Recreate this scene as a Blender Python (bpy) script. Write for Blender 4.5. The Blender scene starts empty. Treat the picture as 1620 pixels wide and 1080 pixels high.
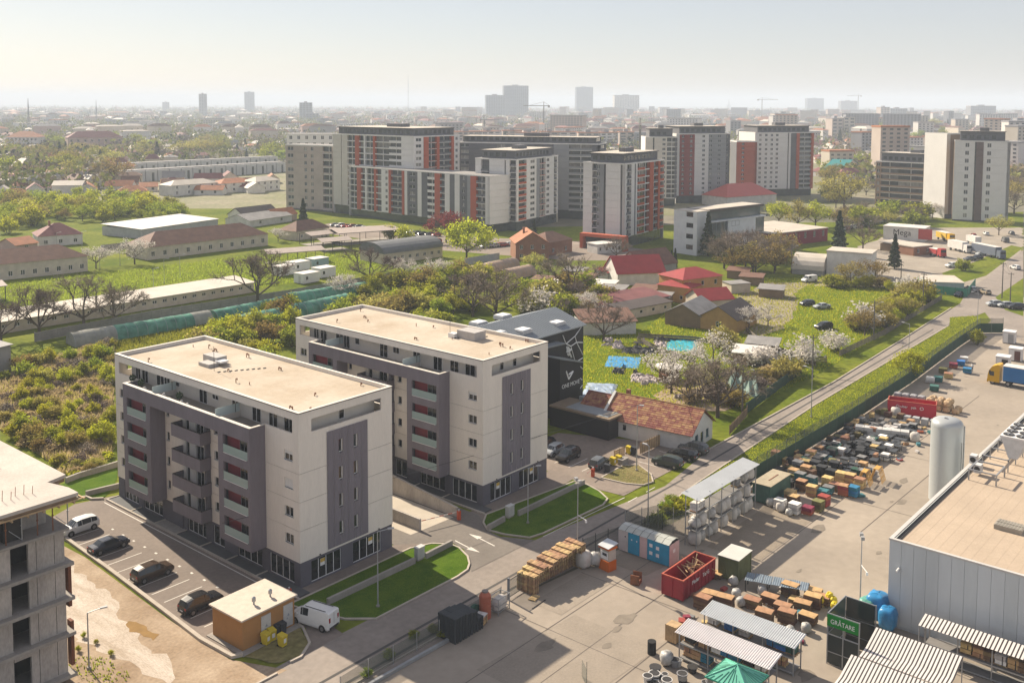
import bpy, math, random
import numpy as np
from math import radians as rad, sin, cos, pi, atan2, hypot
S = bpy.context.scene
COL = S.collection
RND = random.Random(7)
# ------------------------------------------------------------------ camera, sky, sun, exposure
CAM_Z = 52.857
cd = bpy.data.cameras.new('camera'); cam = bpy.data.objects.new('camera', cd); COL.objects.link(cam)
cd.sensor_width = 36; cd.lens = 36*1571.86/1620; cd.shift_y = -(540-282.95)/1620
cd.clip_start = .5; cd.clip_end = 80000
from mathutils import Matrix, Vector
def cam_axes(yaw=.7021, pitch=.0768, roll=.0032):
    f = Vector((cos(yaw)*cos(pitch), sin(yaw)*cos(pitch), -sin(pitch))); r = Vector((sin(yaw), -cos(yaw), 0)); u = r.cross(f)
    return r*cos(roll)+u*sin(roll), u*cos(roll)-r*sin(roll), f
cr, cu, cf = cam_axes()
cam.matrix_world = Matrix(((cr.x, cu.x, -cf.x, 0), (cr.y, cu.y, -cf.y, 0), (cr.z, cu.z, -cf.z, CAM_Z), (0, 0, 0, 1)))
S.camera = cam
HAZE = 2.1e-4
SUN = Vector((4.1, 29.7, 19.5)).normalized()
wd = bpy.data.worlds.new('World'); S.world = wd; wd.use_nodes = True
nt = wd.node_tree; bg = nt.nodes['Background']
sky = nt.nodes.new('ShaderNodeTexSky'); sky.sky_type = 'NISHITA'; sky.sun_disc = False
sky.sun_elevation = math.asin(SUN.z); sky.sun_rotation = atan2(SUN.x, SUN.y)
sky.dust_density = .5; sky.air_density = 1.0; sky.ozone_density = 1.0; sky.altitude = 80
veil = nt.nodes.new('ShaderNodeMix'); veil.data_type = 'RGBA'; veil.inputs[0].default_value = .75; veil.inputs[7].default_value = (2.62, 2.5, 2.68, 1)   # even milky haze colour mixed into the whole sky, added to fill shade without clipping
nt.links.new(sky.outputs[0], veil.inputs[6]); nt.links.new(veil.outputs[2], bg.inputs[0]); bg.inputs[1].default_value = .10
sl = bpy.data.lights.new('sun', 'SUN'); sl.energy = 5.0; sl.angle = rad(.53); sl.color = (1, .87, .69)
so = bpy.data.objects.new('sun', sl); COL.objects.link(so); so.rotation_euler = SUN.to_track_quat('Z', 'Y').to_euler(); so.location = (40, 120, 120)
S.view_settings.view_transform = 'Standard'; S.view_settings.look = 'None'; S.view_settings.gamma = 1
S.view_settings.use_curve_mapping = False; S.view_settings.exposure = 0.97
S.render.engine = 'CYCLES'; S.cycles.max_bounces = 6; S.cycles.diffuse_bounces = 2; S.cycles.glossy_bounces = 2
S.cycles.transmission_bounces = 3; S.cycles.transparent_max_bounces = 8; S.cycles.volume_bounces = 1
S.cycles.use_denoising = True; S.cycles.caustics_reflective = False; S.cycles.caustics_refractive = False
# ------------------------------------------------------------------ materials
MATS = {}
def mat(name, col, rough=.8, var=.12, scale=.6, col2=None, bump=0., metal=0., fine=0., spec=.3, trans=0., stretch=None, isl=0., obj=False, emit=None, per=0.):
    """procedural material: base colour broken up by two noises (world space unless obj), optional bump and translucency"""
    if name in MATS: return MATS[name]
    m = bpy.data.materials.new(name); m.use_nodes = True; t = m.node_tree; N = t.nodes; L = t.links
    if trans or 'grass' in name: spec = .04
    b = N['Principled BSDF']; b.inputs['Roughness'].default_value = rough; b.inputs['Metallic'].default_value = metal
    b.inputs['Specular IOR Level'].default_value = spec
    c = (*col, 1)
    if var or fine or col2:
        geo = N.new('ShaderNodeTexCoord' if obj else 'ShaderNodeNewGeometry'); src = geo.outputs['Object'] if obj else geo.outputs['Position']
        if stretch:
            mp = N.new('ShaderNodeMapping'); mp.inputs['Scale'].default_value = stretch; L.new(src, mp.inputs[0]); src = mp.outputs[0]
        n1 = N.new('ShaderNodeTexNoise'); n1.inputs['Scale'].default_value = scale; n1.inputs['Detail'].default_value = 6; n1.inputs['Roughness'].default_value = .62
        L.new(src, n1.inputs['Vector'])
        r = N.new('ShaderNodeValToRGB'); r.color_ramp.elements[0].position = .32; r.color_ramp.elements[1].position = .68
        c2 = col2 or tuple(min(1, x*(1+var)) for x in col)
        c1 = col if col2 else tuple(x*(1-var) for x in col)
        r.color_ramp.elements[0].color = (*c1, 1); r.color_ramp.elements[1].color = (*c2, 1)
        L.new(n1.outputs[0], r.inputs[0]); out = r.outputs[0]
        if fine:
            n2 = N.new('ShaderNodeTexNoise'); n2.inputs['Scale'].default_value = scale*14; n2.inputs['Detail'].default_value = 3; L.new(src, n2.inputs['Vector'])
            mr = N.new('ShaderNodeMapRange'); mr.inputs[1].default_value = .25; mr.inputs[2].default_value = .75; mr.inputs[3].default_value = 1-fine; mr.inputs[4].default_value = 1+fine
            L.new(n2.outputs[0], mr.inputs[0]); mx = N.new('ShaderNodeMix'); mx.data_type = 'RGBA'; mx.blend_type = 'MULTIPLY'; mx.inputs[0].default_value = 1
            L.new(out, mx.inputs[6]); L.new(mr.outputs[0], mx.inputs[7]); out = mx.outputs[2]
        if isl:
            g2 = N.new('ShaderNodeNewGeometry'); mr = N.new('ShaderNodeMapRange'); mr.inputs[3].default_value = 1-isl; mr.inputs[4].default_value = 1+isl
            L.new(g2.outputs['Random Per Island'], mr.inputs[0]); mx = N.new('ShaderNodeMix'); mx.data_type = 'RGBA'; mx.blend_type = 'MULTIPLY'; mx.inputs[0].default_value = 1
            L.new(out, mx.inputs[6]); L.new(mr.outputs[0], mx.inputs[7]); out = mx.outputs[2]
        if per:
            oi = N.new('ShaderNodeObjectInfo'); hs = N.new('ShaderNodeHueSaturation'); m1 = N.new('ShaderNodeMapRange'); m1.inputs[3].default_value = .5-per*.12; m1.inputs[4].default_value = .5+per*.08
            m2 = N.new('ShaderNodeMapRange'); m2.inputs[3].default_value = 1-per; m2.inputs[4].default_value = 1+per
            L.new(oi.outputs['Random'], m1.inputs[0]); L.new(m1.outputs[0], hs.inputs[0]); L.new(oi.outputs['Random'], m2.inputs[0]); L.new(m2.outputs[0], hs.inputs[2])
            L.new(out, hs.inputs[4]); out = hs.outputs[0]
        L.new(out, b.inputs['Base Color'])
        if bump:
            bp = N.new('ShaderNodeBump'); bp.inputs['Strength'].default_value = bump; bp.inputs['Distance'].default_value = .05
            nb = N.new('ShaderNodeTexNoise'); nb.inputs['Scale'].default_value = scale*8; nb.inputs['Detail'].default_value = 4; L.new(src, nb.inputs['Vector'])
            L.new(nb.outputs[0], bp.inputs['Height']); L.new(bp.outputs[0], b.inputs['Normal'])
        if trans:
            tb = N.new('ShaderNodeBsdfTranslucent'); L.new(out, tb.inputs[0]); ms = N.new('ShaderNodeMixShader'); ms.inputs[0].default_value = trans
            L.new(b.outputs[0], ms.inputs[1]); L.new(tb.outputs[0], ms.inputs[2]); L.new(ms.outputs[0], N['Material Output'].inputs[0])
    else:
        b.inputs['Base Color'].default_value = c
    if emit: b.inputs['Emission Color'].default_value = (*emit, 1); b.inputs['Emission Strength'].default_value = 1
    MATS[name] = m; return m
def flat(name, col, rough=.6, metal=0., spec=.4): return mat(name, col, rough, var=.1, scale=1.3, metal=metal, spec=spec, obj=True)
def glass(name, col, alpha=.6, rough=.1):
    m = mat(name, col, rough, var=0, spec=.5); b = m.node_tree.nodes['Principled BSDF']; b.inputs['Alpha'].default_value = alpha; return m
CREAM = mat('cream_render', (.72, .665, .59), .9, var=.05, scale=.5, fine=.04, stretch=(1, 1, .18))
CREAM_B = mat('cream_render_pale', (.64, .59, .52), .9, var=.05, scale=.5, fine=.05)
GREY = mat('grey_render', (.185, .165, .185), .85, var=.10, scale=.6, fine=.05, stretch=(1, 1, .18))
DGREY = mat('dark_grey_render', (.115, .11, .13), .85, var=.10, scale=.4, fine=.06)
MAROON = mat('maroon_render', (.22, .035, .045), .85, var=.1)
PANE = mat('window_glass', (.012, .015, .018), .06, var=0, spec=.6)
PANE2 = mat('far_window_glass', (.035, .042, .05), .15, var=.3, scale=.3, spec=.5)
WHITE = mat('white_upvc', (.72, .71, .69), .45, var=.03, scale=2)
BLIND = mat('roller_shutter', (.66, .65, .62), .6, var=.05, scale=2)
ROOF = mat('roof_membrane', (.38, .305, .22), .9, var=.1, scale=.13, col2=(.51, .445, .36), fine=.07)
ROOFL = mat('roof_membrane_pale', (.62, .58, .53), .9, var=.1, scale=.2, fine=.06)
COPE = mat('coping_metal', (.62, .58, .52), .55, var=.05)
DARK = mat('dark_steel', (.035, .033, .032), .6, var=.15, scale=2)
STEEL = mat('galvanised_steel', (.36, .37, .38), .45, var=.12, scale=2, metal=.5)
TEAL = glass('frosted_teal_glass', (.32, .43, .42), .82, .25)
ASPH = mat('asphalt', (.215, .175, .145), .92, var=.16, scale=.12, fine=.12, bump=.1)
ASPHR = mat('asphalt_road', (.25, .215, .185), .92, var=.16, scale=.1, fine=.12, bump=.1)
ASPHD = mat('asphalt_fresh', (.195, .160, .135), .92, var=.14, scale=.15, fine=.1, bump=.1)
CONC = mat('concrete', (.30, .275, .245), .9, var=.14, scale=.25, fine=.1, bump=.1)
CONCD = mat('raw_concrete', (.38, .345, .31), .92, var=.2, scale=.5, fine=.14, bump=.2, stretch=(1, 1, .35))
KERB = mat('kerb_stone', (.42, .37, .31), .9, var=.12, scale=.8, fine=.1)
YARD = mat('yard_concrete', (.30, .255, .205), .92, var=.13, scale=.07, fine=.07, bump=.06)
PAINT = mat('road_paint', (.62, .59, .53), .8, var=.12, scale=1.5)
DIRT = mat('bare_earth', (.24, .165, .10), .95, var=.3, scale=.22, col2=(.40, .31, .22), fine=.18, bump=.5)
LAWN = mat('lawn_grass', (.06, .125, .008), .9, scale=.5, col2=(.11, .18, .015), fine=.22, bump=.4, trans=.25)
GRASS = mat('rough_grass', (.10, .15, .010), .9, scale=.06, col2=(.22, .24, .03), fine=.3, bump=.5, trans=.25)
GRASSB = mat('dry_grass', (.12, .12, .04), .9, scale=.12, col2=(.24, .20, .09), fine=.3, bump=.5)
TILE = mat('terrace_tile', (.085, .088, .09), .8, var=.1, scale=.7)
GREENMESH = mat('green_fence_mesh', (.03, .07, .045), .8, var=.2, scale=.3)
WOOD = mat('raw_wood', (.42, .29, .16), .85, var=.22, scale=1.1, isl=.25)
WOODD = mat('weathered_wood', (.22, .15, .09), .9, var=.25, scale=1.0, isl=.25)
RUST = mat('rust_steel', (.20, .08, .04), .8, var=.3, scale=1)
# ------------------------------------------------------------------ mesh building
class MB:
    def __init__(s): s.v = []; s.f = []; s.m = []
    def add(s, vs, fs, m=0):
        o = len(s.v); s.v += vs; s.f += [tuple(o+i for i in f) for f in fs]; s.m += [m]*len(fs); return s
    def box(s, x0, y0, z0, x1, y1, z1, m=0):
        x0, x1 = min(x0, x1), max(x0, x1); y0, y1 = min(y0, y1), max(y0, y1); z0, z1 = min(z0, z1), max(z0, z1)
        return s.add([(x0,y0,z0),(x1,y0,z0),(x1,y1,z0),(x0,y1,z0),(x0,y0,z1),(x1,y0,z1),(x1,y1,z1),(x0,y1,z1)],
            [(0,3,2,1),(4,5,6,7),(0,1,5,4),(1,2,6,5),(2,3,7,6),(3,0,4,7)], m)
    def obox(s, c, d, rz=0, m=0, top=1.):
        cx, cy, z = c; w, l, h = d; C_, S_ = cos(rz), sin(rz); vs = []
        for k, zz in ((1, z), (top, z+h)):
            for a, b in ((-.5,-.5),(.5,-.5),(.5,.5),(-.5,.5)):
                x, y = a*w*k, b*l*k; vs.append((cx+x*C_-y*S_, cy+x*S_+y*C_, zz))
        return s.add(vs, [(0,3,2,1),(4,5,6,7),(0,1,5,4),(1,2,6,5),(2,3,7,6),(3,0,4,7)], m)
    def face(s, pts, m=0): return s.add([tuple(p) for p in pts], [tuple(range(len(pts)))], m)
    def prism(s, pts, z0, z1, m=0, mt=None):
        n = len(pts); a = sum(pts[i][0]*pts[(i+1) % n][1]-pts[(i+1) % n][0]*pts[i][1] for i in range(n))
        if a < 0: pts = pts[::-1]
        s.add([(*p, z0) for p in pts]+[(*p, z1) for p in pts], [(i, (i+1) % n, n+(i+1) % n, n+i) for i in range(n)]+[tuple(range(n-1, -1, -1))], m)
        return s.add([(*p, z1) for p in pts], [tuple(range(n))], m if mt is None else mt)
    def cyl(s, x, y, z0, z1, r0, r1=None, n=12, m=0): return s.rod((x, y, z0), (x, y, z1), r0, n, m, r1)
    def rod(s, a, b, r, n=6, m=0, r1=None, cap=True):
        r1 = r if r1 is None else r1; a = Vector(a); b = Vector(b); d = b-a
        if d.length < 1e-6: return s
        q = d.to_track_quat('Z', 'Y'); vs = []
        for c, rr in ((a, r), (b, r1)):
            for i in range(n):
                t = 2*pi*i/n; vs.append(tuple(c+q @ Vector((rr*cos(t), rr*sin(t), 0))))
        fs = [(i, (i+1) % n, n+(i+1) % n, n+i) for i in range(n)]
        if cap: fs += [tuple(range(n-1, -1, -1)), tuple(range(n, 2*n))]
        return s.add(vs, fs, m)
    def path(s, pts, r, n=6, m=0):
        for a, b in zip(pts, pts[1:]): s.rod(a, b, r, n, m)
        return s
    def gable(s, x0, y0, x1, y1, z0, z1, axis='x', m=0, ov=.3, t=.12, mg=None):
        """pitched roof with ridge along axis: two thick slopes and, with mg, the gable triangles"""
        if axis == 'y':
            o = MB().gable(y0, x0, y1, x1, z0, z1, 'x', m, ov, t, mg)
            return s.add([(v[1], v[0], v[2]) for v in o.v], [f[::-1] for f in o.f], 0) if mg is None else s._addm(o)
        ym = (y0+y1)/2; k = (z1-z0)/(ym-y0)
        for sg, ye in ((1, y0-ov), (-1, y1+ov)):
            ze = z0-ov*k
            s.add([(x0-ov, ye, ze), (x1+ov, ye, ze), (x1+ov, ym, z1), (x0-ov, ym, z1), (x0-ov, ye, ze+t), (x1+ov, ye, ze+t), (x1+ov, ym, z1+t), (x0-ov, ym, z1+t)],
                [(0,3,2,1),(4,5,6,7),(0,1,5,4),(1,2,6,5),(2,3,7,6),(3,0,4,7)], m)
        if mg is not None:
            for x in (x0, x1): s.add([(x, y0, z0), (x, y1, z0), (x, ym, z1)], [(0, 1, 2)], mg)
        return s
    def _addm(s, o):
        b = len(s.v); s.v += [(v[1], v[0], v[2]) for v in o.v]; s.f += [tuple(b+i for i in f[::-1]) for f in o.f]; s.m += o.m; return s
    def hip(s, x0, y0, x1, y1, z0, z1, m=0, ov=.4):
        x0 -= ov; y0 -= ov; x1 += ov; y1 += ov; w = min(x1-x0, y1-y0)/2
        if x1-x0 >= y1-y0: r = [(x0+w, (y0+y1)/2, z1), (x1-w, (y0+y1)/2, z1)]
        else: r = [((x0+x1)/2, y0+w, z1), ((x0+x1)/2, y1-w, z1)]
        vs = [(x0,y0,z0),(x1,y0,z0),(x1,y1,z0),(x0,y1,z0)]+r
        fs = [(0,1,5,4),(1,2,5),(2,3,4,5),(3,0,4)] if x1-x0 >= y1-y0 else [(0,1,4),(1,2,5,4),(2,3,5),(3,0,4,5)]
        return s.add(vs, fs+[(3,2,1,0)], m)
    def mesh(s, name, mats, smooth=False):
        me = bpy.data.meshes.new(name); me.from_pydata(s.v, [], s.f)
        for m in (mats if isinstance(mats, (list, tuple)) else [mats]): me.materials.append(m)
        if any(s.m): me.polygons.foreach_set('material_index', s.m)
        if smooth: me.polygons.foreach_set('use_smooth', [True]*len(s.f))
        me.update(); return me
    def part(s, name, mats, parent, loc=(0,0,0), rz=0, smooth=False, label=None):
        return put(s.mesh(name, mats, smooth), name, parent, loc, rz, label)
def put(me, name, parent=None, loc=(0,0,0), rz=0, label=None, scale=None):
    o = bpy.data.objects.new(name, me); COL.objects.link(o); o.location = loc if len(loc) == 3 else (*loc, 0)
    if rz: o.rotation_euler = (0, 0, rz)
    if scale: o.scale = scale if isinstance(scale, tuple) else (scale,)*3
    if parent: o.parent = parent
    if label: o['label'] = label
    return o
def tag(o, label, cat, group=None):
    o['label'] = label; o['category'] = cat
    if group: o['group'] = group
    return o
def thing(name, label, cat, loc=(0,0,0), rz=0, group=None):
    return tag(put(None, name, None, loc, rz), label, cat, group)
def solo(mb, name, mats, label, cat, loc=(0,0,0), rz=0, group=None, smooth=False):
    return tag(put(mb.mesh(name, mats, smooth), name, None, loc, rz), label, cat, group)
def struct(mb, name, mats, kind='structure', smooth=False):
    o = put(mb.mesh(name, mats, smooth), name); o['kind'] = kind; return o
def clone(o, loc, rz=0, label=None, scale=None, group=None, swap=None):
    """copy a thing with its parts and sub-parts; mesh data is shared; swap = {material: material} for repainting"""
    def rec(s, parent):
        c = s.copy(); COL.objects.link(c)
        if parent: c.parent = parent
        if swap and c.data:
            hit = [i for i, m in enumerate(c.data.materials) if m and m.name in swap]
            if hit:
                k = (c.data.name, tuple(swap[c.data.materials[i].name].name for i in hit))
                if k not in SWAPPED:
                    d = c.data.copy(); SWAPPED[k] = d
                    for i in hit: d.materials[i] = swap[d.materials[i].name]
                c.data = SWAPPED[k]
        for ch in s.children: rec(ch, c)
        return c
    c = rec(o, None); c.location = loc if len(loc) == 3 else (*loc, 0); c.rotation_euler = (0, 0, rz)
    if label: c['label'] = label
    if group: c['group'] = group
    if scale: c.scale = scale if isinstance(scale, tuple) else (scale,)*3
    return c
SWAPPED = {}
def wall(mb, o, ux, w, h, holes, depth=.18, m=0, mr=None):
    """a wall sheet seen from its outside (ux runs left to right), with real openings and their reveals"""
    mr = m if mr is None else mr
    xs = sorted({0., w, *[min(max(q, 0), w) for a in holes for q in (a[0], a[2])]}); zs = sorted({0., h, *[min(max(q, 0), h) for a in holes for q in (a[1], a[3])]})
    xs = [x for i, x in enumerate(xs) if i == 0 or x-xs[i-1] > 1e-4]; zs = [z for i, z in enumerate(zs) if i == 0 or z-zs[i-1] > 1e-4]
    def hole(i, j):
        if i < 0 or j < 0 or i >= len(xs)-1 or j >= len(zs)-1: return True
        cx, cz = (xs[i]+xs[i+1])/2, (zs[j]+zs[j+1])/2
        return any(a[0] < cx < a[2] and a[1] < cz < a[3] for a in holes)
    ix, iy = -ux[1], ux[0]
    def pt(x, z, d=0): return (o[0]+ux[0]*x+ix*d, o[1]+ux[1]*x+iy*d, o[2]+z)
    for j in range(len(zs)-1):
        i = 0
        while i < len(xs)-1:
            if hole(i, j): i += 1; continue
            k = i
            while k+1 < len(xs)-1 and not hole(k+1, j): k += 1
            a, b, c, d = xs[i], xs[k+1], zs[j], zs[j+1]
            mb.add([pt(a, c), pt(b, c), pt(b, d), pt(a, d)], [(0, 1, 2, 3)], m)
            if i: mb.add([pt(a, c), pt(a, d), pt(a, d, depth), pt(a, c, depth)], [(0, 1, 2, 3)], mr)
            if k < len(xs)-2: mb.add([pt(b, c), pt(b, c, depth), pt(b, d, depth), pt(b, d)], [(0, 1, 2, 3)], mr)
            i = k+1
        for i in range(len(xs)-1):
            if hole(i, j): continue
            a, b = xs[i], xs[i+1]
            if j and hole(i, j-1): z = zs[j]; mb.add([pt(a, z), pt(a, z, depth), pt(b, z, depth), pt(b, z)], [(0, 1, 2, 3)], mr)
            if j < len(zs)-2 and hole(i, j+1): z = zs[j+1]; mb.add([pt(a, z), pt(b, z), pt(b, z, depth), pt(a, z, depth)], [(0, 1, 2, 3)], mr)
    return mb
WIN = {}
def window(parent, o, ux, x, z, w, h, n=2, frame=None, fw=.06, depth=.1, pane=None, sill=True, shut=0., name='window', rail=0., mull=None):
    """framed window: frame mesh with the pane as its sub-part, set into a wall opening"""
    frame = frame or WHITE; pane = pane or PANE
    k = (round(w, 2), round(h, 2), n, frame.name, pane.name, sill, shut, rail, mull)
    if k not in WIN:
        b = MB(); t = .07
        b.box(0, 0, 0, fw, t, h); b.box(w-fw, 0, 0, w, t, h); b.box(fw, 0, 0, w-fw, t, fw); b.box(fw, 0, h-fw, w-fw, t, h)
        for q in ([w*i/n for i in range(1, n)] if mull is None else mull): b.box(q-fw*.6, 0, fw, q+fw*.6, t, h-fw)
        if rail: b.box(fw, 0, rail-fw*.5, w-fw, t, rail+fw*.5)
        if sill: b.box(-.06, -.16, -.05, w+.06, .02, 0)
        g = MB().box(fw*.5, .035, fw*.5, w-fw*.5, .055, h-fw*.5)
        sh = MB().box(fw, .005, h-fw-(h-2*fw)*shut, w-fw, .03, h-fw) if shut else None
        WIN[k] = (b.mesh('window_frame', frame), g.mesh('pane', pane), sh.mesh('shutter', BLIND) if sh else None)
    a, g, sh = WIN[k]; ix, iy = -ux[1], ux[0]
    p = (o[0]+ux[0]*x+ix*depth, o[1]+ux[1]*x+iy*depth, o[2]+z); rz = atan2(ux[1], ux[0])
    f = put(a, name, parent, p, rz); put(g, 'pane', f)
    if sh: put(sh, 'shutter', f)
    return f

# ------------------------------------------------------------------ the ground
def sheet(name, pts, z, m, kind='structure'):
    b = MB(); n = len(pts); a = sum(pts[i][0]*pts[(i+1) % n][1]-pts[(i+1) % n][0]*pts[i][1] for i in range(n))
    b.face([(*p, z) for p in (pts if a > 0 else pts[::-1])]); return struct(b, name, m, kind)
RGD = random.Random(77)
def ragged(pts, amp, step=1.2):
    out = []
    for i, a in enumerate(pts):
        c = pts[(i+1) % len(pts)]; n = max(1, int(hypot(c[0]-a[0], c[1]-a[1])/step))
        for k in range(n): u = k/n; out.append((a[0]+(c[0]-a[0])*u+RGD.gauss(0, amp), a[1]+(c[1]-a[1])*u+RGD.gauss(0, amp)))
    return out
FAR = mat('distant_ground', (.10, .105, .06), .95, scale=.006, col2=(.17, .15, .11), fine=.4)
sheet('ground', [(-14000, -14000), (14000, -14000), (14000, 14000), (-14000, 14000)], -.05, FAR)
sheet('grass_field', [(53.30,132.70), (208.40,505.90), (301.28,402.55), (317.41,271.92), (448.31,159.02), (533.88,121.92), (240.72,53.84), (160,66), (20,66), (20,130)], -.03, GRASS)
sheet('open_ground', [(208.40,505.90), (301.28,402.55), (343.67,294.42), (487.87,173.21), (567.35,129.69), (1354.11,312.39), (1002.08,494.98), (505.81,675.01), (348.51,843.02)], -.04, mat('suburb_ground', (.13, .14, .05), .95, scale=.03, col2=(.24, .21, .14), fine=.35))
# retail yard, road, car parks
FENCE = [(20,66.6), (60,67.0), (76,66.3), (100,63.5), (126,61.6), (160,61.4), (190,61.8), (246,64.3)]
sheet('yard_pavement', FENCE+[(265.18,65.87), (296.57,66.81), (330,20), (330,-60), (20,-60)], -.01, YARD)
sheet('road', [(20,65.6), (76,66.2), (94,64.9), (120,67.2), (165,69.6), (246,71.2), (268.25,69.19), (250.39,61.67), (240.72,53.84), (394.08,89.45), (321.65,83.00), (300,82), (276,77.4), (181,72.9), (132,72.6), (116,70.2), (94,72.9), (79.4,74.2), (57,74.6), (20,73.5)], 0, ASPHR)
sheet('car_park', [(59.94,125.93), (64.67,124.63), (64.06,120.19), (63.0,83.6), (62.6,80), (62,74.2), (57,74.2), (60.3,78), (60.3,80.3), (54.3,80.2), (52.2,79.2), (52.1,84), (52.7,92), (53.6,105), (54.2,118), (52, 122)], .01, ASPHD)

# ------------------------------------------------------------------ the two six-storey apartment blocks
FL = [13.2, 10.05, 6.9, 3.75]                    # loggia floors
def hero(U0, V0, var, label):
    t = thing('apartment_block', label, 'apartment building', (U0, V0, 0), 0, 'cream and grey apartment blocks')
    W, L, H = 13.6, 39., 19.5
    rnd = random.Random(var)
    F0, FU = (0, L, 2.85), (0, -1)               # street facade seen from outside, x = L - y
    fx = lambda y: L-y
    holes = [(fx(38), 14.2, fx(1.1), 15.7), (fx(33.2), 13.25, fx(6.0), 14.3)]
    wins = []
    for k, z in enumerate((13.9, 10.8, 7.65, 4.6)):
        for y in (2.6, 37.9):
            holes.append((fx(y), z-2.85, fx(y-1.5), z-1.75)); wins.append((fx(y), z-2.85, 1.5, 1.1, 2, .35 if (k, y) == (0, 2.6) else 1. if var == 1 and (k, y) == (1, 2.6) else 0))
        for y, w in ((16.1, .8), (26.6, .75)):
            holes.append((fx(y), z-3.05, fx(y-w), z-1.95)); wins.append((fx(y), z-3.05, w, 1.1, 1, 0))
        if var == 2: holes.append((fx(13.9), z-3.05, fx(12.4), z-1.95)); wins.append((fx(13.9), z-3.05, 1.5, 1.1, 2, 1. if k == 1 else 0))
        fz = FL[k]-.75                            # floor of the small balconies
        for y, w, n in ((20.0, 1.7, 2), (22.2, .8, 1)):
            holes.append((fx(y), fz+.05-2.85, fx(y-w), fz+2.2-2.85)); wins.append((fx(y), fz+.05-2.85, w, 2.15, n, .0))
    joints = [(0, z-2.85-.02, L, z-2.85+.02) for z in (6.4, 9.6, 12.75)]
    b = MB(); wall(b, F0, FU, L, 16.4, holes+joints, .2)
    G0, GU = (0, 0, 2.85), (1, 0)
    gw = [(x, z-2.85) for x in (5.45, 7.62) for z in (13.7, 10.57, 7.42, 4.25)]
    gh = [(1.72, 14.2, 11.9, 15.65)]+[(x, z, x+.62, z+1.55) for x, z in gw]
    gj = [(a, z-2.87, c, z-2.83) for z in (6.4, 9.6, 12.75) for a, c in ((0, 3.8), (9.75, W))]
    wall(b, G0, GU, W, 16.4, gh+gj, .2)
    wall(b, (W, 0, 2.85), (0, 1), L, 16.4, [(1.1, 14.2, 37.9, 15.6)], .2)
    wall(b, (W, L, 2.85), (-1, 0), W, 16.4, [(1.6, 14.2, 11.9, 15.65)], .2)
    b.part('cream_wall', CREAM, t)
    b = MB()
    for z in (6.4, 9.6, 12.75):
        b.box(.05, .06, z-.05, .09, L-.02, z+.05)
        b.box(.06, .05, z-.05, 3.8, .09, z+.05); b.box(9.75, .05, z-.05, W-.05, .09, z+.05)
    b.part('joint_strip', DARK, t)
    for x, z, w, h, n, sh in wins: window(t, F0, FU, x, z, w, h, n, sill=h < 1.5, shut=sh, depth=.12)
    for x, z in gw: window(t, G0, GU, x, z, .62, 1.55, 1, depth=.14, fw=.09)
    # grey cladding boards of the gable, each a piece with the window openings cut through
    for k in range(6):
        x0 = 3.8+k*.992; x1 = x0+.965
        hs = [(x-x0, z-.25, x+.62-x0, z+1.55-.25) for x, z in gw if x < x1 and x+.62 > x0]
        bb = MB(); wall(bb, (0, 0, 0), (1, 0), x1-x0, 13.4, hs, .07)
        bb.part('cladding_panel', GREY, t, (x0, -.07, 3.1))
    # recessed top floor
    b = MB(); b.box(1.6, 1.4, 16.1, W-1.5, L-1.4, 18.6); b.part('attic_wall', CREAM_B, t)
    b = MB(); b.box(.21, .21, 15.85, W-.21, L-.21, 16.1); b.box(-1.85, 6.2, 15.85, .21, 33.0, 16.1); b.part('terrace_floor', mat('terrace_paving', (.30, .27, .23), .9), t)
    b = MB(); b.box(.21, .21, 18.62, W-.21, L-.21, 19.05); b.part('roof_slab', CREAM_B, t)
    for y, w, n in ((36.5, 1.2, 2), (34.9, 1.5, 2), (31.3, 1.9, 2), (29.6, 1.5, 2), (26.9, 1.0, 1), (21.5, 1.7, 2), (18.7, 1.3, 2), (14.6, 1.5, 2), (10.6, 1.7, 2), (7.4, 1.6, 2), (4.6, 1.8, 2)):
        low = y in (26.9, 18.7)
        window(t, (1.6, L, 16.12), FU, fx(y), .95 if low else 0, w, 1.2 if low else 2.2, n, depth=-.06, sill=False, shut=.55 if var == 1 and low else 0)
    for x, w in ((4.9, .8), (7.6, .8)) if var == 2 else ((6.7, .8),): window(t, (0, 1.4, 16.12), GU, x, .8, w, 1.3, 1, depth=-.06, sill=False)
    # projecting grey frame: legs with four loggias each and a beam across the top
    X = -2.06; b = MB(); lg = [(32.35, 27.75), (11.15, 6.45)]
    hs = [(33.25-26.8, 0, 33.25-12.1, 12.4)]+[(33.25-a, z-2.95, 33.25-c, z-.8) for a, c in lg for z in FL]
    wall(b, (X, 33.25, 2.95), FU, 27.25, 14.05, hs, .3)
    for y0, y1 in ((33.0, 33.25), (6.0, 6.25), (26.8, 27.05), (11.85, 12.1)):
        b.box(X+.3, y0, 2.95, -.005, y1, 15.36 if 8 < y0 < 30 else 17.0)
    b.box(X+.3, 12.1, 15.35, -.01, 26.8, 15.6)
    for y in (6.0, 33.0): b.box(X+.003, y, 2.955, X+.3, y+.247, 16.99)
    b.box(X+.3, 6.25, 16.1, X+.42, 33.0, 17.0)
    b.part('grey_frame', GREY, t)
    b = MB()
    for a, c in lg:
        for z in FL: b.box(X+.31, c-.19, z-1.0, -.02, a+.15, z-.02)
        b.box(X+.31, c-.19, 15.4, -.02, a+.15, 15.84)
    b.part('loggia_slab', DGREY, t)
    b = MB(); b.box(X-.04, 5.96, 17.0, X+.44, 33.29, 17.06); b.box(X+.44, 5.96, 17.0, 0.3, 6.29, 17.06); b.box(X+.44, 32.96, 17.0, .3, 33.29, 17.06)
    b.part('parapet_coping', COPE, t)
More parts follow.
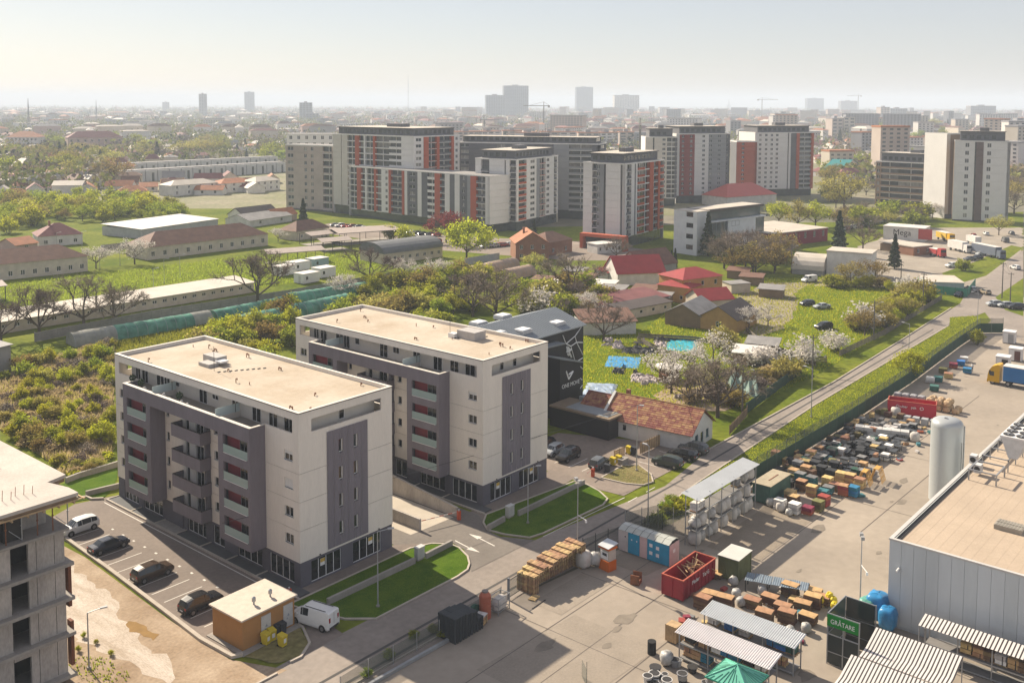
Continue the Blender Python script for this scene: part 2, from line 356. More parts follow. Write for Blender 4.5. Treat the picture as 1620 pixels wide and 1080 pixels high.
    for i, (a, c) in enumerate(lg):
        for z in FL:
            bb = MB(); bb.box(-1.36, c-.19, z-.02, -1.30, a+.15, z+2.14); bb.part('loggia_back_wall', MAROON, t)
            y = c+2.3 if i else c+1.9
            window(t, (-1.36, L, z), FU, fx(y), .03, 1.7, 2.0, 2, depth=-.05, sill=False, frame=mat('grey_upvc', (.20, .20, .21), .5, var=.05), name='loggia_door')
            g = MB(); g.box(X+.02, c+.02, z+.06, X+.05, a-.02, z+1.02); r = g.part('glass_railing', TEAL, t)
            g = MB(); g.box(X-.01, c+.25, z-.0, X+.09, a-.02, z+.055); put(g.mesh('painted_reflection', WHITE), 'painted_reflection', r)  # bright reflection line at the foot of the glass, painted as a white strip
    # small stacked balconies in the recess
    for z in FL:
        z0 = z-.8; g = MB(); g.box(-1.5, 16.75, z0, -.01, 22.95, z0+.22)
        g.box(-1.5, 16.75, z0+.22, -1.38, 22.95, z0+1.5); g.box(-1.38, 16.75, z0+.22, -.01, 16.87, z0+1.5); g.box(-1.38, 22.83, z0+.22, -.01, 22.95, z0+1.5)
        q = g.part('balcony', GREY, t)
        g = MB(); g.box(-1.53, 16.72, z0+1.5, -1.35, 22.98, z0+1.54); g.box(-1.35, 16.72, z0+1.5, -.01, 16.9, z0+1.54); g.box(-1.35, 22.8, z0+1.5, -.01, 22.98, z0+1.54); put(g.mesh('coping', DARK), 'coping', q)
    b = MB(); b.box(-.6, 16.87, 2.9, -.01, 17.25, 15.34); b.part('grey_fin', DGREY, t)
    b = MB(); b.box(-.03, 17.25, 12.6, -.005, 17.9, 15.34); b.part('maroon_strip', MAROON, t)
    # ground floor
    shops = [(5.6, 4.45, 4), (11.75, 4.75, 4), (16.75, 2.35, 2), (22.2, 4.0, 4), (32.6, 4.6, 4), (37.4, 3.5, 4)]
    b = MB(); wall(b, (.06, L-.06, 0), FU, L-.12, 2.85, [(L-.06-y, .2, L-.06-y+w, 2.5) for y, w, n in shops], .25)
    gs = [(1.55, 4.25), (7.5, 4.3)]
    wall(b, (.06, .06, 0), GU, W-.12, 2.85, [(x-.06, .15, x-.06+w, 2.55) for x, w in gs], .2)
    wall(b, (W-.06, .06, 0), (0, 1), L-.12, 2.85, [], .2); wall(b, (W-.06, L-.06, 0), (-1, 0), W-.12, 2.85, [], .2)
    b.box(-.03, 23.2, 0, .05, 23.9, 2.3); b.part('ground_floor_wall', DGREY, t)
    for y, w, n in shops: window(t, (.06, L, .2), FU, fx(y), 0, w, 2.3, n, depth=.15, name='shop_window', fw=.07, sill=False, mull=(w*.24, w*.5, w*.76) if n == 4 else None)
    for i, (x, w) in enumerate(gs):
        f = window(t, (.06, .06, .15), GU, x-.06, 0, w, 2.4, 4, depth=.12, name='shop_window', fw=.07, sill=False)
        g = MB(); g.box(w*.31 if i == 0 else w*.56, -.03, 1.35, (w*.31 if i == 0 else w*.56)+.62, .03, 2.15, 0); g.box(w*.31 if i == 0 else w*.56, -.035, 1.75, (w*.31 if i == 0 else w*.56)+.62, -.03, 2.15, 1)
        put(g.mesh('poster', [WHITE, flat('poster_yellow', (.55, .36, .06))]), 'poster', f)
    b = MB()
    for y, z in ((13, 2.7), (8, 2.7)): b.box(-.12, y, z, .05, y+.15, z+.1)
    for x in (2.6, 11.3): b.box(x, -.12, 2.92, x+.16, -.02, 3.02)
    b.part('wall_lamp', DARK, t)
    # roof
    b = MB(); b.box(.36, .36, 19.05, W-.36, L-.36, 19.07); b.part('roof_surface', ROOF, t)
    b = MB(); P_ = .36
    for x0, y0, x1, y1 in ((0, 0, W, P_), (0, L-P_, W, L), (0, P_, P_, L-P_), (W-P_, P_, W, L-P_)): b.box(x0+.01, y0+.01, 19.06, x1-.01, y1-.01, 19.44)
    b.part('parapet', CREAM, t)
    b = MB(); c = MB()
    for x0, y0, x1, y1 in ((-.05, -.05, W+.05, P_), (-.05, L-P_, W+.05, L+.05), (-.05, P_, P_, L-P_), (W-P_, P_, W+.05, L-P_)): b.box(x0, y0, 19.46, x1, y1, 19.52)
    for x0, y0, x1, y1 in ((-.02, -.02, W+.02, .05), (-.02, L-.05, W+.02, L+.02), (-.02, .05, .05, L-.05), (W-.05, .05, W+.02, L-.05)): c.box(x0, y0, 19.37, x1, y1, 19.455)
    b.part('roof_coping', COPE, t); c.part('drip_edge', DARK, t)
    b = MB()
    if var == 1:
        b.box(6.4, 25.2, 19.07, 8.0, 28.2, 20.0); b.box(4.9, 24.6, 19.07, 6.4, 26.9, 19.5); c = MB().box(6.2, 23.9, 19.5, 7.4, 25.15, 19.72)
    else:
        b.box(8.2, 9.0, 19.07, 10.6, 12.4, 20.25); c = MB().box(7.6, 12.4, 19.07, 8.6, 13.6, 19.7)
    r = b.part('roof_hatch', flat('hatch_render', (.40, .38, .36), .8), t); put(c.mesh('skylight', WHITE), 'skylight', r)
    vents = [(10.6, 33.4), (10.3, 31.6), (9.6, 30.9), (9.3, 30.4), (5.5, 21.3), (10.2, 17.2), (3.3, 16.3), (3.9, 14.4), (6.1, 4.9), (11.2, 25.5), (12.3, 4.0), (9.7, 35.8), (1.4, 33.0), (1.2, 3.1), (2.3, .95)] if var == 1 else \
        [(3.2, 33), (8.2, 32.5), (6.6, 29.8), (9.4, 22.0), (10.4, 19.4), (3.4, 16.2), (8.3, 13.9), (7.0, 12.2), (9.0, 5.0), (8.4, 4.3), (8.2, 2.4), (4.0, 2.5), (11, 36.5), (12.8, 3.4)]
    for i, (x, y) in enumerate(vents):
        h = .45 if i % 3 else .7; g = MB(); g.cyl(0, 0, 0, h, .07, n=8)
        if i % 4 != 3: g.rod((0, 0, h), (.3, .1, h-.05), .07, 8); g.rod((.3, .1, h), (.32, .12, h-.3), .08, 8)
        if i % 4 == 1: g.cyl(.2, -.45, 0, h*.9, .08, n=8); g.rod((.2, -.45, h*.9), (-.1, -.5, h*.8), .09, 8)
        g.part('roof_vent', RUST, t, (x, y, 19.07)).scale = (.75, .75, .75)
    ax, ay = (4.6, 22.9) if var == 1 else (7.7, 13.3)
    g = MB(); g.rod((ax, ay, 19.07), (ax, ay, 22.2), .03, 5); g.part('antenna_mast', DARK, t)
    g = MB()
    for k in range(9): g.box(ax-.1+k*.75*(.8 if var == 1 else .6), ay-1.0-k*.35, 19.075, ax+.3+k*.75*(.8 if var == 1 else .6), ay-.85-k*.35, 19.16)
    g.part('cable_run', DARK, t)
    # glass terrace dividers
    for y in (26.6, 13.0) if var == 1 else (29.6, 13.2):
        g = MB(); g.box(X+.3, y, 16.75, .9, y+.04, 17.75); r = g.part('terrace_divider', glass('frosted_pale_glass', (.62, .72, .70), .9, .2), t)
        g = MB(); g.box(X+.3, y-.03, 16.1, 1.55, y+.07, 16.74); put(g.mesh('divider_base', CREAM_B), 'divider_base', r)
        g = MB(); g.box(.9, y-.02, 16.74, .96, y+.06, 17.8); g.box(.96, y, 16.75, 1.5, y+.04, 17.75, 1); put(g.mesh('divider_post', [DARK, glass('frosted_pale_glass', (.62, .72, .70), .9, .2)]), 'divider_post', r)
    return t
def topiary(loc, lab, h=1.3):
    t = thing('potted_plant', lab, 'plant', loc, 0, 'terrace plants'); MB().cyl(0, 0, 0, .5, .22, .3, 10).part('pot', DARK, t); MB().cyl(0, 0, .5, h-.3, .03, n=5).part('stem', RUST, t)
    b = MB(); r = random.Random(3)
    for i in range(160):
        a, p = r.uniform(0, 6.28), r.gauss(0, 1); d = Vector((r.gauss(0, 1), r.gauss(0, 1), r.gauss(0, 1))).normalized()*.36; u = Vector((r.gauss(0, .09), r.gauss(0, .09), r.gauss(0, .09))); w = Vector((r.gauss(0, .09), r.gauss(0, .09), r.gauss(0, .09))); c = Vector((0, 0, h))+d; b.face([c-u, c+w, c+u])
    b.part('foliage', mat('topiary_green', (.04, .07, .03), .8, var=.2), t)
for x, y, lb in ((-1.0, 30.6, 'round clipped bush in a pot on the roof terrace, left of the first glass divider'), (-.9, 21.9, 'round clipped bush in a pot on the roof terrace between the two glass dividers'), (-.6, 33.4, 'dark plant in a pot at the left end of the roof terrace')): topiary((64.96+x, 84.9+y, 16.1), lb)
for x, y, lb in ((-1.1, 20.3, 'white shell chair on the roof terrace beside the clipped bush'), (-1.2, 18.9, 'white shell chair on the roof terrace nearer the right divider'), (-1.0, 28.9, 'white shell chair on the roof terrace by the left glass divider'), (-.9, 24.6, 'beige lounge chair on the roof terrace before the doorway')):
    t = thing('terrace_chair', lb, 'chair', (64.96+x, 84.9+y, 16.1), .6, 'terrace chairs'); MB().box(-.3, -.3, .38, .3, .3, .45).part('seat', WHITE, t); b = MB(); b.add([(-.3, .25, .45), (.3, .25, .45), (.3, .5, 1.0), (-.3, .5, 1.0), (-.3, .31, .45), (.3, .31, .45), (.3, .56, 1.0), (-.3, .56, 1.0)], [(0,3,2,1),(4,5,6,7),(0,1,5,4),(1,2,6,5),(2,3,7,6),(3,0,4,7)]); b.part('backrest', WHITE, t)
    for q in ((-.25, -.25), (.25, -.25), (-.25, .25), (.25, .25)): MB().rod((*q, 0), (*q, .38), .025, 5).part('leg', STEEL, t)
hero(64.96, 84.9, 1, 'nearer cream and grey apartment block, facing the car park with four cars')
hero(94.26, 84.55, 2, 'farther cream and grey apartment block standing right beside the black climbing hall')

# ------------------------------------------------------------------ forecourts, kerbs, lawns, markings
def strip(name, pts, w, h, m=None, z0=0., parent=None, closed=False):
    """a kerb or low wall following a polyline"""
    b = MB(); n = len(pts); L = []
    for i in range(n):
        p = Vector(pts[i]); q = Vector(pts[(i+1) % n]) if closed or i < n-1 else None; o = Vector(pts[i-1]) if closed or i > 0 else None
        d = ((q-p).normalized() if q else Vector((0, 0)))+((p-o).normalized() if o else Vector((0, 0)))
        d.normalize(); nn = Vector((-d.y, d.x))*w/2; L.append((p+nn, p-nn))
    for i in range(n if closed else n-1):
        (a, c), (d, e) = L[i], L[(i+1) % n]
        b.add([(*a, z0), (*c, z0), (*e, z0), (*d, z0), (*a, z0+h), (*c, z0+h), (*e, z0+h), (*d, z0+h)], [(4, 5, 6, 7), (1, 2, 6, 5), (3, 0, 4, 7)] + ([(0, 1, 5, 4)] if i == 0 else []) + ([(2, 3, 7, 6)] if i == n-2 else []))
    o = put(b.mesh(name, m or KERB), name, parent)
    if not parent: o['kind'] = 'structure'
    return o
def lines(name, segs, w, z, m=None):
    """painted lines: every one a thin sheet of its own"""
    for a, c in segs:
        a = Vector(a); c = Vector(c); d = (c-a).normalized(); nn = Vector((-d.y, d.x))*w/2
        o = put(MB().face([(*(a+nn), z), (*(a-nn), z), (*(c-nn), z), (*(c+nn), z)][::1]).mesh(name, m or PAINT), name); o['kind'] = 'structure'
def fore(U0, V0):
    for i, (y0, y1, m) in enumerate(((33.2, 38.9, TILE), (27.4, 33.0, TILE), (22.6, 27.2, CONC), (17.3, 22.4, TILE), (11.9, 17.1, TILE), (6.1, 11.7, TILE), (-1.5, 5.9, TILE))):
        b = MB(); b.box(U0-1.45, V0+y0, -.02, U0+.05, V0+y1, .12+.004*i); struct(b, 'terrace', m)
    for y in (39.0, 33.1, 27.3, 22.5, 17.2, 11.8, 6.0): strip('terrace_kerb', [(U0-1.5, V0+y), (U0+.03, V0+y)], .22, .2)
    strip('terrace_kerb', [(U0-1.62, V0+39.1), (U0-1.62, V0-1.8)], .24, .2)
fore(64.96, 84.9); fore(94.26, 84.55)
sheet('path', [(62.2, 84.9), (62.6, 83.2), (80, 83.2), (84, 81.2), (91, 81.7), (93, 82.6), (108, 81.2), (110.5, 81.5), (110.5, 86), (94, 84.7), (79, 85.2)], .02, ASPHD)
sheet('driveway', [(79, 85.2), (84, 80.5), (83.6, 78), (80, 73.5), (91, 73.2), (89, 77), (89.2, 79.4), (91.1, 81.8), (92.0, 83.4), (92.0, 90), (90.0, 124), (79, 124)], .025, mat('worn_asphalt', (.17, .15, .13), .92, var=.12, scale=.15, fine=.1))
sheet('ramp_floor', [(82.2, 85.6), (89.4, 85.2), (89.4, 124), (82.2, 124)], .035, mat('ramp_concrete', (.44, .39, .32), .9, var=.1, scale=.3))
t = thing('ramp_wall', 'long stained concrete wall beside the sunlit garage ramp between the apartment blocks', 'wall', (89.65, 85, 0))
b = MB(); b.add([(0,0,0),(.28,0,0),(.28,40,0),(0,40,0),(0,0,1.15),(.28,0,1.15),(.28,40,5.2),(0,40,5.2)], [(0,1,5,4),(1,2,6,5),(3,0,4,7),(4,5,6,7)]); b.part('wall_body', CONCD, t)
b = MB(); b.add([(-.06,-.05,1.15),(.34,-.05,1.15),(.34,40,5.2),(-.06,40,5.2),(-.06,-.05,1.25),(.34,-.05,1.25),(.34,40,5.3),(-.06,40,5.3)], [(0,1,5,4),(1,2,6,5),(3,0,4,7),(4,5,6,7)]); b.part('wall_cap', KERB, t)
b = MB(); b.box(0, 0, 0, .3, 18, 1.5); tag(put(b.mesh('ramp_wall', CONCD), 'ramp_wall', None, (83.7, 85.6, 0)), 'shorter low concrete wall on the block side of the garage ramp', 'wall')
LA = [(61.9, 83.0), (79.5, 82.9), (82.0, 81.9), (83.4, 80.2), (83.4, 78.6), (82.4, 76.3), (81.2, 74.9), (80.0, 74.1), (78, 73.8), (66, 73.9), (63.9, 76.3), (62.6, 80)]
LB = [(108.9, 80.6), (109.2, 78.6), (108.4, 75.9), (107.0, 73.6), (105.0, 72.9), (93, 73.5), (91, 74.0), (89.7, 77.0), (89.3, 79.3), (90.6, 81.2), (92.6, 82.5)]
sheet('lawn', LA, .10, LAWN); sheet('lawn', LB, .10, LAWN)
strip('kerb', LA+LA[:1], .22, .16); strip('kerb', LB+LB[:1], .22, .16)
for i, (pts, lab) in enumerate((([(64.6, 79.9), (77.2, 79.75)], 'long low concrete wall crossing the lawn under the nearer block gable'), ([(78.8, 79.6), (83.3, 79.7)], 'short low concrete wall end at the sunny lawn tip'),
        ([(89.2, 79.2), (92.6, 79.4)], 'short low wall at the curved lawn corner by the garage ramp'), ([(95, 79.1), (109.1, 79.0)], 'long low concrete wall crossing the lawn under the farther block gable'))):
    o = strip('garden_wall', pts, .32, .75, CONC); del o['kind']; tag(o, lab, 'wall')
for i, (x, y, lab) in enumerate(((78.2, 80.0, 'grey electrical cabinet by the lawn wall of the nearer block'), (94.0, 79.7, 'grey electrical cabinet by the lawn wall of the farther block'))):
    t = thing('electrical_cabinet', lab, 'cabinet', (x, y, .1), 0, 'electrical cabinets on the lawns')
    MB().box(-.55, -.3, .2, .55, .3, 1.5).part('cabinet_box', flat('cabinet_grey', (.45, .45, .43)), t); MB().box(-.5, -.25, 0, .5, .25, .2).part('plinth', CONC, t); MB().box(-.6, -.35, 1.5, .6, .35, 1.56).part('cap', flat('cabinet_cap', (.5, .5, .48)), t); MB().box(-.56, -.26, .22, -.575, .26, 1.48).part('door', flat('cabinet_door', (.40, .40, .38)), t)
# left car park
lines('parking_line', [((53.9-i*.015, 116.2-i*2.52), (58.3, 116.2-i*2.52)) for i in range(13)], .12, .016)
lines('edge_line', [((62.75, 123.5), (62.75, 84.0))], .14, .016)
lines('parking_mark', [((59.3, 115-i*2.52), (59.3, 114.6-i*2.52)) for i in range(12)], .25, .016)
strip('car_park_kerb', [(54.25, 117.5), (53.6, 105), (52.7, 92), (52.1, 84), (52.3, 79.0), (53.2, 78.6)], .42, .3)
strip('car_park_kerb', [(59.8, 128.3), (62.0, 126.9), (62.1, 125.6), (63.2, 124.6)], .3, .25)
sheet('bare_ground', [(53.15,115.67), (53.4, 110), (52.2, 90), (52, 79), (54.5, 73.4), (20, 73.4), (20, 130), (48, 122)], .006, DIRT)
sheet('mud_track', ragged([(46.5, 113), (51.2, 109), (50.8, 100), (50.2, 96), (49.0, 94), (49.3, 90), (47.9, 88), (48.2, 84), (47, 80), (45.8, 80), (45.6, 86), (44.4, 90), (44.6, 100)], .22, .9), .012, mat('pale_mud', (.34, .27, .20), .8, scale=.5, col2=(.53, .46, .39), fine=.25, bump=.3, stretch=(1.6, .35, 1)))
sheet('puddle', ragged([(48.8, 92.6), (49.5, 92.8), (50.0, 91.0), (49.6, 89.6), (49.9, 88.2), (49.2, 87.6), (48.9, 89.6), (48.5, 90.8)], .14, .5), .02, mat('puddle_water', (.30, .19, .08), .12, var=.1, scale=1))
sheet('grass_verge', ragged([(53.2, 78.4), (55.2, 79.6), (59.2, 79.9), (60.0, 78.4), (58.6, 75.6), (56.6, 74.3), (54.6, 74.9)], .1, .8), .05, GRASSB)
strip('kerb', [(60.2, 80.4), (60.1, 78.3), (58.7, 75.4), (56.6, 74.1), (55.4, 74.2)], .25, .16)
sheet('lawn', [(61.47,133.77), (64.10,134.25), (70.16,133.88), (68, 130), (65.2, 126.4), (63.63,125.18), (59.91,126.91)], .04, LAWN)
o = strip('garden_wall', [(62.58,133.88), (64.67,134.31), (70.66,134.45)], .35, .8, CONC); del o['kind']; tag(o, 'low pale wall along the far edge of the small bright lawn', 'wall')
o = strip('garden_wall', [(62.2, 127.4), (66.8, 126.6)], .35, .7, CONC); del o['kind']; tag(o, 'low pale wall beside the corner of the nearer block and the small lawn', 'wall')
# second car park and its island
sheet('car_park', [(109.6, 81.4), (110.5, 95), (124, 95), (128, 86), (131, 80), (133.5, 77.5), (133.5, 72.6), (109.4, 72.6), (109, 76)], .014, ASPH)
IS = [(112.6, 78.6), (112.8, 76.8), (113.1, 74.8), (114.2, 72.6), (116.1, 72.2), (118.4, 74.0), (120.2, 77.2), (118.6, 78.9)]
sheet('traffic_island', IS, .10, GRASSB); strip('kerb', IS+IS[:1], .22, .15)
lines('parking_line', [((113.0, y), (117.6, y)) for y in (92.4, 89.8, 87.2, 84.6, 82.2)]+[((121.6+i*2.9, 73.4), (121.6+i*2.9, 78.2)) for i in range(4)], .12, .02)
lines('arrow_shaft', [((86.6, 75.8), (87.0, 78.6)), ((84.6, 80.4), (84.25, 77.8))], .16, .031)
for (x, y, s) in ((87.05, 78.6, 1), (84.2, 77.8, -1)):
    b = MB(); b.face([(x-.42, y, .031), (x+.42, y, .031), (x, y+1.8*s, .031)][::s]); struct(b, 'arrow_head', PAINT)
# road edges and markings
RL = [(132.5, 72.75), (181.1, 73.0), (225, 75.0), (268, 77.3)]
strip('kerb', RL, .22, .15); strip('kerb', [(20, 73.6), (53.5, 73.6)], .22, .12)
strip('kerb', [(93, 65.0), (120, 67.35), (165, 69.75), (246, 71.4)], .2, .12)
lines('lane_line', [((108+i*4.5, 71.0+i*.02), (110.2+i*4.5, 71.0+i*.02)) for i in range(2)], .13, .012)
lines('give_way_line', [((92.4, 73.0), (109.0, 72.2))], .12, .012)
lines('tar_seam', [((20, 69.2), (120, 69.6)), ((30, 67.6), (105, 67.4)), ((120, 70.0), (240, 73.0))], .35, .008, mat('tar_patch', (.075, .07, .066), .9, var=.1))
# ------------------------------------------------------------------ unfinished concrete block
t = thing('unfinished_building', 'unfinished raw concrete frame building with timber formwork round its roof slab', 'building', (40.8, 86.2, 0))
Z = [1.0, 4.9, 8.2, 11.4, 14.7]
for i, (z, z1) in enumerate(zip(Z[:4], [4.65, 7.95, 11.15, 14.45])):
    b = MB(); ops = [(3.2-.0, 0, 4.7, 2.9), (8.4, 0, 12.0, 2.4), (14.6, 0, 16.1, 2.9)]
    wall(b, (-19.5, .7, z), (1, 0), 19.0, z1-z, [(19-a2, q, 19-a, w) for a, q, a2, w in ops], .3); wall(b, (-.5, .7, z), (0, 1), 40, z1-z, [(4, .9, 6, 2.5), (10, .9, 13, 2.5), (20, .9, 22, 2.5)], .3)
    b.part('concrete_wall', CONCD, t)
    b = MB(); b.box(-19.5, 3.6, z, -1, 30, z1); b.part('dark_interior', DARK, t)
    for k, x in enumerate((-1.4, -3.0, -5.2, -7.6)): MB().box(x-.02, .69, z+.1, x+.02, .70, z1-.05).part('shutter_joint', DARK, t)
    b = MB(); b.box(-10.2, .95, z, -9.4, 1.3, z+2.4); b.part('brick_infill', mat('hollow_brick', (.33, .12, .06), .9, var=.2, scale=3), t)
    b = MB(); b.box(-20, 0, z-.25, 0, 42, z); b.box(-20, -.02, z-.28, .02, .3, z+.03); b.part('floor_slab', CONC, t)
MB().box(-20, 0, 14.45, -.3, 42, 14.7).part('floor_slab', CONC, t)
b = MB(); b.prism([(.3, -.6), (.3, 1.2), (-.4, 3.9), (1.6, 4.5), (1.7, 46), (-24, 46), (-24, -.6)], 17.6, 17.9); b.part('roof_slab', mat('fresh_concrete', (.47, .42, .37), .9, var=.12, scale=.3, fine=.1, bump=.1), t)
b = MB(); b.prism([(.2, -.5), (.2, 1.15), (-.5, 3.9), (1.5, 4.55), (1.6, 46), (-24, 46), (-24, -.5)], 17.25, 17.6); b.part('formwork_edge', WOODD, t)
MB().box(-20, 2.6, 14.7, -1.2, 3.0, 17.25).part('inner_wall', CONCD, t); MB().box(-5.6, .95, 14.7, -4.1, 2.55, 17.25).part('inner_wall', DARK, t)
for k in range(14):
    x = -.2-k*1.35; g = MB(); g.rod((x, .5, 14.7), (x, .5, 17.3), .055, 6); g.rod((x, .5, 16.0), (x, .5, 16.1), .1, 6); g.part('steel_prop', RUST if k % 3 else STEEL, t)
    if k % 3 == 0:
        g = MB(); g.rod((x, .45, 14.75), (x-1.1, .45, 15.9), .03, 5); g.part('brace', STEEL, t)
    MB().box(x-.06, -.95, 17.12, x+.06, .6, 17.24).part('timber_bearer', WOOD, t)
MB().box(-20, -.75, 17.24, .9, -.6, 17.34).part('timber_beam', WOOD, t); MB().box(.6, -.9, 17.24, .75, 4.6, 17.36).part('timber_beam', WOOD, t)
MB().box(-8.4, -.9, 17.36, -6.2, .2, 17.42).part('plywood_sheet', WOOD, t)
for k in range(56):
    if k < 30: x, y = -2.5-k*.62, 2.2+.3*(k % 3)
    elif k < 42: x, y = -1.6-(k-30)*.18, 12.0+.25*(k % 3)
    else: x, y = -7-(k-42)*.6, 16+.3*(k % 2)
    h = (1.0 if k < 30 else 1.7)*(.7+.3*((k*37) % 10)/10); MB().rod((x, y, 17.9), (x+.05, y, 17.9+h), .028, 4).part('rebar', RUST, t)
for y0, y1, z in ((1, 7, 3.4), (2, 8, 8.9)): MB().box(.05, y0*.2+.9, z-2.2, .35, y0*.2+1.6, z+2.0).part('rusty_formwork', mat('rust_panel', (.16, .06, .03), .8, var=.2), t)
# utility kiosk in the corner of the car park
t = thing('utility_kiosk', 'ochre utility kiosk with pale flat roof and two grey steel doors', 'kiosk', (53.45, 79.0, .1), .03)
b = MB(); b.box(.1, .1, 0, 6.4, 4.9, 3.0); b.part('wall', mat('ochre_panel', (.36, .18, .06), .8, var=.06, scale=1, fine=.05), t)
MB().box(-.15, -.15, 3.0, 6.65, 5.15, 3.16).part('roof', flat('kiosk_roof', (.52, .45, .37), .8), t)
for x in (2.3, 5.0):
    d = MB().box(x, .04, .2, x+1.15, .095, 2.5).part('door', flat('kiosk_door', (.46, .45, .43)), t)
    s = MB(); s.add([(x+.45, .03, 1.3), (x+.75, .03, 1.3), (x+.6, .03, 1.6)], [(0, 1, 2)]); s.add([(x+.35, .03, 1.0), (x+.55, .03, 1.0), (x+.45, .03, 1.2)], [(0, 1, 2)]); put(s.mesh('warning_mark', flat('mark_grey', (.22, .24, .28))), 'warning_mark', d)
for x in (2.6, 4.6):
    g = MB(); g.cyl(x, 1.6, 3.16, 3.5, .09, n=8); g.cyl(x, 1.6, 3.5, 3.85, .2, .2, 10); g.cyl(x, 1.6, 3.85, 3.98, .2, .06, 10); g.part('roof_ventilator', STEEL, t)
MB().box(-.4, -.7, -.1, 6.8, 5.3, 0).part('concrete_base', CONC, t)
# wheelie bins
def bin_(loc, rz, col, lab, grp):
    t = thing('wheelie_bin', lab, 'bin', loc, rz, grp); m = flat('bin_'+col, dict(yellow=(.58, .44, .02), black=(.03, .034, .04))[col])
    b = MB(); b.obox((0, 0, .12), (.5, .55, .85), 0, 0, 1.16); b.box(-.3, .28, .8, .3, .38, .9); b.part('body', m, t)
    b = MB(); b.add([(-.31, -.36, .975), (.31, -.36, .975), (.31, .36, .975), (-.31, .36, .975), (-.29, -.34, 1.03), (.29, -.34, 1.03), (.29, .36, 1.1), (-.29, .36, 1.1)], [(0,3,2,1),(4,5,6,7),(0,1,5,4),(1,2,6,5),(2,3,7,6),(3,0,4,7)]); b.part('lid', m, t)
    for s in (-.24, .24): MB().rod((s-.03, .3, .12), (s+.03, .3, .12), .12, 10).part('wheel', DARK, t)
    if col == 'yellow': MB().box(-.14, -.315, .42, .14, -.30, .78).part('sticker', WHITE, t)
    t.scale = (1.15,)*3; return t
bin_((55.82,78.50), .2, 'yellow', 'yellow wheelie bin touching the dark bins by the ochre kiosk, nearer the kiosk', 'bins by the ochre kiosk')
bin_((56.60,78.64), -.1, 'yellow', 'yellow wheelie bin standing in front of the dark bins at the ochre kiosk', 'bins by the ochre kiosk')
bin_((56.65,77.00), .15, 'yellow', 'yellow wheelie bin standing alone right of the ochre kiosk', 'bins by the ochre kiosk')
bin_((57.56,79.13), 0, 'black', 'dark wheelie bin against the wall of the ochre kiosk', 'bins by the ochre kiosk'); bin_((58.03,78.94), 0, 'black', 'dark wheelie bin at the right end of the ochre kiosk', 'bins by the ochre kiosk')
bin_((117.80,80.10), 0, 'yellow', 'left yellow wheelie bin on the small traffic island', 'bins on the traffic island'); bin_((118.98,79.90), 0, 'yellow', 'right yellow wheelie bin on the small traffic island', 'bins on the traffic island'); bin_((114.99,79.16), .3, 'black', 'black wheelie bin lying nearest the barrier post on the traffic island', 'bins on the traffic island')
bin_((123.27,80.97), 0, 'yellow', 'yellow wheelie bin by the end of the timber fence', 'bins by the timber fence'); bin_((123.54,80.24), 0, 'black', 'dark wheelie bin by the end of the timber fence', 'bins by the timber fence')
def barrier(loc, rz, lab, ln=6.):
    t = thing('barrier', lab, 'barrier', loc, rz, 'car park barriers'); MB().box(-.2, -.2, 0, .2, .2, 1.15).part('housing', mat('barrier_red', (.50, .07, .02), .5, var=.08), t)
    MB().rod((0, 0, 1.15), (0, 0, 1.35), .1, 8).part('beacon', flat('beacon_grey', (.5, .5, .5)), t); b = MB()
    for i in range(8): b.box(-.2-ln*i/8, .2, .9, -.2-ln*(i+1)/8, .25, .99, i % 2)
    b.part('boom', [flat('boom_white', (.6, .55, .5)), flat('boom_red', (.42, .10, .07))], t)
barrier((62.75, 84.0, .02), .1, 'red barrier with its boom across the entrance of the car park by the white van', 5.5)
barrier((89.3, 84.2, .02), -.3, 'orange red barrier at the end of the garage ramp wall', 5)
barrier((112.3, 79.8, .02), .2, 'red barrier post by the bins of the traffic island', 1.2)

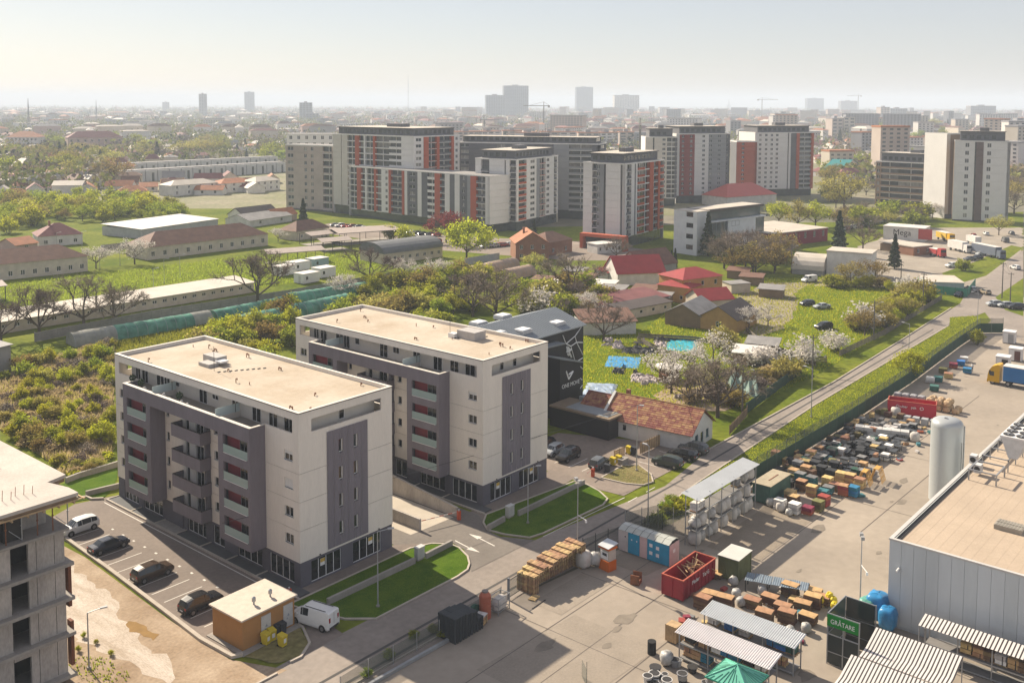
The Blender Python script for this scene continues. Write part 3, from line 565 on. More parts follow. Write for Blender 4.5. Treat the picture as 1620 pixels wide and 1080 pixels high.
# ------------------------------------------------------------------ vehicles
CARS = {}
GLASSC = mat('car_glass', (.02, .025, .028), .05, var=0, spec=.7)
TYRE = mat('tyre', (.018, .018, .018), .9, var=.1, obj=True); RIM = mat('wheel_rim', (.32, .32, .33), .35, var=.05, metal=.8, obj=True)
REDL = mat('tail_light', (.30, .015, .015), .2, var=0); HEADL = mat('head_light', (.62, .64, .66), .1, var=0)
def paint(n, c): return mat('car_paint_'+n, c, .22, var=.03, scale=3, spec=.6, obj=True)
PAINTS = {n: paint(n, c) for n, c in dict(white=(.68, .68, .66), black=(.012, .012, .014), navy=(.015, .02, .035), brown=(.05, .03, .018), silver=(.36, .38, .39), grey=(.10, .105, .11), green=(.035, .05, .04), red=(.32, .025, .02), blue=(.03, .09, .22), beige=(.34, .28, .20)).items()}
SHAPES = dict(   # x, belt z, roof z, half width at belt, half width at roof (x forward)
    suv=[(-2.25, .80, .80, .78, .70), (-2.2, 1.02, 1.08, .84, .72), (-1.95, 1.05, 1.50, .88, .62), (-1.2, 1.06, 1.66, .91, .66), (.0, 1.03, 1.67, .92, .66), (.55, 1.02, 1.58, .92, .64), (1.25, 1.01, 1.06, .91, .80), (2.05, .92, .95, .86, .76), (2.28, .70, .72, .76, .66)],
    sedan=[(-2.3, .72, .72, .76, .68), (-2.22, .93, .96, .82, .70), (-1.65, .96, 1.02, .86, .68), (-.95, .96, 1.40, .88, .60), (.1, .94, 1.44, .88, .60), (.45, .93, 1.36, .88, .59), (1.2, .90, .96, .87, .74), (2.05, .80, .84, .82, .72), (2.3, .62, .64, .72, .62)],
    hatch=[(-1.95, .80, .80, .76, .68), (-1.9, .96, 1.0, .82, .70), (-1.6, .99, 1.40, .85, .60), (-.9, 1.0, 1.50, .87, .62), (.2, .97, 1.50, .87, .62), (.55, .96, 1.40, .87, .60), (1.2, .93, 1.0, .85, .74), (1.8, .82, .86, .8, .7), (2.0, .64, .66, .7, .6)],
    van=[(-2.55, 1.15, 1.16, .90, .82), (-2.52, 1.25, 1.90, .94, .80), (-2.4, 1.25, 1.98, .95, .80), (.0, 1.22, 2.0, .96, .80), (.75, 1.20, 1.98, .96, .80), (1.0, 1.19, 1.88, .96, .79), (1.72, 1.12, 1.18, .93, .80), (2.35, .92, .98, .88, .76), (2.56, .66, .68, .76, .66)])
def car_proto(kind, col):
    if (kind, col) in CARS: return CARS[kind, col]
    st = SHAPES[kind]; body = MB(); gl = MB(); R_ = .34; axles = (st[0][0]+.80, st[-1][0]-.88)
    secs = []
    for x, zb, zr, wb, wr in st:
        lo = .24 if abs(x) < abs(st[0][0])-.1 else .34
        secs.append([(x, -wb*.90, lo), (x, -wb*.985, .46), (x, -wb, zb*.72+.05), (x, -wb*.97, zb), (x, -wr, zr), (x, -wr*.55, zr+.03), (x, wr*.55, zr+.03), (x, wr, zr), (x, wb*.97, zb), (x, wb, zb*.72+.05), (x, wb*.985, .46), (x, wb*.90, lo)])
    for i, (a, c) in enumerate(zip(secs, secs[1:])):
        tall = st[i][2]-st[i][1] > .3, st[i+1][2]-st[i+1][1] > .3
        for j in range(11):
            q = [a[j], a[j+1], c[j+1], c[j]]; side = j in (3, 7); top = j in (4, 5, 6)
            isg = (side and all(tall)) or (top and tall[0] != tall[1])
            if kind == 'van' and side and st[i+1][0] < .1: isg = False
            if kind == 'van' and top and not tall[0]: isg = False
            body.add(q, [(0, 3, 2, 1)], 0)
            if isg:
                cc = [sum(p[k] for p in q)/4 for k in range(3)]; s = .93 if side else .9
                n = Vector(q[1])-Vector(q[0]); m_ = Vector(q[3])-Vector(q[0]); nn = m_.cross(n).normalized()*-.012
                if (side and (nn.y > 0) != (cc[1] > 0)) or (top and nn.z < 0): nn = -nn
                gl.add([tuple(cc[k]+(p[k]-cc[k])*s+nn[k] for k in range(3)) for p in q], [(0, 3, 2, 1)])
        if i == 0: body.add(a, [tuple(range(12))], 0)
        if i == len(secs)-2: body.add(c, [tuple(range(11, -1, -1))], 0)
    wm = MB(); wm.rod((0, -.1, 0), (0, .1, 0), R_, 16); rm = MB(); rm.rod((0, -.11, 0), (0, .11, 0), R_*.62, 10)
    xr, xf = st[0][0], st[-1][0]; zl = st[1][1]-.12
    D = dict(body=body.mesh('body', PAINTS[col], True), windows=gl.mesh('windows', GLASSC), tyre=wm.mesh('tyre', TYRE), rim=rm.mesh('rim', RIM),
        tail=MB().box(-.03, -.13, -.09, .08, .13, .1 if kind != 'van' else .4).mesh('tail_light', REDL), head=MB().box(-.16, -.14, -.08, .03, .14, .07).mesh('headlight', HEADL), mirror=MB().box(-.08, -.09, -.06, .06, .09, .09).mesh('mirror', PAINTS[col]),
        plate=MB().box(-.015, -.26, -.055, .015, .26, .055).mesh('number_plate', WHITE), bumper=MB().box(-.05, -.72, -.1, .05, .72, .1).mesh('bumper', DARK), arch=MB().rod((0, -.03, 0), (0, .03, 0), R_+.07, 16).mesh('wheel_arch', DARK))
    me = D['body']
    for p in me.polygons: p.use_smooth = True
    CARS[kind, col] = (D, st, axles, R_, zl); return CARS[kind, col]
def car(kind, col, loc, rz, lab, grp, name=None, detail=True, cat='car'):
    D, st, ax, R_, zl = car_proto(kind, col); t = thing(name or 'parked_car', lab, cat, (loc[0], loc[1], .03), rz, grp)
    put(D['body'], 'body', t); put(D['windows'], 'windows', t); xr, xf = st[0][0], st[-1][0]
    for x in ax:
        for s in (-1, 1):
            w = put(D['tyre'], 'wheel', t, (x, s*(st[4][3]-.11), R_))
            if detail: put(D['rim'], 'rim', w); put(D['arch'], 'wheel_arch', t, (x, s*(st[4][3]-.04), R_+.02))
    if detail:
        for s in (-1, 1):
            put(D['tail'], 'tail_light', t, (xr+.03, s*.66, zl-.02)); put(D['head'], 'headlight', t, (xf-.10, s*.56, .68)); put(D['mirror'], 'mirror', t, (st[-3][0]-.35, s*(st[4][3]+.07), st[4][1]+.06))
        put(D['plate'], 'number_plate', t, (xr-.03, 0, .62)); put(D['bumper'], 'bumper', t, (xr+.02, 0, .42)); put(D['bumper'], 'bumper', t, (xf-.05, 0, .40))
    return t
G1 = 'cars in the car park of the nearer block'; G2 = 'cars in the car park by the climbing hall'; G3 = 'cars parked by the tiled white house'
car('suv', 'white', (56.3, 117.3), pi, 'white suv parked nose to the kerb at the far left end of the car park', G1)
car('sedan', 'navy', (56.2, 109.8), 0, 'dark navy saloon in the car park, next to the white suv', G1)
car('suv', 'brown', (55.9, 99.6), 0, 'dark estate car with a sunlit brown roof between two black cars', G1)
car('suv', 'black', (55.6, 89.5), 0, 'black suv parked nearest the ochre utility kiosk', G1)
car('hatch', 'silver', (115.85,89.58), pi+.05, 'silver grey car second from the corner of the farther block', G2)
car('suv', 'black', (115.58,86.63), pi+.05, 'black car parked right of the silver one behind the farther block', G2)
car('hatch', 'black', (116.92,92.13), pi+.05, 'dark car half hidden behind the corner of the farther block', G2)
car('hatch', 'grey', (116.05,81.34), .1, 'grey hatchback parked beside the wooden screen and island bins', G2)
car('suv', 'green', (122.77,73.93), pi/2+.1, 'dark green suv nearest the camera among three cars by the timber fence', G3)
car('suv', 'black', (126.94,73.85), pi/2+.1, 'black car in the middle of three cars by the timber fence', G3)
car('suv', 'grey', (130.36,74.00), pi/2+.1, 'grey estate car nearest the white house wall', G3)
t = car('van', 'white', (61.3, 78.0), 1.78, 'white panel van turning into the car park by the ochre kiosk', None, 'white_van', cat='van')
for s in (-.62, .62): MB().box(-2.0, s-.03, 2.03, .6, s+.03, 2.07).part('roof_rail', DARK, t)
MB().box(-2.57, -.01, .75, -2.56, .01, 1.9).part('door_seam', DARK, t)

# ------------------------------------------------------------------ builders' yard
def seg(a, c): d = hypot(c[0]-a[0], c[1]-a[1]); return d, atan2(c[1]-a[1], c[0]-a[0])
def along(pts, step):
    out = []
    for a, c in zip(pts, pts[1:]):
        d, r = seg(a, c); n = max(1, round(d/step))
        for i in range(n): out.append(((a[0]+(c[0]-a[0])*i/n, a[1]+(c[1]-a[1])*i/n), (a[0]+(c[0]-a[0])*(i+1)/n, a[1]+(c[1]-a[1])*(i+1)/n)))
    return out
def fence(name, lab, pts, step, post, panels, cat='fence', pr=.045):
    """posts and panels are pieces of their own; panels = [(part name, z0, z1, thickness, material)]"""
    t = thing(name, lab, cat, (*pts[0], 0)); o = Vector(pts[0]); pm = MB().cyl(0, 0, 0, post[0], pr, n=6).mesh('post', post[1]); cache = {}
    for a, c in along(pts, step):
        d, r = seg(a, c); put(pm, 'post', t, (a[0]-o.x, a[1]-o.y, 0))
        for nm, z0, z1, th, m in panels:
            k = (nm, round(d, 1), z0)
            if k not in cache: cache[k] = MB().box(.06, -th/2, z0, d-.06, th/2, z1).mesh(nm, m)
            put(cache[k], nm, t, (a[0]-o.x, a[1]-o.y, 0), r)
    put(pm, 'post', t, (pts[-1][0]-o.x, pts[-1][1]-o.y, 0)); return t
WIRE = glass('wire_mesh', (.10, .12, .10), .28, .8)
fence('yard_fence', 'long fence of tall posts with green windbreak net along the yard and grass verge', [(117.6, 60.2), (126, 61.4), (160, 61.2), (190, 61.6), (226, 63.2), (243, 63.6), (246.5, 59.5)], 3.0, (3.6, flat('post_green', (.09, .12, .10))), [('net_panel', .1, 2.3, .03, GREENMESH), ('wire_panel', 2.32, 3.5, .02, WIRE)])
fence('yard_fence', 'low wire mesh fence with grey posts on a kerb beside the dark pallets', [(55, 66.4), (58.5, 66.6), (76.8, 66.3)], 3.0, (1.9, STEEL), [('wire_panel', .2, 1.8, .02, WIRE)])
fence('yard_fence', 'wire fence with dark posts behind the blue and pink cabins', [(91, 66.0), (95, 65.2), (103.5, 62.9)], 2.6, (2.4, DARK), [('wire_panel', .1, 2.2, .02, WIRE)])
fence('yard_fence', 'wire fence with tall grey posts between the cabins and the tall yard rack', [(98.6, 65.2), (103.2, 63.4), (103.8, 59.4)], 2.4, (3.4, STEEL), [('wire_panel', .1, 3.2, .02, WIRE)])
strip('kerb', [(52, 65.5), (58.5, 65.6), (68, 65.4)], .3, .3, STEEL); strip('kerb', [(52, 66.9), (77, 66.6)], .2, .15)
t = thing('sliding_gate', 'open steel gate leaf beside the long wooden pallet stack', 'gate', (77.9, 66.2, 0), .05)
MB().box(-.1, -.1, 0, .1, .1, 2.4).part('gate_post', flat('gate_steel', (.16, .17, .19)), t); b = MB(); b.rod((.1, 0, .25), (2.5, 0, .25), .04); b.rod((.1, 0, 2.1), (2.5, 0, 2.1), .04); b.rod((2.5, 0, .25), (2.5, 0, 2.1), .04); b.part('gate_frame', DARK, t)
b = MB().box(.1, -.008, .3, 2.45, .008, 2.08); b.part('gate_infill', WIRE, t); MB().box(0, -3.2, .01, 2.4, -3.1, .05).part('gate_track', DARK, t)
# pallets
def pallet_mesh(name, m):
    b = MB()
    for i in range(7): b.box(-.6+.178*i, -.4, .12, -.6+.178*i+.13, .4, .145)
    for y in (-.4, -.06, .28): b.box(-.6, y, .095, .6, y+.12, .12); b.box(-.6, y, 0, .6, y+.12, .022)
    for x in (-.6, -.07, .46):
        for y in (-.4, -.06, .28): b.box(x, y, .022, x+.14, y+.12, .095)
    return b.mesh(name, m)
PW = pallet_mesh('wooden_pallet', mat('pallet_wood', (.40, .27, .14), .9, var=.25, scale=1.2, obj=False, isl=.35, per=.25)); PB = pallet_mesh('plastic_pallet', flat('black_plastic', (.035, .042, .048)))
for ci in range(11):
    for r in range(2):
        hgt = int(14.5+ci*.42+(ci % 3))-(1 if r == 0 and ci == 0 else 0)
        for k in range(hgt):
            if r == 1 and 0 < ci < 10 and k < hgt-3: continue          # inside the stack nothing shows
            tag(put(PW, 'wooden_pallet', None, (80.7+ci*.83+RND.uniform(-.03, .03), 65.35-r*1.22+RND.uniform(-.03, .03)+1.1-.02*ci, k*.147), pi/2+RND.uniform(-.03, .03)), 'wooden pallet in the long wall of stacked pallets beside the gate', 'pallet', 'wooden pallets in the long stack')
tag(put(PW, 'wooden_pallet', None, (79.9, 64.3, 0), .2), 'single wooden pallet lying on the ground at the near end of the long pallet stack', 'pallet')
for ci in range(5):
    for k in range([17, 17, 16, 15, 9][ci]):
        for r in range(1 if k < 12 and ci != 0 else 2):
            tag(put(PB, 'plastic_pallet', None, (68.2+ci*.82+RND.uniform(-.03, .03), 65.0+r*1.2, k*.147), pi/2+RND.uniform(-.03, .03)), 'dark plastic pallet in the stack by the wire fence', 'pallet', 'dark plastic pallets in the stack')
def blob(cx, cy, cz, rx, ry, rz, seed=0, n=10, k=7, p=2.6, wob=.08, b=None, m=0):
    r = random.Random(seed); b = b or MB(); vs = []; f = []
    for i in range(k+1):
        ph = -pi/2+pi*i/k
        for j in range(n):
            th = 2*pi*j/n; q = lambda v: math.copysign(abs(v)**(2/p), v); w = 1+r.uniform(-wob, wob)
            vs.append((cx+rx*q(cos(ph))*q(cos(th))*w, cy+ry*q(cos(ph))*q(sin(th))*w, cz+rz*q(sin(ph))*w))
    for i in range(k):
        for j in range(n): f.append((i*n+j, i*n+(j+1) % n, (i+1)*n+(j+1) % n, (i+1)*n+j))
    return b.add(vs, f, m)
BAGM = mat('woven_bag', (.50, .47, .43), .85, var=.15, scale=2, obj=True, bump=.3); PLAST = mat('clear_plastic_sack', (.40, .39, .37), .35, var=.3, scale=3, obj=True, bump=.5)
t = thing('storage_tank', 'tall pale grey cylindrical water tank with domed top beside the metal hall', 'tank', (136.5, 39.3, 0))
TANKM = mat('tank_paint', (.42, .44, .44), .35, var=.07, scale=.3, metal=.2, stretch=(1, 1, .2)); b = MB()
prof = [(2.02, 0), (2.02, 10.2), (1.98, 10.5), (1.8, 10.8), (1.45, 11.02), (.9, 11.18), (.3, 11.24), (0.01, 11.25)]; n = 40; vs = []; fs = []
for r_, z in prof: vs += [(r_*cos(2*pi*i/n), r_*sin(2*pi*i/n), z) for i in range(n)]
for i in range(len(prof)-1): fs += [(i*n+j, i*n+(j+1) % n, (i+1)*n+(j+1) % n, (i+1)*n+j) for j in range(n)]
b.add(vs, fs); b.part('tank_shell', TANKM, t, smooth=True)
for dx in (0, .35): MB().rod((1.6, -1.75+dx, 0), (1.6, -1.75+dx, 10.0), .1, 8).part('pipe', STEEL, t)
MB().rod((-.4, -2.04, 1), (-.4, -2.04, 8.3), .03, 5).part('cable', DARK, t); MB().box(-.3, -2.1, 1.5, .3, -2.02, 2.4).part('hatch', flat('tank_hatch', (.35, .36, .36)), t); MB().box(-.7, -.1, 11.15, -.4, .2, 11.35).part('vent', STEEL, t)
for z in (2.5, 5.0, 7.5, 10.1): b = MB(); b.cyl(0, 0, z, z+.05, 2.035, n=40); b.part('weld_band', TANKM, t)
# metal hall
t = thing('metal_hall', 'big pale blue grey metal hall with flat tan roof and roof machinery', 'hall', (99.1, 33.65, 0)); L_, W_, H_ = 78., 56., 9.
HALL = mat('hall_panel', (.56, .60, .62), .5, var=.09, scale=.22, metal=.15, stretch=(1, 1, .15), per=.05)
pm = MB().box(0, .012, .3, .06, 1.188, H_-.05).mesh('wall_panel', HALL)
for k in range(46): put(pm, 'wall_panel', t, (0, -1.2*(k+1), 0))
b = MB(); b.box(.07, -W_, 0, L_, -.01, H_-.25); b.part('wall', HALL, t); MB().box(.3, -W_+.3, H_-.25, L_-.3, -.35, H_-.2).part('roof_surface', mat('hall_roof', (.42, .335, .25), .9, var=.08, scale=.25, fine=.06), t)
for k in range(33): MB().box(.5, -1.2-k*1.05, H_-.2, L_-.5, -1.17-k*1.05, H_-.194).part('roof_seam', mat('hall_seam', (.39, .31, .23), .9, var=.1), t)
b = MB(); b.box(-.06, -.32, H_-.05, L_, .06, H_+.12); b.box(-.06, -W_, H_-.05, .3, -.32, H_+.12); b.part('roof_edge', mat('edge_metal', (.52, .50, .47), .5, var=.06), t); MB().box(.3, -.75, H_-.19, L_-1, -.36, H_-.1).part('gutter', DARK, t)
for k in range(2):
    s = MB().box(10+k*1.0, -9.9, H_-.2, 10.9+k*1.0, -7.2, H_+.3).part('skylight', mat('skylight_frame', (.33, .30, .25), .6, var=.1), t)
    for q in range(9): put(MB().box(10.04+k*1.0, -9.8+q*.29, H_+.3, 10.86+k*1.0, -9.64+q*.29, H_+.33).mesh('louvre', mat('louvre', (.26, .24, .20), .7)), 'louvre', s)
b = MB(); b.cyl(8.6, -11.0, H_-.2, H_+.45, .18, n=8); b.cyl(8.6, -11.0, H_+.45, H_+.6, .3, n=8); b.part('roof_vent', STEEL, t)
fr = MB()
for x in (28, 31.5, 35.0, 42): 
    for y in (-1.3, -4.2): fr.box(x, y, H_-.2, x+.12, y+.12, H_+1.3)
for y in (-1.3, -4.2): fr.box(28, y, H_+1.2, 42.2, y+.14, H_+1.36)
for x in (28, 31.5, 35, 38.5, 42): fr.box(x, -4.2, H_+1.22, x+.14, -1.2, H_+1.34)
fr.part('steel_frame', STEEL, t); fr2 = MB(); fr2.box(22.5, -4.3, H_+1.0, 26.2, -4.15, H_+1.15); fr2.box(22.5, -1.3, H_+1.0, 26.2, -1.15, H_+1.15)
for x in (22.5, 26.1):
    fr2.box(x, -4.15, H_+1.0, x+.14, -1.3, H_+1.15)
    for y in (-4.3, -1.3): fr2.box(x, y, H_-.2, x+.14, y+.15, H_+1)
fr2.part('steel_frame', STEEL, t)
ac = thing('cooling_unit', 'large white dry cooler with V shaped sides and black fans on the hall roof', 'cooling unit', (131, 29.2, H_+1.38))
b = MB(); b.add([(-3.2, -.5, 0), (3.2, -.5, 0), (3.2, .5, 0), (-3.2, .5, 0), (-3.2, -1.4, 2.4), (3.2, -1.4, 2.4), (3.2, 1.4, 2.4), (-3.2, 1.4, 2.4)], [(0,3,2,1),(4,5,6,7),(0,1,5,4),(1,2,6,5),(2,3,7,6),(3,0,4,7)]); b.part('housing', flat('cooler_white', (.58, .58, .57)), ac)
MB().box(-3.25, -1.5, 2.4, 3.25, 1.5, 2.62).part('top_frame', WHITE, ac)
for i in range(4):
    for y in (-.72, .72):
        f = MB().cyl(-2.35+i*1.57, y, 2.62, 2.72, .62, n=18).part('fan', DARK, ac); q = MB(); q.cyl(-2.35+i*1.57, y, 2.72, 2.78, .16, n=8)
        for a in range(4): q.obox((-2.35+i*1.57+.3*cos(a*pi/2), y+.3*sin(a*pi/2), 2.72), (.5, .12, .02), a*pi/2)
        put(q.mesh('fan_blades', STEEL), 'fan_blades', f)
for k, (x, y) in enumerate(((21, -.9), (24, .4))):
    u = thing('air_conditioner', ['white air conditioner box on the hall roof edge, nearer the tank', 'white air conditioner box on the hall roof edge, behind the steel frame'][k], 'air conditioner', (99.1+x+4, 33.65+y-.7, H_+.12)); MB().box(-.5, -.4, 0, .5, .4, 1.0).part('housing', flat('cooler_white', (.58, .58, .57)), u); MB().rod((-.52, 0, .5), (-.5, 0, .5), .33, 14).part('fan_grille', DARK, u)
u = thing('security_camera', 'white security camera on the hall wall near its corner', 'camera', (98.9, 32.6, 6.2)); MB().rod((-.6, 0, 0), (.1, 0, .1), .11, 8).part('camera_body', WHITE, u); MB().rod((.0, 0, 0), (.2, 0, -.1), .05, 6).part('bracket', DARK, u)
# signed cage
t = thing('sign_cage', 'tall dark glazed cage with green sign reading grătare', 'sign', (88.4, 35.5, 0)); b = MB()
for x, y in ((0, 0), (0, -3.0), (4.2, 0), (4.2, -3.0), (0, -1.5)): b.box(x-.05, y-.05, 0, x+.05, y+.05, 5.0)
for z in (1.2, 2.9, 4.9): b.box(4.16, -3, z, 4.24, 0, z+.08); b.box(-.04, -3, z, .04, 0, z+.08); b.box(0, -.04, z, 4.2, .04, z+.08)
b.part('cage_frame', STEEL, t); dk = glass('dark_mesh', (.02, .03, .03), .86, .4)
for y in (-1.5, 0):
    for z0, z1 in ((.1, 1.2), (1.28, 2.9)): MB().box(.0, y-1.44, z0, .02, y-.06, z1).part('glazing', dk, t)
MB().box(.1, -.02, .1, 4.1, .02, 4.9).part('side_mesh', glass('green_mesh', (.02, .07, .06), .8, .6), t); MB().box(4.18, -2.9, .1, 4.22, -.1, 4.9).part('back_mesh', dk, t)
s = MB().box(-.08, -2.95, 3.75, .05, .05, 4.85).part('sign_board', mat('sign_green', (.0, .20, .02), .5, var=.03), t)
def text(body, size, m, loc, rot, parent, name='lettering', extr=.008, sx=1.):
    """raised lettering, turned into a mesh"""
    cu = bpy.data.curves.new(name, 'FONT'); cu.body = body; cu.size = size; cu.extrude = extr; cu.align_x = 'CENTER'; cu.align_y = 'CENTER'; cu.materials.append(m)
    o = bpy.data.objects.new(name, cu); COL.objects.link(o); bpy.context.view_layer.update(); me = bpy.data.meshes.new_from_object(o.evaluated_get(bpy.context.evaluated_depsgraph_get())); bpy.data.objects.remove(o)
    o = bpy.data.objects.new(name, me); COL.objects.link(o); o.location = loc; o.rotation_euler = rot; o.scale = (sx, 1, 1); o.parent = parent; return o
LETTER = flat('lettering_white', (.78, .78, .76))
text('GRĂTARE', .62, LETTER, (-.1, -1.45, 4.25), (pi/2, 0, -pi/2), s, sx=.85)
# racks with corrugated roofs
def corr(mb, x0, x1, y0, y1, z0, z1, pitch=.22, amp=.03, m=0, alt=None):
    n = int((x1-x0)/pitch)*2
    for i in range(n):
        a, c = x0+(x1-x0)*i/n, x0+(x1-x0)*(i+1)/n; da, dc = (amp, -amp) if i % 2 else (-amp, amp)
        mb.add([(a, y0, z0+da), (c, y0, z0+dc), (c, y1, z1+dc), (a, y1, z1+da)], [(0, 1, 2, 3)], m)
    return mb
CORR = mat('corrugated_sheet', (.50, .52, .53), .45, var=.06, scale=.6, metal=.2); CORRW = mat('corrugated_sheet_pale', (.58, .55, .55), .5, var=.06, scale=.6)
def goods(kind, seed):
    r = random.Random(seed); b = MB()
    if kind == 'tan': b.box(-.55, -.55, .15, .55, .55, .15+r.choice((.9, 1.3, 1.7))); return b, [mat('tan_carton', (.40, .24, .10), .85, var=.15, scale=1.2, per=.15)]
    return b, [WOOD]
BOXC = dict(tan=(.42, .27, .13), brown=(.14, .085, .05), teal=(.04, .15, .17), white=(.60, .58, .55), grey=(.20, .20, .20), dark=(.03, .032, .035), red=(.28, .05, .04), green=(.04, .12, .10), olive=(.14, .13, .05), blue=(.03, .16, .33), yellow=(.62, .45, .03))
GM = {}
def stack(kind, rows, w=1.1, d=1.1, lay=.42, top=None):
    """strapped stack of boxes on a pallet; each layer of boxes is a piece"""
    k = (kind, rows, w, d, top)
    if k not in GM:
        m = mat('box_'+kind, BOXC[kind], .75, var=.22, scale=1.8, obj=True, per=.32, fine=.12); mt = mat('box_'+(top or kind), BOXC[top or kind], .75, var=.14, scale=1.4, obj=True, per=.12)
        b = MB(); b.box(-w/2, -d/2, .15, w/2, d/2, .15+lay-.045); mesh_ = b.mesh('box_layer', m); GM[k] = (mesh_, MB().box(-w/2-.01, -d/2-.01, 0, w/2+.01, d/2+.01, .05).mesh('box_lid', mt), MB().box(-.04, -d/2-.012, .12, .04, d/2+.012, .15+lay*rows+.012).mesh('strap', DARK), lay)
    return GM[k]
def goods_stack(kind, rows, loc, rz=0, lab='', grp='goods stacked in the yard rows', w=1.1, d=1.1, top=None, lay=.42):
    a, l, s, lay = stack(kind, rows, w, d, lay, top); t = thing('goods_stack', lab, 'goods', (*loc, 0), rz, grp); put(PW, 'pallet', t, (0, 0, 0))
    for i in range(rows): put(a, 'box_layer', t, (RND.uniform(-.04, .04), RND.uniform(-.04, .04), i*lay), RND.uniform(-.05, .05))
    put(l, 'box_lid', t, (0, 0, .15+rows*lay)); put(s, 'strap', t, (.2, 0, .0)); return t
BAGMESH = [blob(0, 0, .62, .62, .6, .64, i, 12, 8, 3.0, .05).mesh('big_bag', BAGM, True) for i in range(3)]; SACK = [blob(0, 0, .5, .55, .5, .52, i+9, 11, 8, 2.3, .12).mesh('plastic_sack', PLAST, True) for i in range(3)]
def rack(lab, loc, rz, n, bay, dep, hs, top, m, fill, name='storage_rack'):
    t = thing(name, lab, 'rack', (*loc, 0), rz); b = MB(); g = MB().box(-.05, -.05, 0, .05, .05, top).mesh('rack_post', STEEL)
    for i in range(n+1):
        for y in (0, dep): put(g, 'rack_post', t, (i*bay, y, 0))
    for z in hs:
        MB().box(0, -.04, z-.12, n*bay, .04, z).part('rack_beam', STEEL, t); MB().box(0, dep-.04, z-.12, n*bay, dep+.04, z).part('rack_beam', STEEL, t); MB().box(.05, .05, z-.04, n*bay-.05, dep-.05, z-.005).part('shelf', mat('shelf_board', (.20, .19, .18), .8), t)
    if m: corr(MB(), -.3, n*bay+.3, -.45, dep+.5, top-.1, top+.25).part('corrugated_roof', m, t)
    ux = (cos(rz), sin(rz))
    for i, z, what in fill:
        x = (i+.5)*bay; p = (loc[0]+ux[0]*x-ux[1]*dep*.5, loc[1]+ux[1]*x+ux[0]*dep*.5, z)
        for o_, (kind, lb) in what: 
            q = (p[0]+ux[0]*o_, p[1]+ux[1]*o_, z)
            if kind == 'bag': tag(put(RND.choice(BAGMESH), 'big_bag', None, q, RND.uniform(0, 3), None, 1.3), lb, 'bag', 'bags on the yard racks')
            elif kind == 'sack': tag(put(RND.choice(SACK), 'plastic_sack', None, q, RND.uniform(0, 3), None, 1.35), lb, 'sack', 'sacks on the yard racks')
            else:
                s = goods_stack(kind, 2, (0, 0), rz, lb, 'box stacks on the yard racks', .95, .9); s.location = q
    return t
S1, B1_ = ('sack', 'clear plastic sack on the tall roofed rack by the road fence'), ('bag', 'white woven bag on the tall roofed rack by the road fence')
rack('tall three level rack with sloping corrugated roof full of bags by the road fence', (101.8, 57.2), 0, 5, 3.05, 1.5, (2.0, 4.1), 6.1, CORR,
    [(0, 0, [(-.6, B1_), (.7, S1)]), (1, 0, [(-.7, S1), (.6, B1_)]), (2, 0, [(0, B1_)]), (3, 0, [(-.5, B1_), (.7, S1)]), (4, 0, [(-.6, B1_), (.6, B1_)]), (0, 2, [(-.6, S1), (.6, B1_)]), (1, 2, [(.2, S1)]), (2, 2, [(-.7, B1_), (.6, B1_)]), (3, 2, [(-.6, S1), (.6, B1_)]), (4, 2, [(0, B1_)]), (0, 4.1, [(-.6, ('white', 'white wrapped stack on the top shelf of the tall roofed rack')), (.55, ('white', 'white wrapped stack on the top shelf of the tall roofed rack'))]), (3, 4.1, [(.5, ('grey', 'grey box stack on the top shelf of the tall roofed rack'))]), (4, 4.1, [(-.5, S1), (.7, B1_)])])
BL = ('blue', 'bright blue box stack on a shelf under a corrugated roof'); BR = ('tan', 'brown carton stack on a shelf under a corrugated roof'); WH = ('white', 'white box stack on a shelf under a corrugated roof'); DK = ('dark', 'dark box stack on a shelf under a corrugated roof')
rack('low corrugated roofed rack of building goods, nearest the green pavilion', (79.9, 46.5), -pi/2, 3, 3.05, 1.6, (.25, 1.65), 2.85, CORRW, [(0, .25, [(-.8, BR), (.1, BR), (1.0, BL)]), (0, 1.65, [(.8, BR), (-.7, DK)]), (1, .25, [(.3, WH)]), (1, 1.65, [(-.9, WH), (.05, BL), (1.0, BL)]), (2, .25, [(0, BR)]), (2, 1.65, [(-.7, DK), (.4, WH)])])
rack('low grey corrugated roofed rack of building goods, nearest the rows of brown crates', (84.3, 46.3), -pi/2, 3, 3.1, 1.6, (.25, 1.65), 3.0, CORR, [(0, 1.65, [(-.9, WH), (.9, BL)]), (0, .25, [(0, DK)]), (1, 1.65, [(-.6, WH)]), (1, .25, [(.3, DK)]), (2, 1.65, [(-.9, BL), (.1, BL), (1.0, ('green', 'green box stack on a shelf under a corrugated roof'))]), (2, .25, [(0, BR)])])
rack('long dark rack of crated stoves under a striped canvas roof against the hall', (95.4, 28.8), -pi/2, 6, 3.0, 1.5, (.2, 1.5), 2.9, None, [(i, 1.5, [(-.9, BR if i % 2 else WH), (.2, BR), (1.1, BL if i == 5 else ('brown', 'brown crate on the shelf under the striped canvas'))]) for i in range(1, 6)])
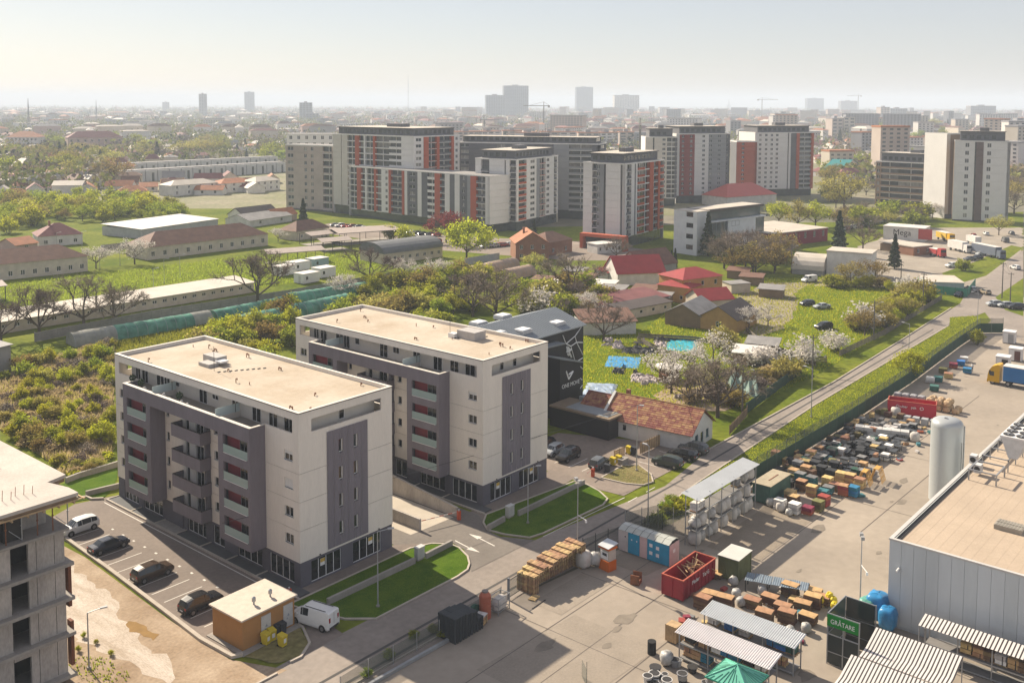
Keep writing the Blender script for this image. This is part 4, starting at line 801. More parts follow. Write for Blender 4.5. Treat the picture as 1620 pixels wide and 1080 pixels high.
# striped canvas roofs
def canopy(lab, loc, L, prof, z, n, posts=True):
    t = thing('striped_canopy', lab, 'canopy', (*loc, z), -pi/2, 'striped canvas roofs'); A, Bk = mat('canvas_white', (.62, .58, .55), .8, var=.05, scale=1), mat('canvas_black', (.03, .028, .03), .8, var=.1)
    for nm, m, o_ in (('pale_stripe', A, 0), ('dark_stripe', Bk, 1)):
        w = L/n
        for i in range(n):
            a, c = (i*w, i*w+w*.62) if o_ == 0 else (i*w+w*.62, (i+1)*w)
            b = MB()
            for (y0, z0), (y1, z1) in zip(prof, prof[1:]): b.add([(a, y0, z0), (c, y0, z0), (c, y1, z1), (a, y1, z1)], [(0, 1, 2, 3)])
            b.part(nm, m, t)
    for x in (.1, L-.1):
        for y, zz in (prof[0], prof[-1]):
            MB().rod((x, y, -z), (x, y, zz), .05, 6).part('canopy_post', STEEL, t)
    return t
canopy('black and white striped canvas roof with a fold, nearer the hall wall', (86.9, 31.9), 7.8, [(0, -.3), (1.6, -.15), (4.2, .7)], 3.0, 24)
canopy('black and white striped canvas roof cut by the bottom edge of the picture', (80.8, 31.9), 9.0, [(0, -.3), (1.6, -.15), (4.2, .7)], 3.0, 28)
canopy('long striped canvas roof over the stove rack along the hall wall', (95.0, 29.3), 20., [(0, 0), (2.0, .35)], 3.2, 56)
t = thing('garden_pavilion', 'open pavilion with mint green ribbed pyramid roof at the bottom edge', 'pavilion', (*(76.89,38.94), 0)); PG = mat('mint_roof', (.12, .42, .31), .4, var=.05, scale=1)
b = MB(); P4 = [(-1.9, -2.1, 2.6), (1.9, -2.1, 2.6), (1.9, 2.1, 2.6), (-1.9, 2.1, 2.6)]; b.add(P4+[(0, 0, 3.7)], [(0, 1, 4), (1, 2, 4), (2, 3, 4), (3, 0, 4), (3, 2, 1, 0)]); b.part('roof', PG, t)
for i in range(4):
    a, c = Vector(P4[i]), Vector(P4[(i+1) % 4]); MB().rod(tuple(a), tuple(c), .07, 6).part('eave', mat('eave_green', (.01, .14, .09), .5), t); MB().rod(tuple(a), (0, 0, 3.72), .06, 6).part('hip_cap', PG, t)
    for k in range(1, 10):
        p = a.lerp(c, k/10); q = 1-abs(k/10-.5)*2; e = p.lerp(Vector((0, 0, 3.7)), q*.97); MB().rod(tuple(p+Vector((0, 0, .03))), tuple(e+Vector((0, 0, .03))), .025, 4).part('roof_rib', mat('rib_green', (.06, .28, .2), .5), t)
    MB().rod((a.x*.92, a.y*.92, 0), (a.x*.92, a.y*.92, 2.6), .06, 6).part('pavilion_post', STEEL, t)
# containers, skip, cabins
def open_box(name, lab, cat, loc, rz, L, W, H, m, rim, rib=.9, z0=.15):
    t = thing(name, lab, cat, (*loc, 0), rz); b = MB(); th = .07
    b.box(0, 0, z0, L, th, H); b.box(0, W-th, z0, L, W, H); b.box(0, th, z0, th, W-th, H); b.box(L-th, th, z0, L, W-th, H); b.box(th, th, z0, L-th, W-th, z0+.08); b.part('shell', m, t)
    r = MB().box(-.05, -.06, H, L+.05, .1, H+.1); r.box(-.05, W-.1, H, L+.05, W+.06, H+.1); r.box(-.05, .1, H, .1, W-.1, H+.1); r.box(L-.1, .1, H, L+.05, W-.1, H+.1); r.part('rim', rim, t)
    g = MB().box(-.04, -.07, z0, .04, 0, H).mesh('rib', m)
    for k in range(int(L/rib)+1): put(g, 'rib', t, (min(L-.04, .04+k*rib), 0, 0)); put(g, 'rib', t, (min(L-.04, .04+k*rib), W, 0), pi)
    for y in (.05, W/2, W-.05): put(g, 'rib', t, (0, y, 0), -pi/2)
    for x in (.5, L-.9): MB().box(x, .3, 0, x+.3, W-.3, z0).part('runner', DARK, t)
    return t
REDC = mat('skip_red', (.30, .022, .035), .5, var=.14, scale=.8); RIMR = mat('skip_rim', (.42, .10, .06), .5, var=.2, scale=2)
t = open_box('waste_skip', 'dark red open skip loaded with broken timber and pallets', 'skip', (89.5, 51.75), 0, 7.0, 2.6, 2.3, REDC, RIMR, .78)
text('Mader    Tel G', .62, LETTER, (3.6, -.08, 1.5), (pi/2, 0, 0), t)
for k in range(16):
    a = RND.uniform(0, 3); p = Vector((92.5+RND.uniform(-.6, 3.2), 53.0+RND.uniform(-.9, .9), 1.3)); d = Vector((cos(a), sin(a), RND.uniform(-.2, .9))).normalized()*RND.uniform(.7, 1.5)
    b = MB(); b.obox((0, 0, -.03), (2*d.length, .11, .05)); o = solo(b, 'timber_plank', WOOD, 'loose timber plank piled in the red skip', 'plank', p+Vector((0, 0, .45)), 0, 'planks in the red skip'); o.rotation_euler = (RND.uniform(-.4, .4), -math.asin(max(-1, min(1, d.z/d.length))), a)
for k, (x, y, r_) in enumerate(((93.2, 52.9, .5), (94.6, 53.2, 1.9))): o = tag(put(PW, 'wooden_pallet', None, (x, y, 1.5), r_), 'broken wooden pallet thrown on the timber in the red skip', 'pallet', 'pallets in the red skip'); o.rotation_euler = (.9-k*.5, .35, r_); o.scale = (1.4,)*3
t = open_box('open_container', 'bright red open top waste container with white lettering by the fence', 'container', (168.6, 58.3), -1.30, 7.6, 2.5, 2.4, mat('container_red', (.46, .02, .04), .45, var=.06), RIMR, 9)
text('Gruber   psk', .62, LETTER, (2.9, -.09, 1.6), (pi/2, 0, 0), t); o = text('O', .75, LETTER, (5.35, -.09, 1.55), (pi/2, 0, 0), t, 'recycling_mark', .01, 1.1); text('316', .35, LETTER, (.9, -.09, .8), (pi/2, 0, 0), t)
def box_container(name, lab, loc, rz, L, W, H, m, mr, dark=None):
    t = thing(name, lab, 'container', (*loc, 0), rz); b = MB(); b.box(.04, .04, .12, L-.04, W-.04, H-.05); b.part('body', m, t)
    for nm, o_, ux, ln in (('side_panel', (0, 0, .15), (1, 0), L), ('side_panel', (0, W, .15), (0, -1), W), ('side_panel', (L, 0, .15), (0, 1), W), ('side_panel', (L, W, .15), (-1, 0), L)):
        c = MB(); n_ = int(ln/.28)*2; nx, ny = ux[1], -ux[0]
        for i in range(n_):
            a, e = ln*i/n_, ln*(i+1)/n_; da, de = (.035, 0) if i % 2 else (0, .035)
            c.add([(o_[0]+ux[0]*a+nx*da, o_[1]+ux[1]*a+ny*da, .15), (o_[0]+ux[0]*e+nx*de, o_[1]+ux[1]*e+ny*de, .15), (o_[0]+ux[0]*e+nx*de, o_[1]+ux[1]*e+ny*de, H-.08), (o_[0]+ux[0]*a+nx*da, o_[1]+ux[1]*a+ny*da, H-.08)], [(0, 1, 2, 3)])
        c.part(nm, m, t)
    f = MB()
    for x in (0, L):
        for y in (0, W): f.box(x-.07, y-.07, 0, x+.07, y+.07, H)
    f.box(0, -.06, H-.12, L, .06, H); f.box(0, W-.06, H-.12, L, W+.06, H); f.box(-.06, 0, H-.12, .06, W, H); f.box(L-.06, 0, H-.12, L+.06, W, H); f.part('corner_frame', m, t)
    MB().box(-.15, -.15, H, L+.15, W+.15, H+.06).part('roof', mr, t)
    if dark: MB().box(-.1, .5, .2, -.05, 1.6, 2.1).part('door', dark, t)
    return t
GC = mat('container_green', (.045, .105, .085), .6, var=.2, scale=.8); t = box_container('storage_container', 'dark green shipping container with a weathered pale board roof', (119.1, 56.1), 0, 6.0, 2.4, 2.6, GC, mat('weathered_board', (.36, .31, .22), .9, var=.16, scale=.7)); MB().box(1.8, 1.0, 2.665, 4.6, 1.14, 2.70).part('slot', RUST, t)
box_container('storage_container', 'olive green container with a pale sheet roof between the skip and the shaded yard', (97.1, 49.3), .03, 3.2, 2.3, 2.6, mat('container_olive', (.10, .115, .05), .6, var=.2, scale=.8), mat('sheet_roof_pale', (.52, .51, .47), .6, var=.06))
t = thing('site_cabin', 'row of blue and pink cabins under a barrel roof of clear panels', 'cabin', (95.4, 64.0, 0), -pi/2)
PINK = flat('cabin_pink', (.55, .40, .38)); BLUEC = flat('cabin_blue', (.02, .26, .42)); PALE = flat('cabin_pale', (.52, .47, .45))
MB().box(.05, .06, .1, 6.95, 2.1, 2.6).part('frame', DARK, t)
for x0, x1, m in ((0, 1.35, PALE), (1.35, 2.95, BLUEC), (2.95, 4.0, PINK), (4.0, 6.95, BLUEC)): MB().box(x0+.02, 0, .12, x1-.02, .05, 2.6).part('front_panel', m, t)
MB().box(6.96, .02, .12, 7.02, 2.1, 2.6).part('end_panel', PINK, t)
for x, z in ((4.3, 1.7), (5.2, 1.6), (4.3, .8), (5.2, .75)): MB().box(x, -.02, z, x+.42, -.003, z+.4).part('sticker', WHITE, t)
for x, z in ((.9, 1.85), (1.8, 1.7), (2.5, 1.7)): MB().box(x, -.02, z, x+.14, -.003, z+.16).part('small_vent', DARK if x < 1 else WHITE, t)
MB().box(7.025, .7, 1.5, 7.05, 1.2, 1.9).part('wall_sign', WHITE, t)
for i in range(7):
    for j in range(3):
        y0, y1 = -.12+j*.8, -.12+(j+1)*.8; z0, z1 = [2.62, 2.95, 2.98, 2.68][j], [2.62, 2.95, 2.98, 2.68][j+1]; b = MB(); b.add([(i+.03, y0+.02, z0), (i+.97, y0+.02, z0), (i+.97, y1-.02, z1), (i+.03, y1-.02, z1)], [(0, 1, 2, 3)]); b.part('roof_panel', mat('polycarbonate', (.42, .43, .39), .25, var=.12, scale=.8, per=.1), t)
for i in range(8):
    b = MB(); b.path([(i, -.12, 2.60), (i, .68, 2.93), (i, 1.48, 2.96), (i, 2.28, 2.66)], .035, 5); b.part('roof_rib', DARK, t)
t = thing('ticket_kiosk', 'narrow orange kiosk with a white notice under a little roof', 'kiosk', (89.9, 61.6, 0), -.15); OR = mat('kiosk_orange', (.55, .12, .01), .5, var=.06)
MB().box(0, 0, 0, 1.3, 1.5, 1.15).part('base', OR, t); MB().box(.12, .1, 1.15, 1.3, 1.4, 2.5).part('post_panel', flat('kiosk_cream', (.45, .42, .36)), t); MB().box(.06, .2, 1.35, .11, 1.3, 2.2).part('notice', WHITE, t); MB().box(.03, .35, 1.75, .055, 1.0, 2.05).part('notice_print', DARK, t); MB().box(-.05, -.05, 2.5, 1.4, 1.55, 2.72).part('canopy', OR, t); b = MB(); b.add([(-.15, -.1, 2.74), (1.5, -.1, 3.0), (1.5, 1.6, 3.0), (-.15, 1.6, 2.74), (-.15, -.1, 2.80), (1.5, -.1, 3.06), (1.5, 1.6, 3.06), (-.15, 1.6, 2.80)], [(0,3,2,1),(4,5,6,7),(0,1,5,4),(1,2,6,5),(2,3,7,6),(3,0,4,7)]); b.part('roof', CORR, t)
t = thing('orange_tank', 'ribbed terracotta orange plastic cistern standing by the wire fence', 'tank', (73.6, 65.7, 0)); OT = mat('orange_plastic', (.40, .11, .06), .55, var=.08, obj=True)
for i in range(7): MB().cyl(0, 0, i*.34, i*.34+.28, .62, n=20).part('ring', OT, t); MB().cyl(0, 0, i*.34+.28, i*.34+.34, .58, n=20).part('groove', OT, t)
b = MB(); b.cyl(0, 0, 2.38, 2.7, .6, .35, 20); b.part('shoulder', OT, t); MB().cyl(0, 0, 2.7, 2.85, .33, n=14).part('lid', flat('lid_grey', (.2, .17, .15)), t)
solo(MB().rod((72.7, 66.2, .75), (72.7, 66.55, .75), .75, 22).rod((72.7, 66.15, .75), (72.7, 66.2, .75), .55, 22), 'cable_drum', flat('drum_green', (.02, .09, .06)), 'dark green round drum leaning on the fence behind the orange cistern', 'drum')
goods_stack('tan', 2, (72.3, 65.1), .3, 'small carton stack with white cover beside the orange cistern', None, 1.1, 1.0, 'white')
t = thing('metal_cage', 'grey mesh cage full of white scrap next to the gate', 'cage', (75.6, 65.5, 0), .1); b = MB()
for x in (-1, 1):
    for y in (-.6, .6): b.box(x-.04, y-.04, 0, x+.04, y+.04, 1.7)
for z in (.3, .9, 1.65): b.box(-1, -.64, z, 1, -.58, z+.06); b.box(-1, .58, z, 1, .64, z+.06); b.box(-1.03, -.6, z, -.97, .6, z+.06); b.box(.97, -.6, z, 1.03, .6, z+.06)
b.part('cage_frame', STEEL, t); blob(0, 0, .85, .93, .53, .7, 3, 14, 8, 3.5, .08).part('liner_bag', BAGM, t)
tag(put(BAGMESH[0], 'big_bag', None, (89.3, 64.6, 0), 0, None, 1.5), 'tall pale woven bag standing against the far end of the wooden pallets', 'bag')
tag(put(SACK[1], 'plastic_sack', None, (90.2, 63.6, .2), 0, None, 1.5), 'shiny plastic scrap heap on a pallet in front of the orange kiosk', 'sack')
solo(MB().box(-.6, -.5, 0, .6, .5, .12).box(-.6, -.5, .12, -.5, .5, 1.1).box(.5, -.5, .12, .6, .5, 1.1).box(-.5, .4, .12, .5, .5, .7).box(-.5, -.5, .12, .5, -.4, .5), 'rusty_bin', RUST, 'rusty steel stillage between the cabins and the red skip', 'stillage', (89.9, 57.9, 0), .3)
# goods in rows: (x, y, kind, rows, top)
LB_ = dict(tan='tan crate stack in the yard rows', brown='dark brown crate stack in the yard rows', teal='teal box stack in the yard rows', white='white wrapped stack in the yard rows', grey='grey stack in the yard rows', dark='black furniture stack in the yard rows', red='red box stack in the yard rows', green='green box stack in the yard rows', olive='olive box stack in the yard rows', blue='blue box stack in the yard rows')
rows = [('tan', (135.33,62.90)), ('tan', (134.54,61.04)), ('grey', (133.55,58.73)), ('tan', (130.15,57.86)), ('tan', (132.46,57.00)), ('teal', (129.45,56.51)), ('teal', (129.17,54.73)), ('tan', (130.38,52.97)), ('teal', (128.27,52.00)), ('brown', (126.97,55.22)), ('tan', (125.97,53.34)), ('teal', (126.56,51.99)), ('brown', (121.15,53.76)), ('red', (119.90,51.21)), ('white', (118.96,52.59)), ('red', (123.77,50.72)), ('olive', (121.71,50.62)), ('white', (118.86,54.55)), ('tan', (122.46,54.80)), ('red', (129.04,50.11)), ('blue', (129.45,48.97)), ('brown', (129.91,51.79)), ('tan', (133.38,52.30)), ('dark', (133.93,55.29)), ('dark', (133.42,53.69)), ('dark', (135.22,56.79)), ('dark', (136.77,54.61)), ('tan', (133.56,51.02)), ('tan', (132.85,49.41)), ('brown', (135.76,58.46)), ('tan', (135.45,59.59)), ('tan', (138.96,59.08)), ('teal', (139.25,57.55)), ('brown', (138.49,61.66))]
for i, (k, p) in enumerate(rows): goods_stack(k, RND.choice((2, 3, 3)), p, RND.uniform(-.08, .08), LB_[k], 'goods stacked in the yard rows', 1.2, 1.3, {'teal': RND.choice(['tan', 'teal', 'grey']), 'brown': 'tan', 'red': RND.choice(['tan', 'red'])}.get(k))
TABLE = MB().box(-.9, -.5, .66, .9, .5, .74)
for x in (-.8, .8):
    for y in (-.4, .4): TABLE.box(x-.04, y-.04, 0, x+.04, y+.04, .66)
TABM = TABLE.mesh('table', flat('table_dark', (.05, .055, .062)))
r = random.Random(3)
for i in range(150):
    u, v = r.uniform(0, 1), r.uniform(0, 1); x = 134+u*30; y = 60-v*(10.5-u*2)
    if (x > 160 and y > 56) : continue
    q = r.random()
    if q < .55: o = tag(put(TABM, 'dark_table', None, (x, y, 0), r.choice((0, .1, 1.57))), 'dark garden table or bench among the black furniture rows by the fence', 'table', 'dark tables in the yard rows')
    elif q < .8: goods_stack('dark', r.choice((1, 2, 2)), (x, y), r.uniform(-.1, .1), LB_['dark'], 'goods stacked in the yard rows', 1.2, 1.2, r.choice((None, 'grey')))
    else: goods_stack(r.choice(('grey', 'green', 'white', 'tan')), 2, (x, y), 0, 'mixed coloured stack between the black furniture rows', 'goods stacked in the yard rows', 1.1, 1.1)
for i, (p, lb) in enumerate((((134.89,49.48), 'yellow timber play frame in the yard rows, left of two'), ((137.21,48.57), 'yellow timber play frame in the yard rows, right of two'))):
    t = thing('play_tower', lb, 'play tower', (*p, 0), .1, 'yellow timber frames in the yard'); Y = mat('yellow_timber', (.52, .30, .08), .8, var=.15, scale=1)
    for k in range(5):
        for s in (-1, 1): MB().rod((k*.45-.9, s*.9, 0), (k*.45-.9+.2, s*.3, 1.9), .05, 5).part('strut', Y, t)
    for z in (.7, 1.4, 1.9):
        for s in (-1, 1): MB().rod((-1, s*(.9-z*.3), z), (1, s*(.9-z*.3), z), .05, 5).part('rail', Y, t)
    MB().box(-.9, -.35, 1.88, .7, .35, 1.95).part('deck', Y, t)
# crates between the racks and the shaded yard
rw = [('tan', 3, (91.04,49.47)), ('tan', 3, (91.30,47.75)), ('tan', 1, (96.90,51.93)), ('tan', 3, (91.26,43.29)), ('brown', 2, (93.40,45.70)), ('tan', 3, (93.66,42.42)), ('tan', 2, (95.23,44.58)), ('tan', 3, (98.29,43.71)), ('brown', 3, (92.78,41.53)), ('tan', 2, (94.17,39.91)), ('olive', 2, (99.54,41.63)), ('brown', 3, (97.56,40.84)), ('brown', 2, (96.25,41.37)), ('tan', 2, (98.81,40.40)), ('tan', 1, (97.15,42.34)), ('brown', 3, (89.79,49.52))]
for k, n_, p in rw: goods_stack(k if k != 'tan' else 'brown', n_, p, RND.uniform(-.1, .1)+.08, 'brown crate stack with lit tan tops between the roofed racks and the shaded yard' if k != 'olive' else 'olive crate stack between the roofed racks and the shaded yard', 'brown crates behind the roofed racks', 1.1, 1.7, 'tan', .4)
for i, p in enumerate(((94.14,47.92), (92.86,46.74), (96.47,49.51), (90.05,44.72), (96.55,46.17), (90.71,40.24), (92.30,39.29))): tag(put(SACK[i % 3], 'plastic_sack', None, (*p, 0), i), 'grey plastic heap among the brown crates behind the roofed racks', 'sack', 'plastic heaps behind the roofed racks')
t = thing('sheet_rack', 'low rack carrying blue grey roofing sheets at the edge of the shaded yard', 'rack', (97.64,45.96), -1.25); 
for k in range(7): corr(MB(), -2.4+k*.95, -1.5+k*.95, -1, 1, 1.3+.03*(k % 2), 1.3+.03*(k % 2), .2, .02).part('roofing_sheet', mat('blue_grey_sheet', (.16, .20, .24), .4, var=.15, scale=1), t)
b = MB()
for x in (-2.3, 0, 2.3, 4.2):
    for y in (-.9, .9): b.box(x-.05, y-.05, 0, x+.05, y+.05, 1.27)
b.part('rack_frame', DARK, t)
for i, p in enumerate(((98.95,39.22), (97.52,38.50), (95.97,37.80), (99.08,39.68), (98.34,40.34), (94.24,37.02))): tag(put(blob(0, 0, .45, .4, .4, .45, i, 10, 6, 2.4, .1).mesh('yellow_bag', flat('bag_yellow', (.62, .47, .01))), 'yellow_bag', None, (*p, .3+.25*(i % 2))), 'bright yellow plastic bag stack beside the green signed cage', 'bag', 'yellow bags by the signed cage')
for i, (p, k, s, lb) in enumerate((((98.12,35.29), 'green', 1.2, 'green wrapped stack between the signed cage and the blue stacks'), ((98.79,34.50), 'blue', 1.5, 'tall blue wrapped stack near the hall corner'), ((97.63,33.06), 'blue', 1.2, 'round blue wrapped bundle near the hall corner'))):
    o = tag(put(blob(0, 0, .9, .75, .7, .9, i+4, 14, 9, 4, .05).mesh('wrapped_stack', mat('wrap_'+k, dict(green=(.10, .30, .24), blue=(.03, .20, .42))[k], .3, var=.2, scale=2, obj=True, bump=.4), True), 'wrapped_stack', None, (*p, .5), 0, None, s), lb, 'goods')
sheet('yard_patch', [(92, 63.5), (99, 63), (99.5, 57), (92, 58)], .004, mat('yard_patch_a', (.24, .20, .155), .92, var=.12, scale=.3, fine=.1)); sheet('yard_patch', [(79, 60), (88, 60), (88, 63.8), (79, 64)], .006, mat('yard_patch_b', (.265, .225, .18), .92, var=.1, scale=.3, fine=.1)); sheet('yard_patch', [(103, 56.5), (119, 56.5), (119, 50), (103, 50)], .005, MATS['yard_patch_a']); sheet('yard_patch', [(66, 60), (80, 59), (80, 49), (66, 49.5)], .003, MATS['yard_patch_b'])
lines('yard_joint', [((50, 59.2), (131, 59.8)), ((60, 48.8), (88, 49)), ((76, 65), (76, 40)), ((88, 64), (88, 50)), ((104, 49.8), (190, 49.4)), ((128, 57), (128, 35)), ((119, 44), (160, 43.6)), ((62, 54), (90, 54.4)), ((150, 56), (150, 36))], .09, .009, mat('joint_tar', (.12, .10, .085), .9, var=.2))
for i in range(60): x, y = RND.choice([(RND.uniform(120, 165), RND.uniform(46, 60)), (RND.uniform(84, 100), RND.uniform(38, 52))]); k = RND.choice(('tan', 'white', 'grey', 'teal', 'red')); a_ = stack(k, 1)[0]; o = tag(put(a_, 'loose_box', None, (x, y, -.05), RND.uniform(0, 3), None, (RND.uniform(.3, .8), RND.uniform(.3, .8), RND.uniform(.5, 1.1))), f'loose {k} box standing between the goods of the yard', 'box', 'loose boxes in the yard')
solo(MB().box(0, -.02, 0, 1.6, .02, 1.6).box(-.04, -.04, 0, .04, .04, 2.3), 'gate_leaf', WIRE, 'dark mesh gate leaf standing alone on the yard at the bottom edge', 'gate', (*(70.53,50.59), 0), .9)
for i in range(34):
    x, y = RND.uniform(60, 175), RND.uniform(34, 62); r_ = RND.uniform(.3, 1.5); sheet('oil_stain', ragged([(x+r_*cos(a*.7)*RND.uniform(.6, 1.6), y+r_*.6*sin(a*.7)) for a in range(9)], .06, .5), .0105+.0002*i, mat('stain', (.20, .17, .135), .9, var=.15, scale=.8))
for i in range(110):
    x, y = RND.uniform(126, 168), 60.4-abs(RND.gauss(0, 3.2)); k = RND.choice(('dark', 'dark', 'brown', 'grey', 'tan', 'dark', 'olive')); o = tag(put(stack(k, 1)[0], 'loose_box', None, (x, y, -.05), RND.uniform(-.2, .2), None, (RND.uniform(.5, 1.2), RND.uniform(.4, 1.1), RND.uniform(.8, 2.6))), f'loose {k} box standing between the goods of the yard', 'box', 'loose boxes in the yard')
# white planters and tubs near the pavilion
for i in range(26):
    x, y = 74.2+RND.uniform(-.4, 6.0), 40.5+RND.uniform(-.5, 6.5)
    if x > 79.3 and y < 46: continue
    b = MB(); rr = RND.uniform(.3, .55); hh = RND.uniform(.4, .9); b.cyl(0, 0, 0, hh, rr*.75, rr, 14); b.cyl(0, 0, hh, hh+.05, rr*1.08, rr*1.08, 14); o = solo(b, 'planter', [flat('planter_white', (.50, .49, .47)), flat('planter_black', (.03, .03, .033)), flat('planter_grey', (.25, .25, .26))][i % 3], ['white tub among the planters left of the roofed racks', 'black tub among the planters left of the roofed racks', 'grey tub among the planters left of the roofed racks'][i % 3], 'planter', (x, y, 0), 0, 'planters and tubs by the pavilion')
    put(MB().cyl(0, 0, hh+.051, hh+.055, rr*.9, rr*.9, 14).mesh('opening', DARK), 'opening', o)
tag(put(SACK[0], 'plastic_sack', None, (78.3, 46.9, 0), 0, None, 1.3), 'heap of white plastic film at the open end of the nearer corrugated rack', 'sack')
for z in range(5): solo(MB().cyl(0, 0, 0, .25, .42, n=16), 'tyre', TYRE, 'black tyre in the short stack left of the corrugated racks', 'tyre', (79.0, 49.0, z*.25), 0, 'tyres stacked by the corrugated racks')
for i, (p, lb) in enumerate((((82.4, 48.6), 'pale timber crate left of the grey corrugated rack, taller of two'), ((83.2, 48.3), 'pale timber crate left of the grey corrugated rack, lower of two'))):
    b = MB(); b.box(-.6, -.6, .1, .6, .6, 1.7-i*.6); o = solo(b, 'timber_crate', WOOD, lb, 'crate', (*p, 0)); 
    for k in range(5): put(MB().box(-.63, -.6+k*.27, .1, -.6, -.45+k*.27, 1.75-i*.6).mesh('slat', WOOD), 'slat', o)
# yard east end: truck, white boxes, bales
t = thing('lorry', 'yellow cab lorry with a blue curtain sided trailer', 'lorry', (200.9, 50.6, 0), -pi/2); YC = mat('cab_yellow', (.60, .34, .01), .35, var=.05); BC = mat('curtain_blue', (.02, .14, .36), .6, var=.06)
prof = [(.0, .5), (0, 1.5), (.25, 2.6), (.75, 3.4), (1.7, 3.85), (2.1, 3.85), (2.1, .5)]
b = MB(); n = len(prof); b.add([(x, -1.2, z) for x, z in prof]+[(x, 1.2, z) for x, z in prof], [tuple(range(n)), tuple(range(2*n-1, n-1, -1))]+[(i, n+i, n+(i+1) % n, (i+1) % n) for i in range(n)]); b.part('cab', YC, t)
b = MB(); b.add([(-.02, -1.05, 1.65), (-.02, 1.05, 1.65), (.22, 1.05, 2.6), (.22, -1.05, 2.6)], [(0, 1, 2, 3)]); b.add([(.35, -1.21, 1.65), (1.15, -1.21, 1.65), (1.15, -1.21, 2.5), (.5, -1.21, 2.5)], [(0, 1, 2, 3)]); b.add([(.35, 1.21, 1.65), (.5, 1.21, 2.5), (1.15, 1.21, 2.5), (1.15, 1.21, 1.65)], [(0, 1, 2, 3)]); b.part('windows', GLASSC, t)
MB().box(-.08, -1.22, .35, .12, 1.22, .95).part('bumper', YC, t); MB().box(2.7, -1.25, 1.05, 15.5, 1.25, 3.75).part('trailer', BC, t); MB().box(2.65, -1.28, 3.75, 15.55, 1.28, 3.88).part('trailer_roof', flat('trailer_white', (.66, .62, .56)), t); MB().box(2.64, -1.27, 1.0, 2.72, 1.27, 3.75).part('trailer_front', WHITE, t); MB().box(2.7, -1.1, .85, 15.5, 1.1, 1.04).part('chassis', DARK, t)
for x in (.9, 3.6, 12, 13.3, 14.6):
    for s in (-1.0, 1.0): w = MB().rod((x, s-.16, .5), (x, s+.16, .5), .5, 16).part('wheel', TYRE, t); put(MB().rod((x, s-.17, .5), (x, s+.17, .5), .26, 10).mesh('rim', RIM), 'rim', w)
for s in (-1.25, 1.25): MB().box(.3, s-.1, 1.9, .5, s+.1, 2.6).part('mirror', DARK, t)
WB = flat('sandwich_white', (.66, .63, .60))
for i, (p, lb) in enumerate((((211.6, 52.2), 'small white box cabin with a dark doorway beside the lorry'), ((220.5, 52.0), 'small white box cabin with a reddish doorway behind the nearer one'), ((236, 57.0), 'small white box cabin in the fence corner near the gate'))):
    t = thing('box_cabin', lb, 'cabin', (*p, 0), -1.5, 'white box cabins'); MB().box(0, 0, .15, 2.4, 2.4, 2.6).part('body', WB, t); MB().box(-.1, -.1, 2.6, 2.5, 2.5, 2.72).part('roof', WHITE, t); MB().box(1.1, -.03, .2, 2.2, -.005, 2.2).part('doorway', [DARK, flat('door_red', (.12, .05, .04)), flat('door_grey', (.3, .3, .3))][i], t); MB().box(.2, -.03, .2, 1.0, -.006, 2.3).part('door_leaf', WHITE, t)
    for x in (.1, 2.2): MB().box(x, .1, 0, x+.15, 2.3, .15).part('runner', DARK, t)
for i in range(22):
    if i < 8: p = (175.5+.2*(i % 4), 59.0-(i % 4)*1.3); z = (i//4)*1.05; k = 'grey'; lb = 'grey wrapped bale in the rows behind the red container'
    else: j = i-8; p = (176.0+(j % 2)*1.6, 53.6-(j//4)*1.4); z = ((j//2) % 2)*1.05; k = 'tan'; lb = 'bundle of pale logs in the rows behind the red container'
    o = tag(put(blob(0, 0, .52, .6, .62, .52, i % 3, 12, 6, 5 if k == 'grey' else 3, .04 if k == 'grey' else .1).mesh('bale', mat('bale_'+k, (.30, .30, .31) if k == 'grey' else (.45, .32, .19), .7, var=.3, scale=3, obj=True)), 'bale', None, (*p, z)), lb, 'bale', 'bales behind the red container')
for i in range(4): o = solo(MB().box(-.55, -.5, .12, .55, .5, 1.1).box(-.5, -.45, 0, -.3, .45, .12).box(.3, -.45, 0, .5, .45, .12), 'liquid_crate', flat('ibc_grey', (.36, .37, .38)), 'grey plastic crate in the short row in front of the red container', 'crate', (166.2+i*.2, 54.2-i*1.35, 0), .1, 'plastic crates by the red container')
t = thing('wrapped_slabs', 'long pale stack of insulation slabs near the fence before the red container', 'goods', (156.15,56.92), -1.25)
for k in range(6): MB().box(k*1.35-2, -.7, .1, k*1.35-.7, .7, 1.2).part('slab_pack', flat('slab_white', (.52, .51, .49)), t)
for i, (p, s, lb) in enumerate((((157.32,50.07), 1.2, 'white bulk bag standing at the edge of the goods rows near the tank'), ((168.54,56.92), 1.2, 'pale plastic bundle in front of the red container'), ((118.54,54.31), 1.0, 'white bulk bag at the near edge of the goods rows'), ((117.92,52.90), .9, 'pale plastic bundle at the near edge of the goods rows'), ((119.14,56.10), 1.1, 'open white crate bag at the near edge of the goods rows'))): tag(put((BAGMESH+SACK)[i], 'big_bag', None, (*p, 0), i, None, s), lb, 'bag')
for i, p in enumerate(((193.11,58.93), (194.51,57.97), (187.95,56.63), (201.66,59.21), (206.91,58.85), (209.95,58.28), (213.52,58.69), (204.77,55.61), (198.53,57.32))):
    k = ['white', 'teal', 'green', 'olive', 'red', 'blue', 'white', 'blue', 'tan'][i]; goods_stack(k, 2, p, .2, f'{k} goods stack along the far part of the yard fence', 'goods along the far yard fence', 1.5, 1.5)

